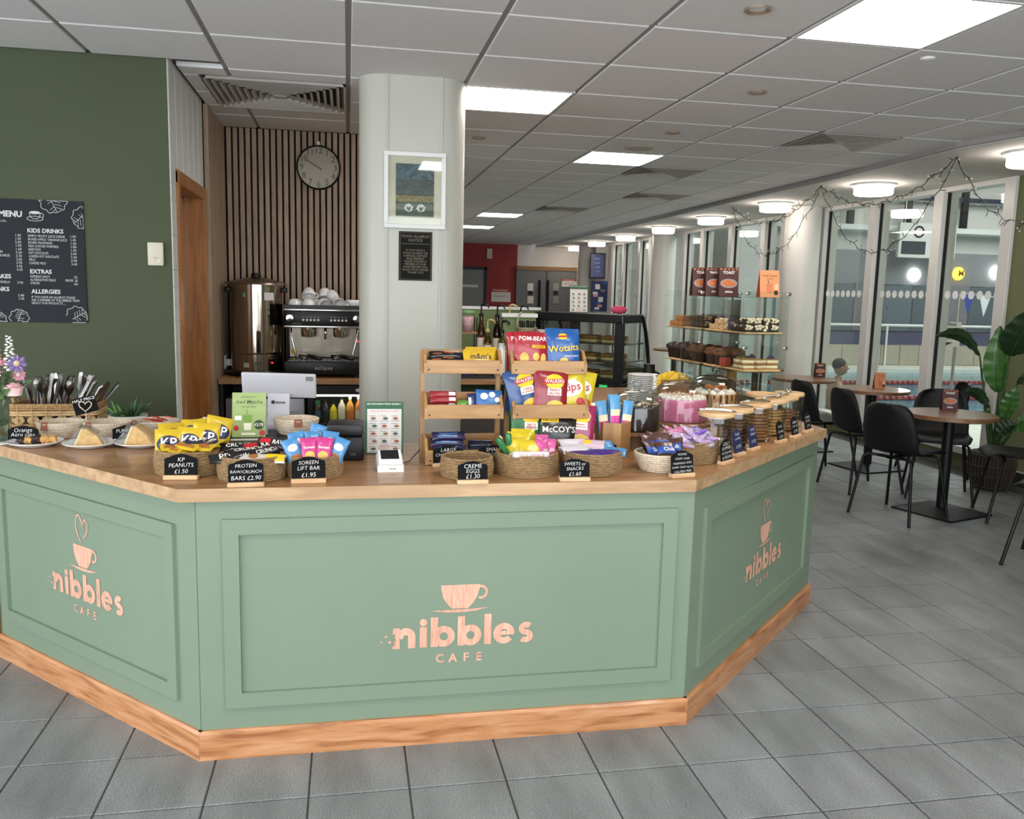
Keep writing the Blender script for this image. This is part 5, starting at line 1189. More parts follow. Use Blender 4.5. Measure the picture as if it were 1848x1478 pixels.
# right rack: crisps
def crisp(kind, label, x, y, z, rot, grp=None, sc=1.):
    t = place_pack('crisp_packet', PK[kind], label, 'crisp packet', rp(x, y, z, RX2), rot, grp or 'crisp packets on the right rack'); t.scale = (sc*.8,)*3
    return t
crisp('pom', 'red Pom-Bear crisp packet on the top tier', .082, .120, .320, (-.12, .03, .05), sc=1.02)
crisp('pom', 'second red Pom-Bear packet peeping out behind the first', .066, .145, .320, (-.1, -.04, .05), sc=1.02)
crisp('wotsits', 'blue Wotsits packet on the top tier', .205, .118, .320, (-.12, -.03, -.04), sc=1.0)
crisp('wotsits', 'second blue Wotsits packet standing behind the first', .203, .145, .325, (-.1, .02, 0), sc=1.02)
crisp('blue', 'blue Walkers packet leaning on the middle tier', .07, .085, .166, (-.15, -.2, .2), sc=1.)
crisp('blue', 'second blue packet tucked behind the leaning blue one', .052, .115, .166, (-.12, .14, .1), sc=1.)
crisp('red', 'red Walkers ready salted packet in the middle tier', .145, .070, .163, (-.13, .06, .02))
crisp('skips', 'bright yellow Skips packet on the middle tier', .228, .085, .166, (-.15, -.06, -.15))
crisp('skips', 'second yellow Skips packet behind at the right', .25, .120, .166, (-.13, .16, -.2))
crisp('green', 'green Walkers packet on the bottom tier', .062, .055, .04, (-.2, .05, .15), sc=1.0)
crisp('mccoy', "black McCoy's packet on the bottom tier", .165, .04, .04, (-.22, .1, -.1), sc=.88)
crisp('pink', 'magenta Walkers packet on the bottom tier', .243, .06, .04, (-.2, .08, -.2), sc=1.0)
# bamboo holder with ice cream style packs
P = Vector((.972, 3.03, TOP))
t = thing('pack_holder', 'hexagonal bamboo pot holding blue and pink packets', 'holder', P, R(10))
hexo = [(.066*math.cos(R(60*k+30)), .066*math.sin(R(60*k+30))) for k in range(6)]; hexi = [(x*.86, y*.86) for x, y in hexo]
for k in range(6):
    (ax, ay), (bx, by) = hexo[k], hexo[(k+1) % 6]; (cx, cy), (dx, dy) = hexi[(k+1) % 6], hexi[k]
    MB().prism([(ax, ay), (bx, by), (cx, cy), (dx, dy)], 0, .132).build('side', m_bamz, t)
MB().prism(hexi, .001, .008).build('bottom', m_bamz, t)
ip = bar('#5fb0e6', .042, .15, .022, [('rect', mpk, -.44, .2, .44, .5), ('ell', mbl, 0, .16, .34, .1), ('rect', M('print_cream', '#ece0b8', .4, var=0), -.44, .5, .44, .66)], 2.)
for k, (dx, dy, ry) in enumerate([(-.032, -.012, -.14), (.0, -.018, .0), (.036, -.008, .16), (-.004, .014, .05)]):
    place_pack('iced_packet', ip, ['blue and pink packet at the left of the bamboo pot', 'tallest blue and pink packet in the bamboo pot', 'blue and pink packet at the right of the bamboo pot', 'blue and pink packet at the back of the bamboo pot'][k], 'snack packet', (P.x+dx, P.y+dy, TOP+.06+.02*(k in (1, 3))), (-.06, ry, .1), 'packets in the bamboo pot')

# ================================================================ RIGHT END: BOWL, LOLLIES, CAKES, JARS
LEG = R(43.9)
B7 = (1.068, 2.775)
rope_bowl('cream rope bowl of brown and blue biscuit bars', (B7[0], B7[1], TOP), R(160), 1.06)
cl = bar('#5a3630', .07, .06, .02, [('rect', mbl, -.46, .05, .46, .48), ('txt', mw, 'Club', .1, .25, .55)], 2.)
for k, (dx, dy, dz, rx, ry, rz) in enumerate([(-.035, -.03, .055, -.8, .2, .5), (.01, -.035, .058, -.9, 0, 0), (.04, -.005, .06, -.7, -.2, -.6), (-.03, .015, .066, -.6, .1, .4), (.015, .025, .068, -.5, 0, -.2), (-.005, .045, .065, -.5, .2, .1)]):
    place_pack('biscuit_bar', cl, 'brown and blue wrapped biscuit bar in the rope bowl, '+['front left', 'front middle', 'front right', 'back left', 'back middle', 'hindmost'][k], 'biscuit', (B7[0]+dx, B7[1]+dy, TOP+dz), (rx, ry, rz), 'biscuit bars in the rope bowl')
chalk_sign('chalk sign in small writing before the biscuit bowl', tp(1231, 861), R(12), [('NOMO', .84, .4), ('CRISPY AND', .66, .66), ('FABARINO AND', .48, .84), ('DARK CRISP NUTS', .31, .94), ('+GLUTEN FREE', .14, .8)], w=.086, h=.082)
B8 = (1.232, 2.945); basket('lolly_basket', 'large seagrass basket of cellophane wrapped lollies', *B8, .118, .078)
m_cello = GLASS('cellophane', '#fdf6fb', 1.6, .12, .22)
lc = [M('lolly_purple', '#7a4fc0', .35, var=.15, scale=60), M('lolly_pink', '#e05fa8', .35, var=.15, scale=60), M('lolly_lilac', '#c7a8dd', .35, var=.1, scale=60), M('lolly_white', '#e9e0ea', .35)]
rr = random.Random(9)
lol_core = [MB().rbox(-.032, .032, -.021, .021, -.006, .006, .004, 2).mesh('sweet', m, 'auto') for m in lc]
def cel(seed):
    q = MB(); r2 = random.Random(seed)
    q.grid(lambda u, v: ((u-.5)*.085, (v-.5)*.055, .008*math.sin(PI*u)*math.sin(PI*v)+.005*r2.uniform(-1, 1)), 8, 6)
    q.grid(lambda u, v: ((u-.5)*.085, (v-.5)*.055, -.008*math.sin(PI*u)*math.sin(PI*v)+.004*r2.uniform(-1, 1)), 6, 4); return q.mesh('cellophane', m_cello)
cels = [cel(k) for k in range(4)]
nm_ = ['purple', 'pink', 'lilac', 'white']
for k in range(32):
    a = k*2.4; r_ = .093*math.sqrt((k+.5)/32); c = [0, 1, 2, 3, 2, 0, 1, 2][k % 8]
    t = thing('wrapped_sweet', '%s sweet in clear crinkled cellophane in the large basket' % nm_[c], 'sweets', (B8[0]+r_*math.cos(a), B8[1]+r_*math.sin(a), TOP+.088-.3*r_**2/.085+.01*(k % 3)), 0, 'wrapped sweets in the large basket', (rr.uniform(-.5, .5), rr.uniform(-.4, .4), rr.uniform(0, 3)))
    put('sweet', lol_core[c], t); put('cellophane', cels[k % 4], t)
chalk_sign('narrow chalk sign at the right of the lolly basket', tp(1311, 837), R(38), [('LOLLY', .8, .6), ('DUMMIES', .6, .8), ('GLUTEN FREE', .4, .9), ('& VEGAN', .2, .8)], w=.082, h=.082)
# cakes under domes
m_acacia = WOOD('acacia', '#6e472b', '#9a6a42', 'X', 8, .4, .2)
m_ped = WOOD('pedestal_wood', '#6f5440', '#8d6f55', 'Z', 8, .5)
def cake_stand(label, x, y, rp_, dome_r, dome_h, base_h=.048):
    t = thing('cake_stand', label, 'cake stand', (x, y, TOP), 0, 'glass domed cake stands')
    MB().lathe([(rp_*.62, 0), (rp_*.6, base_h)], 32).build('pedestal', m_ped, t, 'auto')
    MB().lathe([(rp_*.9, base_h), (rp_, base_h+.006), (rp_, base_h+.014), (rp_*.97, base_h+.018), (.0001, base_h+.018)], 48).build('board', m_acacia, t, 'auto')
    z = base_h+.0185; R_ = dome_r
    prof = [(R_, z), (R_*1.005, z+.004), (R_, z+.008), (R_, z+dome_h*.55), (R_*.97, z+dome_h*.7), (R_*.86, z+dome_h*.84), (R_*.65, z+dome_h*.94), (R_*.35, z+dome_h*.99), (.014, z+dome_h)]
    d = MB().lathe(prof, 56, caps=False).build('dome', m_clear, t, True)
    MB().lathe([(.012, z+dome_h), (.009, z+dome_h+.008), (.016, z+dome_h+.013), (.021, z+dome_h+.024), (.018, z+dome_h+.036), (.0001, z+dome_h+.044)], 20, caps=False).build('knob', GLASS('knob_glass', '#eef4f2', 1.6), d, True)
    return t, z
def cake_mesh(r, h, mat, rough=.0, seed=1.):
    prof = [(.0001, 0), (r, 0), (r*1.01, h*.1), (r, h*.3), (r*1.012, h*.5), (r, h*.72), (r*1.005, h*.9), (r*.96, h), (.0001, h)]
    return MB().lathe(prof, 48, caps=False, rf=lambda a, i: 1+rough*math.sin(9*a+i*2+seed)+rough*.6*math.sin(23*a+i*5))
t, z = cake_stand('domed cake stand with the dark chocolate cake', 1.132, 3.235, .125, .112, .155, .05)
ck = thing('chocolate_cake', 'dark chocolate cake scattered with white and brown curls', 'cake', (1.132, 3.235, TOP+z+.0005))
cake_mesh(.092, .095, m_choc, .006).build('sponge', M('choc_icing', '#2c1d18', .35, var=.15, scale=40, bump=.15), ck, True)
rr = random.Random(4)
for nm, mt, s0 in (('white_curls', M('white_choc', '#d9cba4', .6), 0), ('brown_curls', M('choc_curl', '#4b2f22', .5), 1)):
    q = MB()
    for k in range(75):
        a = rr.uniform(0, 2*PI); r_ = .09*math.sqrt(rr.random()); X = Matrix.Translation((r_*math.cos(a), r_*math.sin(a), .097+.008*rr.random())) @ Matrix.Rotation(rr.uniform(0, 3), 4, 'Z') @ Matrix.Rotation(rr.uniform(-1, 1), 4, 'X')
        q.box(-.006, .006, -.0025, .0025, -.0015, .0015, X)
    tag(q.build(nm, mt, ck), None, None, None, 'stuff')
t, z = cake_stand('domed cake stand with the pink layered cake', 1.43, 3.50, .142, .130, .165, .045)
ck = thing('pink_cake', 'pink frosted cake topped with a ring of white cream', 'cake', (1.43, 3.50, TOP+z+.0005))
m_pinki = M('pink_icing', '#d9739c', .55, var=.08, scale=30, bump=.3, bscale=45, stretch=(1, 1, 5))
cake_mesh(.108, .098, m_pinki, .004, 3.).build('sponge', m_pinki, ck, True)
m_cream = M('whipped_cream', '#f0e6da', .6, var=.04, scale=30)
ros = MB().lathe([(.0001, 0), (.017, .0), (.019, .006), (.014, .012), (.015, .015), (.008, .021), (.002, .028)], 12, caps=False, rf=lambda a, i: 1+.12*math.sin(5*a+i*1.2)).mesh('cream_rosette', m_cream, True)
for r_, n_ in ((.092, 24), (.07, 16), (.045, 10), (.018, 4)):
    for k in range(n_):
        a = 2*PI*k/n_; put('cream_rosette', ros, ck, (r_*math.cos(a), r_*math.sin(a), .094)).scale = (.8, .8, .62)
q = MB(); rr = random.Random(8)
for k in range(90):
    a = rr.uniform(0, 2*PI); r_ = .085*math.sqrt(rr.random()); q.box(-.004, .004, -.0015, .0015, 0, .002, MT((r_*math.cos(a), r_*math.sin(a), .112+.008*rr.random()), rr.uniform(0, 3), rr.uniform(-.6, .6)))
tag(q.build('sprinkles', M('sprinkle', '#b9794e', .6, var=.5, scale=80), ck), None, None, None, 'stuff')
t, z = cake_stand('domed cake stand with the caramel drip cake, farthest dome', 1.715, 3.795, .138, .128, .17, .045)
ck = thing('caramel_cake', 'caramel drip cake with cream and chocolate topping', 'cake', (1.715, 3.795, TOP+z+.0005))
cake_mesh(.105, .085, M('caramel_sponge', '#c79a63', .6, var=.2, scale=30), .004, 5.).build('sponge', M('caramel_sponge', '#c79a63'), ck, True)
q = MB()
for k in range(22):
    a = 2*PI*k/22; L_ = .02+.035*((k*7) % 5)/5
    q.tube([(.106*math.cos(a), .106*math.sin(a), .084), (.108*math.cos(a), .108*math.sin(a), .084-L_)], [.006, .004], 6)
tag(q.build('drips', M('caramel_drip', '#6d3a1a', .25), ck), None, None, None, 'stuff')
for k in range(12):
    a = 2*PI*k/12; put('cream_rosette', ros, ck, (.08*math.cos(a), .08*math.sin(a), .083)).scale = (1, 1, .75)
for k in range(9):
    a = k*2.4; r_ = .02+.004*k
    MB().rbox(-.02, .02, -.006, .006, -.006, .006, .002, 1, MT((r_*math.cos(a), r_*math.sin(a), .108+.004*(k % 3)), a*2, .5, .3)).build('wafer_piece', M('wafer', '#a8632f', .6, var=.15), ck)
# jars of cookies
m_lid = WOOD('jar_lid', '#c99f6d', '#e0bb8c', 'X', 7, .5)
jar_r, jar_h = .067, .145
jar_me = MB().lathe([(.0001, .003), (jar_r*.92, .002), (jar_r, .008), (jar_r, jar_h-.006), (jar_r*.985, jar_h)], 40, caps=False).mesh('glass', m_clear, True)
lid_me = MB().lathe([(jar_r*.9, jar_h-.006), (jar_r*.9, jar_h), (jar_r*1.04, jar_h), (jar_r*1.05, jar_h+.004), (jar_r*1.04, jar_h+.013), (jar_r*1.02, jar_h+.015), (.0001, jar_h+.015)], 40, caps=False).mesh('lid', m_lid, 'auto')
sea_me = MB().lathe([(jar_r*1.01, jar_h-.004), (jar_r*1.03, jar_h-.002), (jar_r*1.01, jar_h+.0)], 40, caps=False).mesh('seal', m_steel, True)
def cookie(seed, mat):
    q = MB().lathe([(.0001, .0), (.042, 0), (.05, .004), (.049, .009), (.035, .0125), (.0001, .013)], 20, caps=False, rf=lambda a, i: 1+.035*math.sin(5*a+seed)+.02*math.sin(11*a+seed*3))
    for k in range(9):
        a = k*2.4+seed; r_ = .012+.0035*k; q.box(-.004, .004, -.003, .003, .009, .0145, MT((r_*math.cos(a), r_*math.sin(a), 0), a))
    return q.mesh('cookie', mat, 'auto')
m_cook = M('cookie_brown', '#9a6a3c', .8, var=.35, scale=70, bump=.4); m_cook2 = M('cookie_gold', '#c79a52', .8, var=.3, scale=60, bump=.4); m_cook3 = M('cookie_dark', '#6d4527', .8, var=.4, scale=70, bump=.4)
ckm = {0: [cookie(k, m_cook) for k in range(3)], 1: [cookie(k, m_cook2) for k in range(3)], 2: [cookie(k, m_cook3) for k in range(3)]}
JARS = [((1.40, 3.065), 1, 2, 'first glass cookie jar, just behind the lolly basket'), ((1.535, 3.185), 8, 2, 'second glass cookie jar, filled with dark cookies'), ((1.70, 3.335), 10, 0, 'third glass cookie jar, filled to the top'),
        ((1.835, 3.465), 8, 1, 'fourth glass cookie jar, with golden cookies'), ((1.955, 3.585), 7, 0, 'fifth glass cookie jar, near the end of the counter'), ((2.06, 3.72), 5, 0, 'last glass cookie jar at the counter corner'), ((1.905, 3.695), 2, 0, 'nearly empty glass jar behind the front row')]
m_tong = M('tong_steel', '#d5d5d3', .15, 1., var=0)
tongs_q = MB()
for s in (-1, 1):
    tongs_q.tube([(-.07, 0, .006+.0*s), (-.04, s*.006, .010), (.02, s*.010, .008), (.055, s*.009, .004), (.075, s*.012, .004)], [.004, .004, .0045, .006, .002], 8)
tong_me = tongs_q.mesh('arms', m_tong, True)
for n, ((x, y), cnt, kd, lb) in enumerate(JARS):
    t = thing('cookie_jar', lb, 'jar', (x, y, TOP), 0, 'glass cookie jars')
    put('glass', jar_me, t); put('lid', lid_me, t); put('seal', sea_me, t)
    for k in range(cnt):
        tag(put('cookie', ckm[kd][k % 3], None, (x+.004*math.sin(k*2.), y+.004*math.cos(k*3.), TOP+.005+k*.0138), (0.0, 0.0, k*1.3)), '%s cookie, %s from the bottom in the %s' % (('brown', 'golden', 'dark brown')[kd], ORD[k], lb.split(',')[0]), 'cookie', 'cookies in the jars')
    if n not in (6,):
        tt = thing('tongs', 'steel tongs lying on the lid of the %s' % lb.split(',')[0], 'tongs', (x-.005, y, TOP+jar_h+.0155), R(-8+14*n), 'steel tongs on the jar lids'); put('arms', tong_me, tt)
# price signs along the right edge
navy = M('card_navy', '#1f2b52', .5, var=.05)
for (px, py), lb, lines, bd in [((1336, 823), 'navy price card leaning left, before the second jar', [('fresh', .8, .5), ('cookies', .62, .7), ('£1.95', .3, .6)], navy), ((1363, 813), 'navy price card leaning left, before the third jar', [('fresh', .8, .5), ('baked', .62, .7), ('£1.95', .3, .6)], navy),
                          ((1412, 799), 'black chalk card reading cookies before the fourth jar', [('CHOC', .7, .6), ('COOKIES', .45, .8), ('£1.95', .2, .6)], None), ((1438, 790), 'black chalk card before the fifth jar', [('CREAM', .7, .7), ('AND CHOC', .5, .8), ('£1.95', .25, .6)], None), ((1461, 780), 'black chalk card at the counter corner', [('COOKIES', .7, .8), ('OR SWEET', .5, .8), ('£1.95', .25, .5)], None)]:
    P = tp(px, py); P += Vector((-.004, .004, 0))
    chalk_sign(lb, P, R(40), lines, w=.07, h=.095 if bd else .085, board=bd, lean=-.2)
# plates and banana box
pm = MB().lathe([(.0001, .003), (.04, .0015), (.045, 0), (.048, .002), (.072, .009), (.0735, .0105), (.071, .0112), (.045, .0045), (.0001, .0045)], 40, caps=False).mesh('side_plate', m_china, True)
for k in range(22):
    tag(put('side_plate', pm, None, (1.42+.0015*math.sin(k*2.1), 3.985+.001*math.cos(k*3), TOP+k*.0098)), 'white side plate, %s from the bottom of the stack behind the cakes' % ORD[k], 'plate', 'stacked white side plates')
bxx = thing('fruit_box', 'brown open box holding the bananas', 'box', (1.635, 4.19, TOP), R(4)); m_card = M('kraft_brown', '#8a6a42', .8, var=.1)
MB().box(-.085, .085, -.07, .07, 0, .004).build('bottom', m_card, bxx)
for a in ((-.085, .085, -.07, -.066), (-.085, .085, .066, .07), (-.085, -.081, -.066, .066), (.081, .085, -.066, .066)): MB().box(*a, .004, .175).build('side', m_card, bxx)
m_ban = M('banana_yellow', '#dcb52a', .5, var=.12, scale=25)
for k, (dx, dy, a, zz) in enumerate([(-.05, -.03, .5, .17), (-.02, -.02, .35, .178), (.01, -.01, .2, .182), (.045, -.02, .0, .175), (.03, -.045, -.2, .168)]):
    pts = [Vector(((-.075+.15*i/8), 0, .035*math.sin(PI*i/8))) for i in range(9)]
    t = thing('banana', ['banana at the left of the bunch', 'second banana in the bunch', 'banana at the top of the bunch', 'banana at the right of the bunch', 'small banana at the front of the bunch'][k], 'banana', (1.635+dx, 4.19+dy, TOP+zz-.02), 0, 'bananas in the brown box', (0, -.2, a+.4))
    MB().tube(pts, [.005, .012, .016, .018, .0185, .018, .016, .012, .005], 8).build('skin', m_ban, t, True)
    MB().tube([(.073, 0, .002), (.086, 0, -.004)], .004, 6).build('stalk', M('banana_stalk', '#6b5a24', .7), t)

# ---- acrylic display case, two units end to end
CA = Vector((1.868, 3.83, TOP)); CANG = R(5)
CWd, CLn = .235, .44
SH = [0., .238, .421, .598]
CM = Matrix.Translation(CA) @ Matrix.Rotation(CANG, 4, 'Z')
m_board = WOOD('serving_board', '#c79c66', '#e2bf8c', 'Y', 8, .5)
for u in range(2):
    c = thing('acrylic_case', ['clear acrylic cake case, nearer of the pair', 'clear acrylic cake case, farther of the pair'][u], 'display case', CM @ Vector((0, u*(CLn+.006), 0)), CANG, 'clear acrylic display cases')
    for z in SH: MB().rbox(.002, CWd-.002, .004, CLn-.004, z, z+.005, .001, 1).build('shelf', m_acryl, c)
    for y in (0, CLn-.004):
        pts = [(0, 0), (CWd, 0), (CWd, SH[3]+.03)]+[(.03-.03*math.sin(R(a))*1, SH[3]+.005+.03*math.cos(R(a))) for a in (0, 30, 60, 90)]
        MB().prism(pts, y, y+.004, 'Y').build('end_panel', m_acryl, c)
    MB().box(CWd-.0015, CWd+.0025, .004, CLn-.004, 0, SH[3]+.03).build('front_panel', m_acryl, c)
    MB().box(-.004, 0, .004, CLn*.48, .03, SH[3]-.01).build('door', m_acryl, c)
    for z in (.09, .36, .62):
        for x in (.004, CWd-.008):
            MB().rbox(x-.012, x+.012, -.006, .003, z-.008, z+.008, .003, 2).build('hinge', m_chrome, c, 'auto')
def cs(x, y, s, dz=.0055): return CM @ Vector((x, y, SH[s]+dz))
def bake(name, label, cat, mesh, x, y, s, dz, rz=0., grp=None):
    o = put(name, mesh, None, cs(x, y, s, dz), (0, 0, CANG+rz)); return tag(o, label, cat, grp)
for s in (1, 2):
    for u in range(2):
        for k in range(2):
            o = MB().rbox(.015, CWd-.015, .0, .2, 0, .008, .003, 1).build('serving_board', m_board, None, False, cs(0, u*.446+.015+k*.21, s, .0052), CANG)
            tag(o, ['oak serving board on the %s shelf of the %s cake case, near half', 'oak serving board on the %s shelf of the %s cake case, far half'][k] % (('', 'lower', 'upper')[s], ('nearer', 'farther')[u]), 'board', 'serving boards in the cake cases')
def block(w, d, h, mat, seed, chunks=None):
    q = MB().rbox(-w/2, w/2, -d/2, d/2, 0, h, .003, 2); r2 = random.Random(seed)
    q.v = [(x+r2.uniform(-.0015, .0015), y+r2.uniform(-.0015, .0015), z+r2.uniform(0, .0015)) for x, y, z in q.v]
    mats = [mat]
    if chunks:
        q.cur = 1; mats.append(chunks)
        for k in range(12):
            q.box(-.006, .006, -.005, .005, -.003, .006, MT((r2.uniform(-w/2, w/2)*.8, r2.choice((-d/2, d/2*r2.uniform(-1, 1))), r2.uniform(h*.2, h)), r2.uniform(0, 3), r2.uniform(-1, 1)))
    return q.mesh('block', mats, 'auto')
m_flap = M('flapjack', '#a8703a', .8, var=.3, scale=80, bump=.4); m_brow = M('brownie', '#3a241a', .7, var=.25, scale=60, bump=.3); m_nut = M('nut_slice', '#c9a070', .8, var=.25, scale=70, bump=.4); m_rock = M('rocky_road', '#2a1c18', .55, var=.2, scale=60); m_mallow = M('mallow', '#e2d2b0', .7)
flb = [block(.06, .045, .028, m_flap, k) for k in range(2)]; brb = [block(.055, .05, .03, m_brow, k, M('brownie_dust', '#8a6d58', .8)) for k in range(2)]; nub = [block(.06, .045, .026, m_nut, k, m_mallow) for k in range(2)]; rob = [block(.045, .042, .03, m_rock, k, m_mallow) for k in range(3)]
Z1 = .0135
for k in range(14):
    x = .04+.065*(k % 3); y = .70+.052*((k // 3) % 3); l = k // 9
    bake('flapjack', 'golden brown flapjack square stacked on the upper shelf of the farther case', 'cake', flb[k % 2], x+.01*l, y+.012*l, 2, Z1+.0295*l, .1*math.sin(k), 'flapjacks in the farther case')
for k in range(12):
    x = .05+.07*(k % 2)+.03*((k // 2) % 2)*0; y = .475+.056*((k // 2) % 3); l = k // 6
    bake('brownie', 'dark brownie square heaped on the upper shelf of the farther case', 'cake', brb[k % 2], x, y, 2, Z1+.032*l, .15*math.sin(k*2), 'brownies in the farther case')
for k in range(9):
    x = .05+.07*(k % 2); y = .255+.055*((k // 2) % 3); l = k // 6
    bake('nut_slice', 'pale nutty slice stacked on the upper shelf of the nearer case', 'cake', nub[k % 2], x, y, 2, Z1+.028*l, .15*math.sin(k*3), 'nut slices in the nearer case')
for k in range(20):
    x = .038+.046*(k % 4); y = .045+.05*((k // 4) % 3); l = k // 12
    bake('rocky_road', 'dark rocky road square with pale chunks on the upper shelf of the nearer case', 'cake', rob[k % 3], x+.008*l, y+.01*l, 2, Z1+.032*l, .2*math.sin(k*2.3), 'rocky road in the nearer case')
# muffins
def muffin(mat, cup, sc=1.):
    def mk():
        t = MB(); return t
    top = MB().lathe([(.034, .05), (.043, .056), (.042, .068), (.03, .082), (.012, .09), (.0001, .091)], 18, caps=False, rf=lambda a, i: 1+.05*math.sin(4*a+i)).mesh('muffin_top', mat, True)
    cupm = MB().lathe([(.0001, 0), (.026, 0), (.036, .055), (.040, .074), (.037, .074), (.033, .055)], 24, caps=False, rf=lambda a, i: 1+(.05*math.sin(12*a) if i not in (3, 4) else .12*math.sin(4*a))).mesh('paper_cup', cup, True)
    return top, cupm
mu1 = muffin(m_choc, M('cup_black', '#1c1412', .7)); mu2 = muffin(M('muffin_brown', '#6a4326', .8, var=.25, scale=60), M('cup_brown', '#3b261c', .8))
for k in range(6):
    t = thing('muffin', 'dark chocolate muffin in a black cup, %s row from the camera, %s side' % (ORD[k//2], ('left', 'right')[k % 2]), 'muffin', cs(.05+.085*(k % 2), .69+.075*(k // 2), 1, Z1), CANG+k, 'chocolate muffins'); put('muffin_top', mu1[0], t); put('paper_cup', mu1[1], t)
for k in range(8):
    t = thing('tulip_muffin', 'brown muffin in a tulip paper cup, %s row from the camera, %s side' % (ORD[k//2], ('left', 'right')[k % 2]), 'muffin', cs(.05+.09*(k % 2), (.30, .388, .50, .588)[k // 2], 1, Z1), CANG+k*.7, 'tulip muffins'); put('muffin_top', mu2[0], t); put('paper_cup', mu2[1], t)
m_lay = M('layer_cream', '#e6d8b4', .7); m_lay2 = M('layer_caramel', '#a97a45', .7, var=.15)
def slice_(w, d): 
    q = MB(); q.cur = 0; q.rbox(-w/2, w/2, -d/2, d/2, 0, .009, .001, 1); q.cur = 1; q.rbox(-w/2, w/2, -d/2, d/2, .009, .020, .001, 1); q.cur = 0; q.rbox(-w/2, w/2, -d/2, d/2, .020, .024, .001, 1); return q.mesh('slice', [m_lay2, m_lay])
sl = slice_(.058, .046)
for k in range(11):
    x = .05+.074*(k % 3)*(.9); y = .05+.056*((k // 3) % 2); l = k // 6
    bake('layer_slice', 'layered cream and caramel slice on the lower shelf of the nearer case', 'cake', sl, x, y, 1, Z1+.026*l, .35*math.sin(k*2), 'layered slices in the nearer case')
tag(MB().ball((0, 0, .03), .035, 14, 8, (1.4, 1, .85)).build('pistachio_cake', M('pistachio', '#6e6a34', .85, var=.35, scale=70, bump=.5), None, True, cs(.12, .20, 1, Z1)), 'olive green pistachio cake heap on the lower shelf', 'cake')
tag(MB().rbox(-.022, .022, -.022, .022, 0, .045, .006, 2).build('red_cake', M('red_cake', '#9c3a2c', .6, var=.2, scale=50), None, 'auto', cs(.03, .22, 1, Z1), .3), 'small red topped cake beside the pistachio heap', 'cake')
# little house shaped labels in the case
plum = M('card_plum', '#4a3a52', .6)
for k, (x, y, s) in enumerate([(.055, .215, 2), (.10, .40, 2), (.13, .212, 2), (.18, .205, 2), (.212, .12, 2), (.15, .17, 1), (.214, .1, 1), (.08, .42, 1)]):
    P = cs(x, y, s, Z1 if s else 0)
    t = thing('cake_label', ['plum cake label behind the nut slices', 'plum cake label between the two cases', 'plum cake label behind the rocky road', 'plum cake label nearest the corner, upper shelf', 'plum cake label at the right end of the upper shelf', 'plum cake label behind the layered slices', 'plum cake label at the right end of the lower shelf', 'plum cake label behind the tulip muffins'][k], 'label', P, R(8), 'cake labels in the cases')
    MB().prism([(-.022, 0), (.022, 0), (.022, .055), (0, .07), (-.022, .055)], -.001, .001, 'Y').build('card', plum, t); q = MB(); text(q, 'CAKE\n£2.95', 0, .033, .011, y=-.0018); q.build('lettering', m_chalk, t)
# flyers standing on the case
m_choco = M('flyer_maroon', '#4a2320', .5, var=.15, scale=30); m_or = M('print_toast', '#c8703a', .5, var=.3, scale=70); m_pl = M('print_plate', '#9c8f90', .5, var=0)
def toast_card(label, loc, rz, title, w=.088, h=.125, nm='toast_flyer'):
    return flyer_card(nm, label, loc, rz, w, h, m_choco, [
        ('title', mw, lambda q, w, h: text(q, title, 0, h*.82, fitsize(title, w*.6), bold=.02)),
        ('plate_picture', m_pl, lambda q, w, h: disc(q, 0, h*.45, w*.44, h*.16)),
        ('toast_picture', m_or, lambda q, w, h: (disc(q, -w*.08, h*.46, w*.28, h*.11, -.0003), disc(q, w*.12, h*.44, w*.22, h*.09, -.0006))),
        ('footer', mw, lambda q, w, h: text(q, 'nibbles', 0, h*.16, w*.14, bold=.02)),
        ('border', m_or, lambda q, w, h: [disc(q, (-.4+.2*k)*w, h*.94, w*.05, None, 0, 8) for k in range(5)])], lean=R(-6), back=m_choco)
for k, (px, ttl, lb) in enumerate([(1281, 'TOAST', 'maroon toast flyer on the case, left and rearmost'), (1306, 'TEACAKE', 'maroon teacake flyer in the middle on top of the case'), (1333, 'TOAST', 'maroon toast flyer in front on top of the case')]):
    P = at_depth(px-8, 536, 4.62-.06*k); P.z = TOP+SH[3]+.0052
    P = CM @ Vector((.03+.042*k, .50-.065*k, SH[3]+.0055))
    toast_card(lb, P, R(-4), ttl, .105, .15)
m_peach = M('flyer_peach', '#d08a5c', .5, var=.08, scale=20)
def latte_card(label, loc, rz, w, h):
    return flyer_card('latte_flyer', label, loc, rz, w, h, m_peach, [
        ('title', mdk, lambda q, w, h: (text(q, 'Iced Lattes', 0, h*.8, fitsize('Iced Lattes', w*.76), shear=.25), text(q, 'YOUR WAY', 0, h*.68, w*.08), disc(q, w*.32, h*.17, w*.12))),
        ('drink', M('print_latte', '#c9754a', .5, var=.15), lambda q, w, h: q.add([(-w*.14, -.0002, h*.14), (w*.12, -.0002, h*.14), (w*.17, -.0002, h*.5), (-w*.19, -.0002, h*.5)], [(0, 1, 2, 3)])),
        ('straw', mdk, lambda q, w, h: ribbon(q, [(-w*.05, h*.5), (-w*.1, h*.64)], w*.03, -.0003)),
        ('notes', M('print_cream', '#ece0b8'), lambda q, w, h: [quad(q, w*.25, h*(.3+.07*k), w*.43, h*(.33+.07*k)) for k in range(3)])], back=M('flyer_red', '#a84432', .5))
latte_card('peach iced lattes flyer on top of the nearer case', CM @ Vector((.155, .05, SH[3]+.0055)), R(-2), .10, .132)
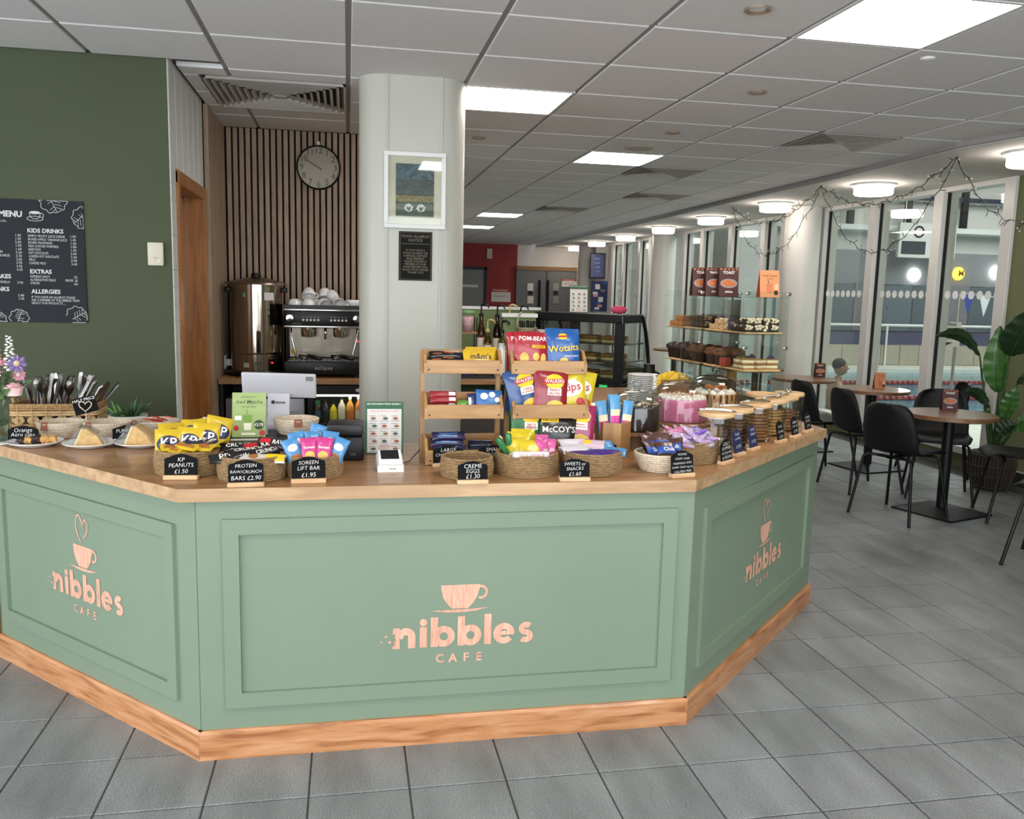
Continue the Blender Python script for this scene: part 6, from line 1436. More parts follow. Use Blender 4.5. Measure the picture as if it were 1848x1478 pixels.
# ================================================================ WALL THINGS
Wy = 4.54
A = on_y(150, 364, Wy); B = on_y(160, 583, Wy)
mx1 = (A.x+B.x)/2; mz1, mz0 = A.z, B.z; mwid = .84
m_slate = M('menu_slate', '#22252a', .7, var=.08, scale=6, spec=.25); m_mtxt = M('menu_ink', '#c9c9c6', .6, var=0)
mn = thing('menu_board', 'dark slate drinks menu board fixed to the green wall', 'menu board', (mx1, Wy-.001, mz0))
MB().rbox(-mwid, 0, -.006, 0, 0, mz1-mz0, .001, 1).build('panel', m_slate, mn)
def wtext(lines, parent, nm='menu_line', mat=None):
    for s, px, py, cap, al, bold in lines:
        q = MB(); P = on_y(px, py, Wy-.0075); S = FPX/((P-CO).dot(CW))
        sz = cap/S/.70; nat = 1/fitsize(s, 1., bold)*sz*S; want = len(s)*(2.5 if cap < 5 else 6.0 if cap < 9 else 11.5)
        text(q, s, P.x-mx1, P.z-mz0, sz, y=-.0068, align=al, bold=bold, xs=min(1., want/nat))
        q.build(nm, mat or m_mtxt, parent)
L_ = lambda s, px, py, cap=4.2, al='LEFT', bold=0.: (s, px, py, cap, al, bold)
wtext([L_('MENU', 40, 387, 10, 'RIGHT', .04), L_('LTD.', 12, 399, 3.5, 'RIGHT')], mn, 'title')
wtext([L_('KIDS DRINKS', 49, 416, 7.2, 'LEFT', .03), L_('EXTRAS', 54, 490, 7.2, 'LEFT', .03), L_('ALLERGIES', 57, 526, 7.2, 'LEFT', .03), L_('SHAKES', 20, 499, 7.2, 'RIGHT', .03), L_('DRINKS', 17, 522, 7.2, 'RIGHT', .03)], mn, 'heading')
kids = [('SIMPLY FRUITY JUICE DRINK', '1.50'), ('BOXED APPLE / ORANGE JUICE', '1.45'), ('BOXED MILKSHAKES', '1.20'), ('MILK (CAN BE WARMED)', '1.00'), ('BABYCINO', '1.55'), ('HOT CHOCOLATE', '2.60'), ('LOADED HOT CHOCOLATE', '3.30'), ('MILO', '2.90'), ('LOADED MILO', '3.40')]
ls = []
for k, (s, p_) in enumerate(kids): ls += [L_(s, 50+.35*k, 425.5+6.15*k, 4.2), L_(p_, 126+.3*k, 427+6.25*k, 4.2)]
for k, (s, p_) in enumerate([('ESPRESSO SHOT', '.75'), ('ALTERNATIVE MILKS', 'FROM .30'), ('SYRUPS', '.60')]): ls += [L_(s, 54.5+.3*k, 499+6*k, 4.2), L_(p_, 140+.3*k, 501+6*k, 4.2, 'RIGHT')]
for k, s in enumerate(['IF YOU HAVE AN ALLERGY PLEASE', 'ASK A MEMBER OF THE NIBBLES TEAM', 'ABOUT OUR PRODUCTS ....']): ls.append(L_(s, 57, 536+5.4*k, 4.0))
for k, s in enumerate(['1.20', '1.45', '2.50', '1.90', '1.60', '3.20', '3.35', '3.65', '3.95', '3.95', '4.35']): ls.append(L_(s, 26.5+.35*k, 424.5+6.2*k, 4.2))
ls += [L_('VANILLA', 18, 509, 4.2, 'RIGHT'), L_('3.95', 31, 510, 4.2), L_('2.40', 32.5, 533, 4.2), L_('1.95', 33, 539, 4.2), L_('TEA', 5, 454, 4.2, 'RIGHT'), L_('(AVAILABLE)', 18, 461, 4.2, 'RIGHT')]
wtext(ls, mn)
def monstera(cx, cz, r, a0):
    q = MB(); pts = []
    for k in range(41):
        a = R(-150+300*k/40); rr_ = r*(1-.28*abs(math.sin(a/2))**2*0+.14*math.cos(a*9)*(.6 if abs(a) > .3 else 0))*(1.15-.25*math.cos(a))
        pts.append((cx+rr_*math.cos(a+a0), cz+rr_*math.sin(a+a0)))
    zc = lambda p: (min(-.002, max(-mwid+.002, p[0])), min(mz1-mz0-.002, max(.002, p[1])))
    ribbon(q, [zc(p) for p in pts], .0022, -.0066)
    ribbon(q, [zc((cx-r*.8*math.cos(a0), cz-r*.8*math.sin(a0))), zc((cx+r*.85*math.cos(a0), cz+r*.85*math.sin(a0)))], .002, -.0066)
    for k in range(-4, 5):
        if k: ribbon(q, [zc((cx+.15*k*r*math.cos(a0), cz+.15*k*r*math.sin(a0))), zc((cx+.15*k*r*math.cos(a0)+r*.62*math.cos(a0+(1.1 if k % 2 else -1.1)), cz+.15*k*r*math.sin(a0)+r*.62*math.sin(a0+(1.1 if k % 2 else -1.1))))], .0016, -.0066)
    q.build('leaf_drawing', m_mtxt, mn)
for px, py, r, a in ((98, 366, .052, -1.3), (148, 396, .044, -2.6), (37, 571, .036, 1.2), (143, 570, .042, .5), (-2, 575, .036, 1.0)):
    P = on_y(px, py, Wy); monstera(P.x-mx1, P.z-mz0, r, a)
P = on_y(64, 390, Wy); cx, cz = P.x-mx1, P.z-mz0
q = MB(); ribbon(q, arc(cx, cz-.012, .036, 0, 360, 24, .011), .0022, -.0066); ribbon(q, [(cx-.024, cz+.016), (cx-.021, cz-.004), (cx-.01, cz-.013), (cx+.01, cz-.013), (cx+.021, cz-.004), (cx+.024, cz+.016)], .0025, -.0066)
ribbon(q, arc(cx+.028, cz+.004, .010, 100, -100, 10), .0022, -.0066); disc(q, cx, cz+.016, .024, .007, -.0066, 16); q.build('cup_drawing', m_mtxt, mn)
for px, py in ((145, 368), (156, 580)):
    P = on_y(px, py, Wy); q = MB(); disc(q, P.x-mx1, P.z-mz0, .006, None, -.0068, 12); q.build('fixing', m_black, mn)
A = on_y(267, 437, Wy); B = on_y(297, 480, Wy)
t = thing('alarm_panel', 'small cream control panel on the green wall', 'wall box', ((A.x+B.x)/2, Wy, (A.z+B.z)/2)); w, h = (B.x-A.x)/2, (A.z-B.z)/2
MB().rbox(-w, w, -.022, 0, -h, h, .006, 2).build('casing', M('panel_cream', '#cfc8b4', .5), t, 'auto'); q = MB(); text(q, 'Acer\nA', .0, -h*.4, .011, y=-.0225); q.build('lettering', m_black, t); MB().box(w*.15, w*.6, -.0235, -.0215, -h*.68, -h*.5).build('badge', m_paper, t)
# clock
P = on_y(575, 303, 6.285)
ck = thing('wall_clock', 'round black rimmed wall clock on the slatted wall', 'clock', (P.x, 6.29, P.z)); r = .15
X = Matrix.Rotation(PI/2, 4, 'X')
MB().lathe([(.0001, .0), (r, 0), (r, .035), (r-.006, .04), (r-.010, .036), (r-.010, .02)], 56, X, caps=False).build('rim', m_black, ck, 'auto')
MB().lathe([(.0001, .016), (r-.009, .016)], 48, X, caps=False).build('dial', M('clock_dial', '#b5a896', .35, var=.02), ck)
q = MB()
for k in range(12):
    a = R(90-30*(k+1)); text(q, str(k+1), r*.76*math.cos(a), r*.76*math.sin(a), .058, y=-.0175)
    ribbon(q, [(r*.92*math.cos(a), r*.92*math.sin(a)), (r*.88*math.cos(a), r*.88*math.sin(a))], .002, -.0175)
q.build('numerals', M('clock_ink', '#3d3935', .5, var=0), ck)
for nm, a, L_, wd in (('hour_hand', 150, .085, .007), ('minute_hand', 148, .125, .005)):
    q = MB(); ribbon(q, [(-.025*math.cos(R(a)), -.025*math.sin(R(a))), (L_*math.cos(R(a)), L_*math.sin(R(a)))], [wd, wd*.4], -.019); q.build(nm, m_black, ck)
MB().lathe([(.0001, .035), (r-.01, .033)], 48, X, caps=False).build('glass', GLASS('clock_glass', '#f4f6f4', 2.2), ck)
MB().rbox(-.01, .01, -.012, 0, r+.003, r+.028, .002, 1).build('hook', m_white, ck)
# picture and plaque on the column
A = on_y(693, 272, 4.512); B = on_y(803, 415, 4.512)
t = thing('picture_frame', 'white framed landscape picture hung on the column', 'picture', ((A.x+B.x)/2, 4.5165, (A.z+B.z)/2)); w, h = (B.x-A.x)/2, (A.z-B.z)/2
for a in ((-w, w, h-.022, h), (-w, w, -h, -h+.022), (-w, -w+.022, -h+.022, h-.022), (w-.022, w, -h+.022, h-.022)): MB().rbox(a[0], a[1], -.022, 0, a[2], a[3], .002, 1).build('frame_side', m_white, t)
MB().box(-w+.02, w-.02, -.008, -.002, -h+.02, h-.02).build('mount', M('mount_cream', '#d9d2bd', .7), t)
m_pt = M('painting_dark', '#2c3f3c', .5, var=.9, scale=60, stretch=(1, 1, 1.6)); m_pt2 = M('painting_gold', '#7a6a24', .5, var=.7, scale=110); m_pt3 = M('painting_green', '#2c4226', .5, var=.6, scale=90); m_pt4 = M('painting_blue', '#3a5560', .5, var=.95, scale=45)
x0, x1 = -w*.62, w*.62
for nm, z0, z1, mt in (('painting_sky', h*.1, h*.7, m_pt4), ('painting_hills', -h*.12, h*.3, m_pt), ('painting_field', -h*.32, -h*.1, m_pt2), ('painting_grass', -h*.68, -h*.3, m_pt3)):
    MB().box(x0, x1, -.0095-.0003*(z0 < h*.05), -.007, z0, z1).build(nm, mt, t)
for s in (-.2, .2):
    q = MB(); q.add([(s*w, -.0105, -h*.45)]+[(s*w+(.022+.004*math.sin(a_*1.9))*math.cos(2*PI*a_/27), -.0105, -h*.45+(.02+.004*math.sin(a_*2.3))*math.sin(2*PI*a_/27)) for a_ in range(27)], [(0, 1+a_, 1+(a_+1) % 27) for a_ in range(27)]); q.build('white_fleece', M('fleece', '#d8d8d0', .7, var=.15, scale=90), t); q = MB(); q.add([(s*w+a_*.013, -.0108, -h*.47+b_*.013) for a_, b_ in ((0, -1), (.8, -.1), (.9, .5), (.45, .8), (0, .35), (-.5, .75), (-.9, .4), (-.7, -.2))], [tuple(range(8))]); q.build('dark_face', mk, t)
MB().box(-w+.02, w-.02, -.0145, -.0135, -h+.02, h-.02).build('glass', GLASS('picture_glass', '#f6f8f6', 1.1), t)
A = on_y(720, 417, 4.512); B = on_y(779, 507, 4.512)
t = thing('allergy_plaque', 'black food allergy plaque with gold border below the picture', 'plaque', ((A.x+B.x)/2, 4.5165, (A.z+B.z)/2)); w, h = (B.x-A.x)/2, (A.z-B.z)/2
MB().rbox(-w, w, -.008, 0, -h, h, .001, 1).build('plate', M('plaque_black', '#0c0d0c', .7, spec=.2), t); m_gold = M('plaque_gold', '#7b715a', .5, var=0)
q = MB(); ribbon(q, [(-w+.006, -h+.006), (w-.006, -h+.006), (w-.006, h-.006), (-w+.006, h-.006)], .002, -.0085, True); ribbon(q, [(-w+.012, h*.5), (w-.012, h*.5)], .0015, -.0085); q.build('border', m_gold, t)
q = MB(); text(q, 'FOOD ALLERGY\nNOTICE', 0, h*.72, .020, y=-.0085); q.build('heading', m_gold, t); q = MB(); text(q, 'IF YOU HAVE A\nFOOD ALLERGY OR\nA SPECIAL DIETARY\nREQUIREMENT\nPLEASE INFORM A\nMEMBER OF OUR\nSTAFF BEFORE YOU\nPLACE YOUR ORDER\nTHANK YOU', 0, -h*.22, .0142, y=-.0085, line=1.0); q.build('lettering', m_gold, t)

# ================================================================ BACK COUNTER WITH URN AND COFFEE MACHINE
SZ = .87
m_shelf = WOOD('shelf_oak', '#8a6038', '#ab8052', 'X', 6, .45)
bc = thing('back_counter', 'oak topped back counter under the urn and coffee machine', 'counter', (0, 0, 0))
MB().rbox(-.815, .655, 5.70, 6.275, SZ-.038, SZ, .003, 1).build('top', m_shelf, bc)
MB().rbox(.665, 1.345, 5.72, 6.275, SZ-.038, SZ, .003, 1).build('top', m_shelf, bc)
for x in (-.81, .40, 1.26): MB().box(x, x+.02, 5.74, 6.27, 0, SZ-.04).build('side_panel', M('unit_black', '#17181a', .6), bc)
MB().box(-.8, .64, 6.24, 6.27, 0, SZ-.04).build('back_panel', M('unit_black', '#17181a'), bc)
MB().box(.68, 1.26, 5.76, 5.79, 0, .76).build('door_panel', M('unit_grey', '#4a4643', .6), bc)
# water urn
P = on_y(464, 600, 6.0)
ur = thing('water_urn', 'tall polished steel water urn on the back counter', 'urn', (P.x, 5.99, SZ)); r = .168
m_pol = M('polished_steel', '#b9ab9c', .12, 1., var=.05, scale=4)
MB().lathe([(r+.03, 0), (r+.03, .02), (r, .035)], 40).build('base', m_black, ur, 'auto')
MB().lathe([(r, .03), (r, .145), (r+.004, .15), (r, .155), (r, .6), (r+.006, .605)], 56, caps=False).build('body', m_pol, ur, 'auto')
MB().lathe([(r+.035, .60), (r+.03, .612), (r*.6, .635), (.04, .648), (.0001, .65)], 48, caps=False).build('lid', M('lid_steel', '#8d7f72', .3, 1., var=.05), ur, 'auto')
MB().lathe([(.03, .648), (.032, .66), (.028, .675), (.0001, .678)], 20, caps=False).build('lid_knob', m_black, ur, 'auto')
for s in (-1, 1): MB().rbox(s*(r+.015)-.018, s*(r+.015)+.018, -.03, .03, .55, .585, .008).build('handle', m_black, ur, 'auto')
MB().tube([(.03, -r-.008, .16), (.03, -r-.008, .55)], .006, 8).build('sight_glass', GLASS('sight_tube', '#e8ece8', 1.5), ur)
MB().tube([(.03, -r-.004, .2), (.03, -r-.03, .2)], .012, 8).tube([(.03, -r-.03, .25), (.03, -r-.03, .16)], [.010, .014], 8).build('tap', m_black, ur, 'auto'); MB().rbox(.018, .042, -r-.045, -r-.02, .24, .30, .005).build('tap_lever', m_black, ur)
q = MB().box(.065, .125, -r+.012, -r+.016, .50, .55); q.build('warning_label', m_paper, ur); MB().box(-.07, -.05, -r+.008, -r+.014, .52, .545).build('green_sticker', M('sticker_green', '#1f7a3a', .5), ur); MB().box(-.07, -.02, -r+.004, -r+.009, .06, .09).build('rating_label', M('label_grey', '#9a9288', .5), ur)
q = MB(); text(q, 'igenix', .02, .09, .022, y=-r-.003); q.build('lettering', mk, ur); q = MB(); disc(q, .11, .09, .005, None, -r+.028, 10); q.build('indicator', EMIT('led_red', '#ff3020', 2.), ur)
# coffee machine
P = on_y(581, 600, 5.78)
em = thing('coffee_machine', 'black two group espresso machine with steel splashback', 'coffee machine', (P.x+.01, 6.02, SZ)); w = .25
m_em = M('machine_black', '#0c0c0d', .4, var=.05, spec=.35)
MB().rbox(-w, w, -.26, .22, .02, .11, .008).build('base', m_em, em, 'auto')
for sx in (-.21, .21):
    for sy in (-.2, .16): MB().cyl(sx, sy, 0, .022, .02, 12).build('foot', m_black, em)
MB().rbox(-w+.005, w-.005, .0, .22, .11, .33, .004).build('body', m_em, em, 'auto')
MB().rbox(-w, w, -.22, .22, .335, .445, .012).build('head', m_em, em, 'auto')
MB().box(-w+.02, w-.02, -.006, .001, .12, .33).build('splashback', M('brushed_steel', '#746d62', .3, 1., var=.12, scale=12), em)
for z in (.333, .442): MB().rbox(-w-.004, w+.004, -.228, -.21, z-.006, z+.008, .003).build('trim_bar', m_steel, em, 'auto')
MB().box(-w+.02, w-.02, -.25, -.02, .108, .114).build('drip_tray', M('tray_steel', '#6b6660', .35, 1.), em)
for k in range(14): MB().box(-w+.035+k*.033, -w+.04+k*.033, -.245, -.03, .114, .116).build('tray_slot', m_black, em)
for x in (-.215, .215): MB().lathe([(.0001, .03), (.022, .028), (.026, .0)], 20, MT((x, -.222, .39), 0, PI/2), caps=False).build('knob', m_chrome, em, 'auto')
for x0 in (-.13, .05):
    for k in range(5): q = MB(); disc(q, x0+k*.024, .378, .0075, None, -.2225, 12); q.build('button', M('button_pale', '#c9c2ba', .4), em)
    q = MB()
    for k in range(5): ribbon(q, arc(x0+k*.024, .40, .005, 180, 360, 6), .0014, -.2225)
    q.build('button_icons', m_paper, em)
q = MB(); text(q, 'ONYX', -.17, .352, .018, y=-.2225, spacing=1.3); q.build('lettering', M('em_letter', '#8a857d', .5, var=0), em); q = MB(); text(q, 'eclipse', 0, .065, .034, y=-.2605, spacing=1.2); q.build('lettering', M('em_letter2', '#a9a49b', .5, var=0), em)
for x in (-.10, .11):
    MB().lathe([(.05, .335), (.05, .28), (.046, .265), (.02, .26), (.0001, .26)], 24, MT((x, -.13, 0)), caps=False).build('group_head', m_chrome, em, 'auto')
    MB().lathe([(.02, .118), (.034, .122), (.036, .145), (.03, .15)], 20, MT((x-.03, -.16, 0))).build('portafilter', m_chrome, em, 'auto')
    MB().tube([(x-.01, -.18, .14), (x+.08, -.25, .125)], [.011, .014], 8).build('portafilter_handle', m_black, em, True)
for x in (-.21, .22): MB().tube([(x, -.19, .33), (x*.98, -.2, .26), (x*.86, -.2, .15), (x*.84, -.2, .12)], .006, 8).build('steam_wand', m_chrome, em, True)
MB().tube([(.01, -.15, .33), (.01, -.15, .25)], .008, 8).build('hot_water_spout', m_chrome, em, True)
q = MB(); disc(q, -.205, .155, .022, None, -.008, 16); q.build('yellow_sticker', M('sticker_yellow', '#c9a02a', .5), em)
q = MB(); disc(q, .225, .23, .007, None, -.01, 10); q.build('indicator', EMIT('led_red', '#ff3020', 2.), em)
for a in ((-w, w, -.21, -.2), (-w, -w+.01, -.2, .2), (w-.01, w, -.2, .2)): MB().box(*a, .445, .475).build('cup_rail', m_em, em)
# cups on top of the machine
cup_me = MB().lathe([(.0001, .004), (.022, .0), (.026, .003), (.038, .02), (.044, .045), (.046, .066), (.043, .066), (.041, .045), (.034, .02), (.0001, .010)], 28, caps=False).mesh('bowl', m_china, True)
hand_me = MB().tube([(.041, 0, .055), (.058, 0, .058), (.066, 0, .042), (.058, 0, .024), (.036, 0, .018)], .0045, 8).mesh('handle', m_china, True)
EX, EY, EZ = P.x+.01, 6.02, SZ+.447
cl_ = [(-.19, -.12, 0, (PI, 0, .6)), (-.10, -.13, 0, (PI, 0, 2.)), (-.02, -.10, 0, (PI*.62, 0, .5)), (.09, -.13, 0, (PI*.58, 0, .2)), (.19, -.10, 0, (0, 0, 1.9)), (-.17, .02, 0, (PI, 0, 0)), (-.06, .03, 0, (0, 0, 1)), (.06, .03, 0, (PI, 0, 2)), (.17, .03, 0, (PI, 0, 0)), (-.10, -.05, .066, (PI*.8, .2, .3)), (.05, -.05, .068, (PI*.75, -.1, 2.9)), (.0, .02, .07, (PI*.9, .2, .8))]
for k, (dx, dy, dz, rot) in enumerate(cl_):
    t = thing('coffee_cup', 'white coffee cup on the coffee machine, '+['front row at the far left', 'front row, second', 'front row in the middle', 'front row, fourth', 'front row at the right, upright', 'rear row at the left', 'rear row, upright', 'rear row, third', 'rear row at the right', 'tipped on top at the left', 'tipped on top at the right', 'balanced on top in the middle'][k], 'cup', (EX+dx, EY+dy, EZ+dz+(.066 if rot[0] > 2.4 else (.046 if rot[0] > 1 else 0))), 0, 'white cups on the coffee machine', rot)
    put('bowl', cup_me, t); put('handle', hand_me, t)
# wall socket with plug
P = on_x(406, 652, -.82)
t = thing('wall_socket', 'white wall socket on the narrow slatted return wall', 'socket', (-.8165, P.y, P.z)); MB().rbox(0, .012, -.075, .075, -.045, .045, .004).build('plate', m_white, t, 'auto'); MB().rbox(.012, .045, -.06, -.02, -.025, .02, .005).build('plug', m_white, t, 'auto')
tag(MB().tube([(-.78, P.y-.04, P.z-.01), (-.76, P.y-.06, P.z-.09), (-.73, P.y-.12, P.z-.16), (-.70, 5.72, SZ+.006)], .005, 6).build('power_cable', m_black), 'black power cable hanging below the wall socket', 'cable')
# appliances under the back counter
t = thing('dishwasher', 'grey steel dishwasher under the back counter, left of the drinks fridge', 'dishwasher', (-.53, 5.75, 0))
MB().rbox(-.25, .25, .0, .45, .05, .735, .008).build('body', M('appliance_grey', '#8c8c90', .35, .6, var=.04), t, 'auto'); MB().tube([(-.2, -.03, .64), (.22, -.03, .64)], .010, 8).build('handle', m_steel, t); MB().box(-.24, .24, -.004, .001, .08, .60).build('door', M('appliance_front', '#a3a3a6', .3, .6), t)
fr = thing('drinks_fridge', 'black undercounter fridge stocked with bottles', 'fridge', (.06, 5.75, 0))
MB().box(-.32, .32, .42, .48, .05, .82).build('back', m_black, fr)
for a in ((-.32, -.29), (.29, .32)): MB().box(a[0], a[1], 0, .42, .05, .82).build('side', m_black, fr)
MB().box(-.29, .29, 0, .42, .76, .82).build('header', m_black, fr); MB().box(-.29, .29, 0, .42, .05, .10).build('plinth', m_black, fr)
for z in (.33, .56): MB().box(-.29, .29, .03, .41, z-.005, z).build('shelf', m_steel, fr)
MB().box(-.29, .29, .004, .008, .10, .76).build('glass_door', m_clear, fr); MB().box(-.28, .28, .03, .05, .745, .758).build('added_fridge_light', EMIT('added_fridge_glow', '#fff4e0', 6.), fr); q = MB(); disc(q, .02, .79, .03, .014, -.001, 16); q.build('badge', m_paper, fr)  # glowing strip under the header is added to brighten the bottles
MB().box(-.27, -.24, -.002, .003, .69, .72).build('green_sticker', M('sticker_green', '#1f7a3a'), fr)
def bottle(name, label, x, y, z, c, h, r, cap, lab=None, grp='bottles in the drinks fridge'):
    t = thing(name, label, 'bottle', (x, y, z), 0, grp)
    MB().lathe([(.0001, 0), (r, .0), (r, h*.6), (r*.8, h*.72), (r*.36, h*.84), (r*.36, h*.93)], 18, caps=False).build('body', M('drink'+c, c, .15, var=.05), t, 'auto')
    MB().lathe([(r*.42, h*.91), (r*.42, h), (.0001, h)], 14, caps=False).build('cap', cap, t, 'auto')
    if lab: MB().lathe([(r*1.02, h*.18), (r*1.02, h*.5)], 18, caps=False).build('label', M('blabel'+lab, lab, .5, var=.1, scale=40), t, True)
for sh, z in enumerate((.56, .33)):
    for k, (dx, c, h, r, lab, lb) in enumerate([(-.262, '#3a2a22', .17, .026, '#3f5f7a', 'dark brown drink bottle with blue label'), (-.208, '#2a2a2e', .16, .025, None, 'black drink bottle without label'), (-.155, '#c9b62a', .14, .025, '#d8c93a', 'yellow drink can bottle'), (-.10, '#cfc7b2', .175, .025, '#e2ddca', 'cream coloured milk drink bottle'), (-.045, '#d99a3a', .178, .026, '#d8792a', 'orange juice bottle with white cap'), (.012, '#c9803a', .178, .026, '#e0d6c0', 'amber juice bottle with pale label'), (.07, '#d9a84a', .175, .026, '#d8792a', 'golden juice bottle beside the fridge wall')]):
        bottle('drink_bottle', lb+(' on the upper fridge shelf', ' on the lower fridge shelf')[sh],   .06+dx, 5.75+.07, z, c, h, r, m_white if k > 3 else m_black, lab)
# ---------------------------------------------------------------- green partition and syrups right of the column
m_part = M('partition_green', '#6a7d4e', .6, var=.05)
gp = thing('green_partition', 'low green partition with a pale cap behind the syrup bottles', 'partition', (.80, 6.34, 0))
MB().box(0, .62, 0, .05, 0, 1.33).build('panel', m_part, gp); MB().box(-.0, .63, -.01, .06, 1.33, 1.35).build('cap', m_white, gp)
gp2 = thing('green_side_panel', 'short green panel with a pale cap beside the chilled cabinet', 'partition', (1.085, 6.02, 0))
MB().box(0, .24, 0, .04, SZ+.001, 1.285).build('panel', m_part, gp2); MB().box(-.01, .25, -.012, .052, 1.285, 1.312).build('cap', m_white, gp2)
rs = thing('riser_shelf', 'small wooden riser shelf holding the syrup bottles', 'shelf', (.70, 6.12, SZ))
MB().box(0, .38, -.07, .09, .125, .14).build('top', m_shelf, rs)
for x in (.0, .365): MB().box(x, x+.015, -.07, .09, 0, .125).build('side', m_shelf, rs)
RZ = SZ+.14
def pump_bottle(label, px, top, c, pc, Y=6.1, r=.038):
    x = on_y(px, 600, Y).x; zt = on_y(px, top, Y).z
    t = thing('syrup_bottle', label, 'bottle', (x, Y, RZ), 0, 'syrup bottles with pumps'); h = zt-RZ-.09
    MB().lathe([(.0001, .0), (r, 0), (r, h*.62), (r*.7, h*.75), (.014, h*.86), (.014, h)], 20, caps=False).build('glass', GLASS('syrup'+c, c, 1.2), t, True)
    MB().lathe([(.0001, .003), (r*.93, .003), (r*.93, h*.5), (.0001, h*.5)], 16, caps=False).build('syrup', M('syrupfill'+c, c, .2), t, True)
    MB().lathe([(r*1.02, h*.12), (r*1.02, h*.45)], 20, caps=False).build('label', m_paper, t, True)
    MB().lathe([(.017, h), (.017, h+.02), (.006, h+.022), (.006, h+.075)], 14).build('pump', pc, t, 'auto')
    MB().tube([(0, 0, h+.08), (.02, -.01, h+.088), (.045, -.02, h+.078), (.05, -.022, h+.06)], [.008, .008, .006, .005], 8).build('nozzle', pc, t, True)
m_tan = M('pump_tan', '#c2a878', .5)
for px, top, c, pc, lb in [(868, 548, '#b98f4a', m_black, 'tall syrup bottle with black pump, farthest left'), (880, 576, '#c9a86a', m_tan, 'short syrup bottle with tan pump between two black pumps'), (897, 550, '#8a5a2a', m_black, 'tall syrup bottle with black pump in the middle'), (906, 578, '#d8c9a0', m_black, 'short syrup bottle with black pump'), (919, 549, '#d2b070', m_tan, 'tall syrup bottle with tan pump'), (939, 551, '#6b4526', m_black, 'tall syrup bottle with black pump beside the pail')]:
    pump_bottle(lb, px, top, c, pc, 6.1 if top < 560 else 6.02, .03)
x = on_y(843, 600, 6.0).x
mz = thing('marshmallow_tub', 'clear tub of pink and white marshmallows with green lid', 'tub', (x, 5.97, on_y(843, 598, 5.97).z)); 
MB().lathe([(.035, 0), (.045, .13)], 24, caps=False).build('tub', m_clear, mz, True); MB().lathe([(.0001, .002), (.034, .002), (.043, .105), (.0001, .108)], 20, caps=False).build('marshmallows', M('mallows', '#d8aab4', .8, var=.35, scale=90, bump=.8, bscale=90), mz, True); MB().lathe([(.048, .13), (.048, .145), (.0001, .148)], 24).build('lid', M('lid_green', '#7fb06a', .5), mz, 'auto')
zz = on_y(843, 598, 5.97).z
t = thing('wire_shelf', 'small dark wire shelf under the marshmallow tub', 'shelf', (x, 5.97, SZ)); MB().box(-.07, .06, -.06, .06, zz-SZ-.014, zz-SZ-.001).build('top', m_shelf, t)
for sx in (-.065, .055):
    for sy in (-.055, .055): MB().tube([(sx, sy, 0), (sx, sy, zz-SZ+.1)], .004, 6).build('leg', m_black, t)
tag(MB().lathe([(.0001, 0), (.05, 0), (.055, .1), (.057, .105), (.0001, .108)], 24, caps=False).build('purple_tub', M('tub_purple', '#43285e', .4, var=.1), None, 'auto', (x, 5.97, SZ)), 'purple drum of drinking chocolate below the marshmallows', 'tub')
x = on_y(904, 620, 5.92).x
t = thing('milk_jug', 'white plastic milk bottle beside the red crisps', 'bottle', (x, 5.90, RZ-.14)); MB().lathe([(.0001, 0), (.045, 0), (.05, .02), (.05, .14), (.03, .185), (.02, .2), (.02, .22)], 24, caps=False).build('body', M('milk_plastic', '#e4e6e4', .4), t, True); MB().lathe([(.022, .216), (.022, .235), (.0001, .236)], 16).build('cap', m_white, t, 'auto')
x = on_y(951, 600, 5.95).x; z0 = on_y(951, 610, 5.95).z
t = thing('utensil_pail', 'beige pail of black utensils hooked on the partition', 'pail', (x, 5.95, z0)); MB().lathe([(.0001, 0), (.055, 0), (.072, .07), (.074, .075), (.070, .075), (.053, .005), (.0001, .004)], 28, caps=False).build('pail', M('pail_beige', '#a89c84', .6), t, True)
MB().tube([(-.07, 0, .07), (-.065, .02, .13), (-.045, .05, .17), (-.03, .06, .18)], .006, 8).build('hook', M('pail_beige', '#a89c84'), t, True)
for k in range(5):
    a = k*1.3; tag(MB().tube([(.03*math.cos(a), .03*math.sin(a), .02), (.05*math.cos(a), .05*math.sin(a), .12)], [.006, .012], 8).build('utensil', m_black, None, True, (x, 5.95, z0)), 'black utensil handle sticking out of the beige pail', 'utensil', 'utensils in the pail')
tag(MB().box(-.19, .19, -.14, .14, 0, .006).build('black_board', M('slate_mat', '#2c2c2e', .6), None, False, (on_y(866, 686, 5.86).x-.02, 5.87, SZ)), 'flat black mat on the back counter right of the column', 'mat')
# ---------------------------------------------------------------- chilled cabinet
FR = Vector((on_y(965, 562, 6.1).x, 6.1, 0)); FR2 = Vector((on_y(1125, 568, 5.62).x, 5.62, 0))
fa = math.atan2(FR2.y-FR.y, FR2.x-FR.x); FWd = (FR2-FR).length; FH = 1.325; FD = .46
cf = thing('chilled_cabinet', 'black chilled display cabinet with curved glass end', 'display fridge', FR, fa)
MB().rbox(0, FWd, 0, FD, 0, .85, .006).build('base', m_em, cf); MB().rbox(0, FWd, 0, .36, FH-.06, FH, .006).build('top', m_em, cf)
for x in (0, FWd*.42, FWd-.06): MB().rbox(x, x+.06, -.004, .04, .85, FH-.06, .003, 1).build('door_post', m_em, cf)
MB().box(.04, FWd-.04, .0, .03, .85, .88).build('door_rail', m_em, cf)
for a, b in ((.045, FWd*.42), (FWd*.42+.045, FWd-.045)): MB().box(a, b, .015, .019, .88, FH-.06).build('glass_door', m_fglass, cf)
prof = [(0, .85), (FD, .85), (FD+.015, .93), (FD+.01, .99), (FD-.02, 1.1), (FD-.07, 1.22), (FD-.13, FH-.01), (0, FH-.01)]
for x in (.002, FWd-.006): MB().prism([(y, z) for y, z in prof], x, x+.004, 'X').build('end_glass', m_fglass, cf)
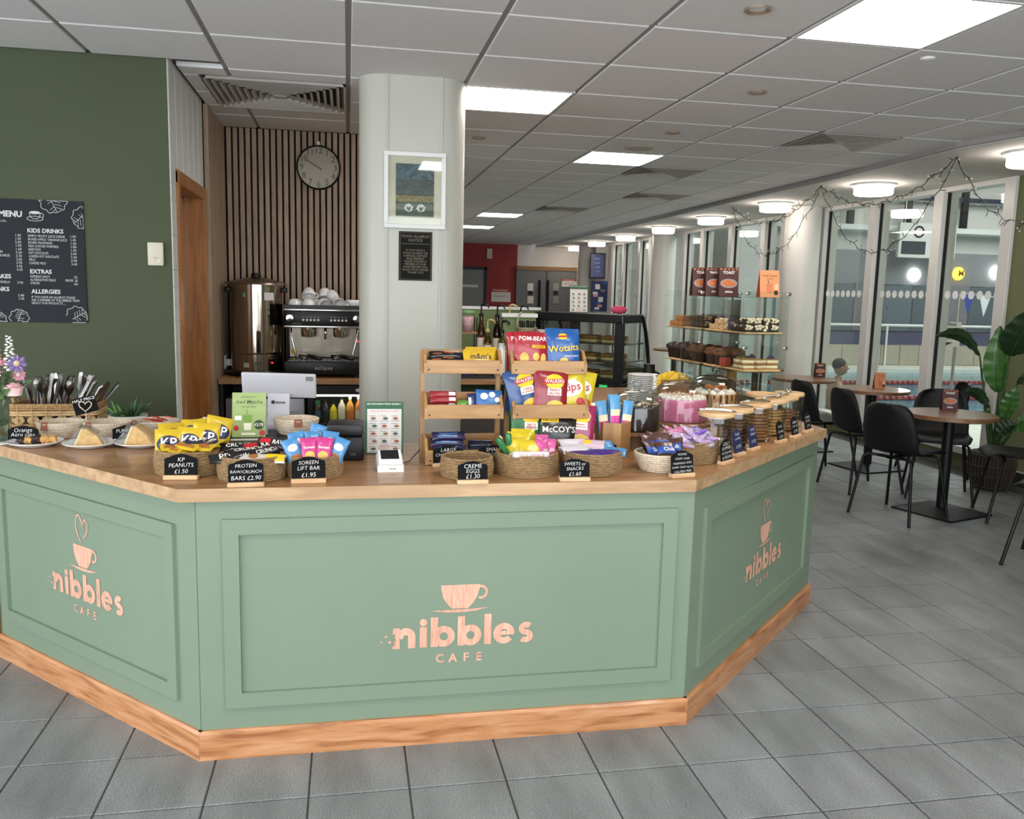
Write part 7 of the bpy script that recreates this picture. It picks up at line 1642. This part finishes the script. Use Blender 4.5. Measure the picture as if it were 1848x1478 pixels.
cg = [(FD, .85), (FD+.015, .93), (FD+.01, .99), (FD-.02, 1.1), (FD-.07, 1.22), (FD-.13, FH-.01)]
for x in (-.004, FWd-.012): MB().tube([(x+.008, y, z) for y, z in cg], .014, 6).build('curved_trim', m_em, cf)
g_ = MB(); n = len(cg); g_.add([(x, y, z) for x in (.01, FWd-.01) for y, z in cg], [(i, i+1, n+i+1, n+i) for i in range(n-1)]); g_.build('curved_glass', m_fglass, cf, True)
for z in (.862, .985, 1.11): MB().box(.02, FWd-.02, .06, FD-.05, z, z+.008).build('shelf', M('shelf_dark', '#2a2a2c', .4), cf)
MB().box(FWd-.16, FWd-.10, -.006, -.001, .80, .835).build('temperature_display', M('lcd_green', '#1f7a3c', .3, emit='#2fae5a', estr=.6), cf)
q = MB(); 
for k in range(12):
    for j in range(4): disc(q, .12+k*.04, .5+j*.06, .012, None, -.001, 8)
tag(q.build('vent_holes', m_black, cf), None, None, None, 'stuff')
CFM = Matrix.Translation(FR) @ Matrix.Rotation(fa, 4, 'Z')
m_pan = M('toasted_bread', '#a9763c', .8, var=.35, scale=50, bump=.4); m_pan2 = M('pale_bread', '#cdb585', .8, var=.2, scale=40)
def sandwich(label, x, y, z):
    t = thing('panini', label, 'sandwich', CFM @ Vector((x, y, z)), fa, 'paninis in the chilled cabinet')
    MB().rbox(-.085, .085, -.05, .05, 0, .022, .008).build('lower_bread', m_pan2, t, 'auto'); MB().rbox(-.083, .083, -.048, .048, .022, .028, .002).build('filling', M('filling', '#8a6a3a', .7, var=.4, scale=60), t); MB().rbox(-.085, .085, -.05, .05, .028, .05, .010).build('upper_bread', m_pan, t, 'auto')
    for k in range(7): MB().box(-.07+k*.023, -.062+k*.023, -.045, .045, .0498, .0515).build('grill_mark', m_choc, t)
for s, z in enumerate((.871, .994, 1.119)):
    for k in range(3): sandwich('toasted panini on the %s shelf of the chilled cabinet, %s' % (('bottom', 'middle', 'top')[s], ('left', 'centre', 'right')[k]), .14+.21*k, .19, z)
X = CFM @ Matrix.Translation((.075, -.002, 1.10))
t = thing('chilled_notice', 'blue round chilled notice stuck on the cabinet door', 'notice', X.translation, fa); MB().box(-.055, .055, -.0035, -.002, -.06, .1).build('card', m_paper, t)
q = MB(); disc(q, 0, .03, .048, None, -.0042, 24); q.build('disc', M('notice_blue', '#2a55a0', .5, var=0), t); q = MB(); text(q, 'CHILLED', 0, .025, .019, y=-.0048, bold=.02); text(q, 'Best Served', 0, .05, .010, y=-.0048); q.build('lettering', mw, t)
P = CFM @ Vector((FWd*.42, .12, FH)); allergy_notice('second food allergy notice on top of the chilled cabinet', P, R(-10), .138, .2, R(-14))
P = CFM @ Vector((FWd-.10, .14, FH)); t = thing('pink_speaker', 'rounded pink portable speaker on the chilled cabinet', 'speaker', P, R(-10)); MB().ball((0, 0, .03), .03, 20, 12, (1.9, 1.0, 1.0)).build('fabric_body', M('speaker_pink', '#c0405f', .7, var=.1, scale=80), t, True); MB().rbox(-.03, .05, -.01, .01, -.0, .006, .002).build('foot', m_white, t)
t = thing('cup_stack', 'black coffee bottles behind the banana box', 'jar', (1.87, 5.13, TOP), 0); MB().lathe([(.0001, 0), (.045, 0), (.05, .1), (.035, .14), (.035, .17), (.0001, .172)], 20, caps=False).build('jar', m_em, t, 'auto'); MB().tube([(.045, 0, .12), (.085, 0, .1), (.08, 0, .04), (.047, 0, .03)], .006, 8).build('handle', m_em, t, True)
# ================================================================ CAFE TABLES AND CHAIRS
m_shell = M('chair_black', '#0d0d0f', .55, var=.04, spec=.35); m_leg = M('chair_leg', '#0b0b0d', .45, var=.05, spec=.35)
m_ttop = WOOD('table_walnut', '#6b4a33', '#8f6848', 'X', 5, .35, .2)
def shell_mesh():
    prof = [(.225, .428, .19), (.215, .442, .205), (.17, .452, .222), (.06, .446, .23), (-.06, .44, .232), (-.14, .45, .232), (-.19, .485, .232), (-.215, .55, .232), (-.235, .63, .228), (-.25, .71, .215), (-.26, .77, .19), (-.264, .805, .15), (-.266, .818, .10)]
    prof = [(y, z if z < .46 else .46+(z-.46)*.93, hw*.87) for y, z, hw in prof]
    nu = 12; vs = []; fs = []
    for j, (y, z, hw) in enumerate(prof):
        back = min(1, max(0, (j-4)/3))
        for i in range(nu+1):
            u = i/nu*2-1; c = abs(u)**2.6
            vs.append((u*hw, y+back*.05*c, z+(1-back)*.018*c*(1 if j > 1 else .3)-(0)))
    for j in range(len(prof)-1):
        for i in range(nu): a = j*(nu+1)+i; fs.append((a, a+1, a+nu+2, a+nu+1))
    bm = bmesh.new(); bv = [bm.verts.new(v) for v in vs]
    for f in fs: bm.faces.new([bv[i] for i in f])
    bmesh.ops.recalc_face_normals(bm, faces=bm.faces[:])
    bmesh.ops.solidify(bm, geom=bm.faces[:], thickness=.007)
    q = MB().bm(bm); return q.mesh('shell', m_shell, True)
sh_me = shell_mesh()
leg_me = {}
for sx in (-1, 1):
    for sy in (-1, 1):
        leg_me[(sx, sy)] = MB().tube([(sx*.08, sy*.13-.02, .425), (sx*.15, sy*.15-.02, .425), (sx*.175, sy*.165-.02, .405), (sx*.225, sy*.225-.01, .008), (sx*.226, sy*.226-.01, 0)], [.0105, .0105, .0105, .0105, .011], 10).mesh('leg', m_leg, True)
fr_me = MB().box(-.09, .09, -.16, -.13, .415, .432).box(-.09, .09, .10, .13, .415, .432).box(-.02, .02, -.16, .13, .412, .424).mesh('under_frame', m_leg)
def chair(label, x, y, rz):
    t = thing('cafe_chair', label, 'chair', (x, y, 0), rz, 'black shell chairs around the tables')
    put('shell', sh_me, t); put('under_frame', fr_me, t)
    for k in leg_me: put('leg', leg_me[k], t)
    return t
chair('black shell chair with its back to the camera, nearest in full view', 3.72, 5.14, R(-67))
chair('black shell chair facing the camera behind the nearest table', 4.42, 5.68, R(148))
chair('black shell chair with its back turned at the second table', 3.96, 5.96, R(-90))
chair('black shell chair at the right picture edge facing the nearest table', 4.50, 4.98, R(62))
chair('black shell chair of which only a leg enters the picture at lower right', 3.93, 4.02, R(35))
chair('black shell chair seen behind the counter corner', 3.95, 6.56, R(-88))
chair('black shell chair between second table and window', 4.93, 6.45, R(70))
tt_me = MB().lathe([(.296, 0), (.302, .003), (.302, .026), (.298, .03), (.0001, .03)], 56, caps=True).mesh('table_top', m_ttop, 'auto')
pole_me = MB().lathe([(.036, .03), (.036, .69)], 24).mesh('pole', m_leg, 'auto')
base_me = MB()
b_ = .23
base_me.add([(-b_, -b_, 0), (b_, -b_, 0), (b_, b_, 0), (-b_, b_, 0), (-b_, -b_, .012), (b_, -b_, .012), (b_, b_, .012), (-b_, b_, .012), (-.05, -.05, .038), (.05, -.05, .038), (.05, .05, .038), (-.05, .05, .038)], [(3, 2, 1, 0), (0, 1, 5, 4), (1, 2, 6, 5), (2, 3, 7, 6), (3, 0, 4, 7), (4, 5, 9, 8), (5, 6, 10, 9), (6, 7, 11, 10), (7, 4, 8, 11), (8, 9, 10, 11)])
base_me = base_me.mesh('base', m_leg); col_me = MB().lathe([(.09, .66), (.09, .672)], 20).mesh('top_plate', m_leg)
def table(label, x, y, rz):
    t = thing('cafe_table', label, 'table', (x, y, 0), rz, 'round walnut pedestal tables')
    put('table_top', tt_me, t, (0, 0, .672)); put('pole', pole_me, t, (0, 0, -.02)); put('base', base_me, t); put('top_plate', col_me, t)
table('round walnut pedestal table nearest the camera', 4.10, 5.2, R(18)); table('round walnut pedestal table, second from the camera', 4.50, 6.70, R(10)); table('round walnut pedestal table behind the cookie jars', 4.36, 7.62, R(5)); table('round walnut pedestal table, fourth along the windows', 4.42, 8.75, 0); table('round walnut pedestal table far along the windows', 4.65, 11.75, 0)
TT = .7025
P = on_z(1714, 741, TT); toast_card('maroon toast menu standing on the nearest table', P, R(-18), 'TOAST', .105, .15, 'table_menu')
P = on_z(1588, 701, TT); latte_card('red and peach iced lattes menu on the second table', P, R(-12), .095, .14)
P = on_z(1480, 681, TT); toast_card('maroon toast menu standing on the third table', P, R(-10), 'TOAST', .10, .14, 'table_menu')
# ---------------------------------------------------------------- strelitzia plant
PC = Vector((5.02, 5.84, 0))
m_rat = M('rattan_dark', '#4a3d33', .7, var=.25, scale=60); m_bleaf = M('big_leaf', '#3f6b2f', .35, var=.2, scale=8, coat=.2); m_dleaf = M('dark_leaf', '#20361f', .4, var=.2, scale=8); m_pstem = M('plant_stem', '#35502a', .5)
pt = thing('potted_plant', 'tall broad leaved plant in a dark rattan pot by the window', 'plant', PC)
MB().lathe([(.0001, .01), (.12, .005), (.16, .12), (.172, .2), (.16, .29), (.145, .3), (.0001, .28)], 36, caps=False).build('pot', M('pot_dark', '#2a231e', .8, var=.2), pt, True)
for k in range(40):
    a = 2*PI*k/40; MB().tube([(r_*math.cos(a), r_*math.sin(a), z) for r_, z in ((.124, .0), (.163, .12), (.176, .2), (.164, .295))], .0035, 5).build('rattan_rib', m_rat, pt)
for z, r_ in ((.03, .135), (.12, .167), (.2, .18), (.28, .17)): MB().tube([(r_*math.cos(2*PI*k/32), r_*math.sin(2*PI*k/32), z) for k in range(32)], .004, 5, True).build('rattan_hoop', m_rat, pt)
def leaf(base_px, mid_px, tip_px, D, width, mat, droop=.0, fold=.25):
    b, m_, e = [at_depth(px, py, d) for (px, py), d in zip((base_px, mid_px, tip_px), D)]
    b, m_, e = b-PC, m_-PC, e-PC
    def c(v): return b*(1-v)**2+(m_*2-(b+e)*.5)*2*v*(1-v)+e*v*v
    side = (e-b).cross(Vector((.45, .85, -.1))).normalized()
    nrm = side.cross(e-b).normalized()
    def fn(u, v):
        w_ = width*math.sin(PI*min(1, (v*.93+.05)))**.7*(1 if v < .97 else .5); s = (u-.5)*2
        return c(v)+side*(s*w_)+nrm*(abs(s)*w_*fold)+nrm*(.012*math.sin(v*34)*abs(s))
    MB().grid(fn, 8, 18).build('leaf', mat, pt, True)
    st = [Vector((0, 0, .28))+Vector((b.x*.1, b.y*.1, 0))]; st2 = b
    pts = [st[0].lerp(st2, i/8)+Vector((0, 0, .10*math.sin(PI*i/8)*0))+(st2-st[0]).cross(Vector((0, 0, 1)))*0 for i in range(9)]
    MB().tube(pts, [.016-.0012*i for i in range(9)], 8).build('stalk', m_pstem, pt, True)
    MB().tube([c(v/10) for v in range(11)], [.006-.0005*v for v in range(11)], 6).build('midrib', m_pstem, pt, True)
d0 = 6.75
leaf((1802, 708), (1797, 660), (1806, 588), (6.7, 6.65, 6.6), .085, m_bleaf, fold=.35)
leaf((1822, 642), (1840, 610), (1868, 555), (6.6, 6.45, 6.3), .12, m_dleaf)
leaf((1768, 640), (1738, 606), (1690, 606), (6.75, 6.7, 6.6), .05, m_dleaf, fold=.5)
leaf((1812, 762), (1822, 730), (1834, 700), (6.6, 6.5, 6.45), .06, m_bleaf)
leaf((1836, 690), (1848, 680), (1872, 700), (6.6, 6.5, 6.4), .06, m_dleaf)
leaf((1786, 735), (1768, 712), (1742, 706), (6.7, 6.7, 6.65), .045, m_dleaf, fold=.5)
leaf((1830, 775), (1852, 760), (1880, 780), (6.5, 6.4, 6.3), .08, m_bleaf)
leaf((1800, 790), (1815, 770), (1838, 768), (6.6, 6.55, 6.5), .06, m_dleaf)
leaf((1790, 770), (1780, 750), (1768, 745), (6.75, 6.75, 6.75), .04, m_bleaf)
# ---------------------------------------------------------------- fairy lights hung from the soffit
m_wire = M('fairy_wire', '#1e2420', .6); m_bulb = M('fairy_bulb', '#cfd4cc', .2)
AN = [Vector((4.26, 4.2, 2.48)), Vector((4.255, 5.571, 2.488)), Vector((4.248, 7.352, 2.488)), Vector((4.347, 9.413, 2.488))]
for n, (a, b, sag, lb) in enumerate([(AN[1], AN[2], .63, 'dark fairy light wire hanging in the deep loop before the large soffit lamp'), (AN[1], AN[2], .24, 'dark fairy light wire in the shallow loop above the deep one'), (AN[2], AN[3], .58, 'dark fairy light wire in the deep loop left of the bright pillar'), (AN[2], AN[3], .25, 'dark fairy light wire in the shallow loop crossing the bright pillar'), (AN[0], AN[1], .5, 'dark fairy light wire running out of the picture at right')]):
    t = thing('fairy_lights', lb, 'fairy lights', (a.x, a.y, a.z), 0, 'fairy light wires under the soffit')
    d = b-a; N = 34
    pts = [d*(i/N)+Vector((.008*math.sin(i*.9), 0, -sag*4*(i/N)*(1-i/N)+.012*math.sin(i*1.7))) for i in range(N+1)]
    MB().tube(pts, .003, 5).build('wire', m_wire, t)
    q = MB(); g2 = MB(); rr = random.Random(n)
    for i in range(1, N):
        e = Vector((rr.uniform(-.5, .5), rr.uniform(-.8, .8), rr.uniform(-1, 1))).normalized()*.05
        q.tube([pts[i], pts[i]+e], .0024, 4); g2.ball(pts[i]+e, .006, 6, 4)
    tag(q.build('twigs', m_wire, t), None, None, None, 'stuff'); tag(g2.build('bulbs', m_bulb, t), None, None, None, 'stuff')
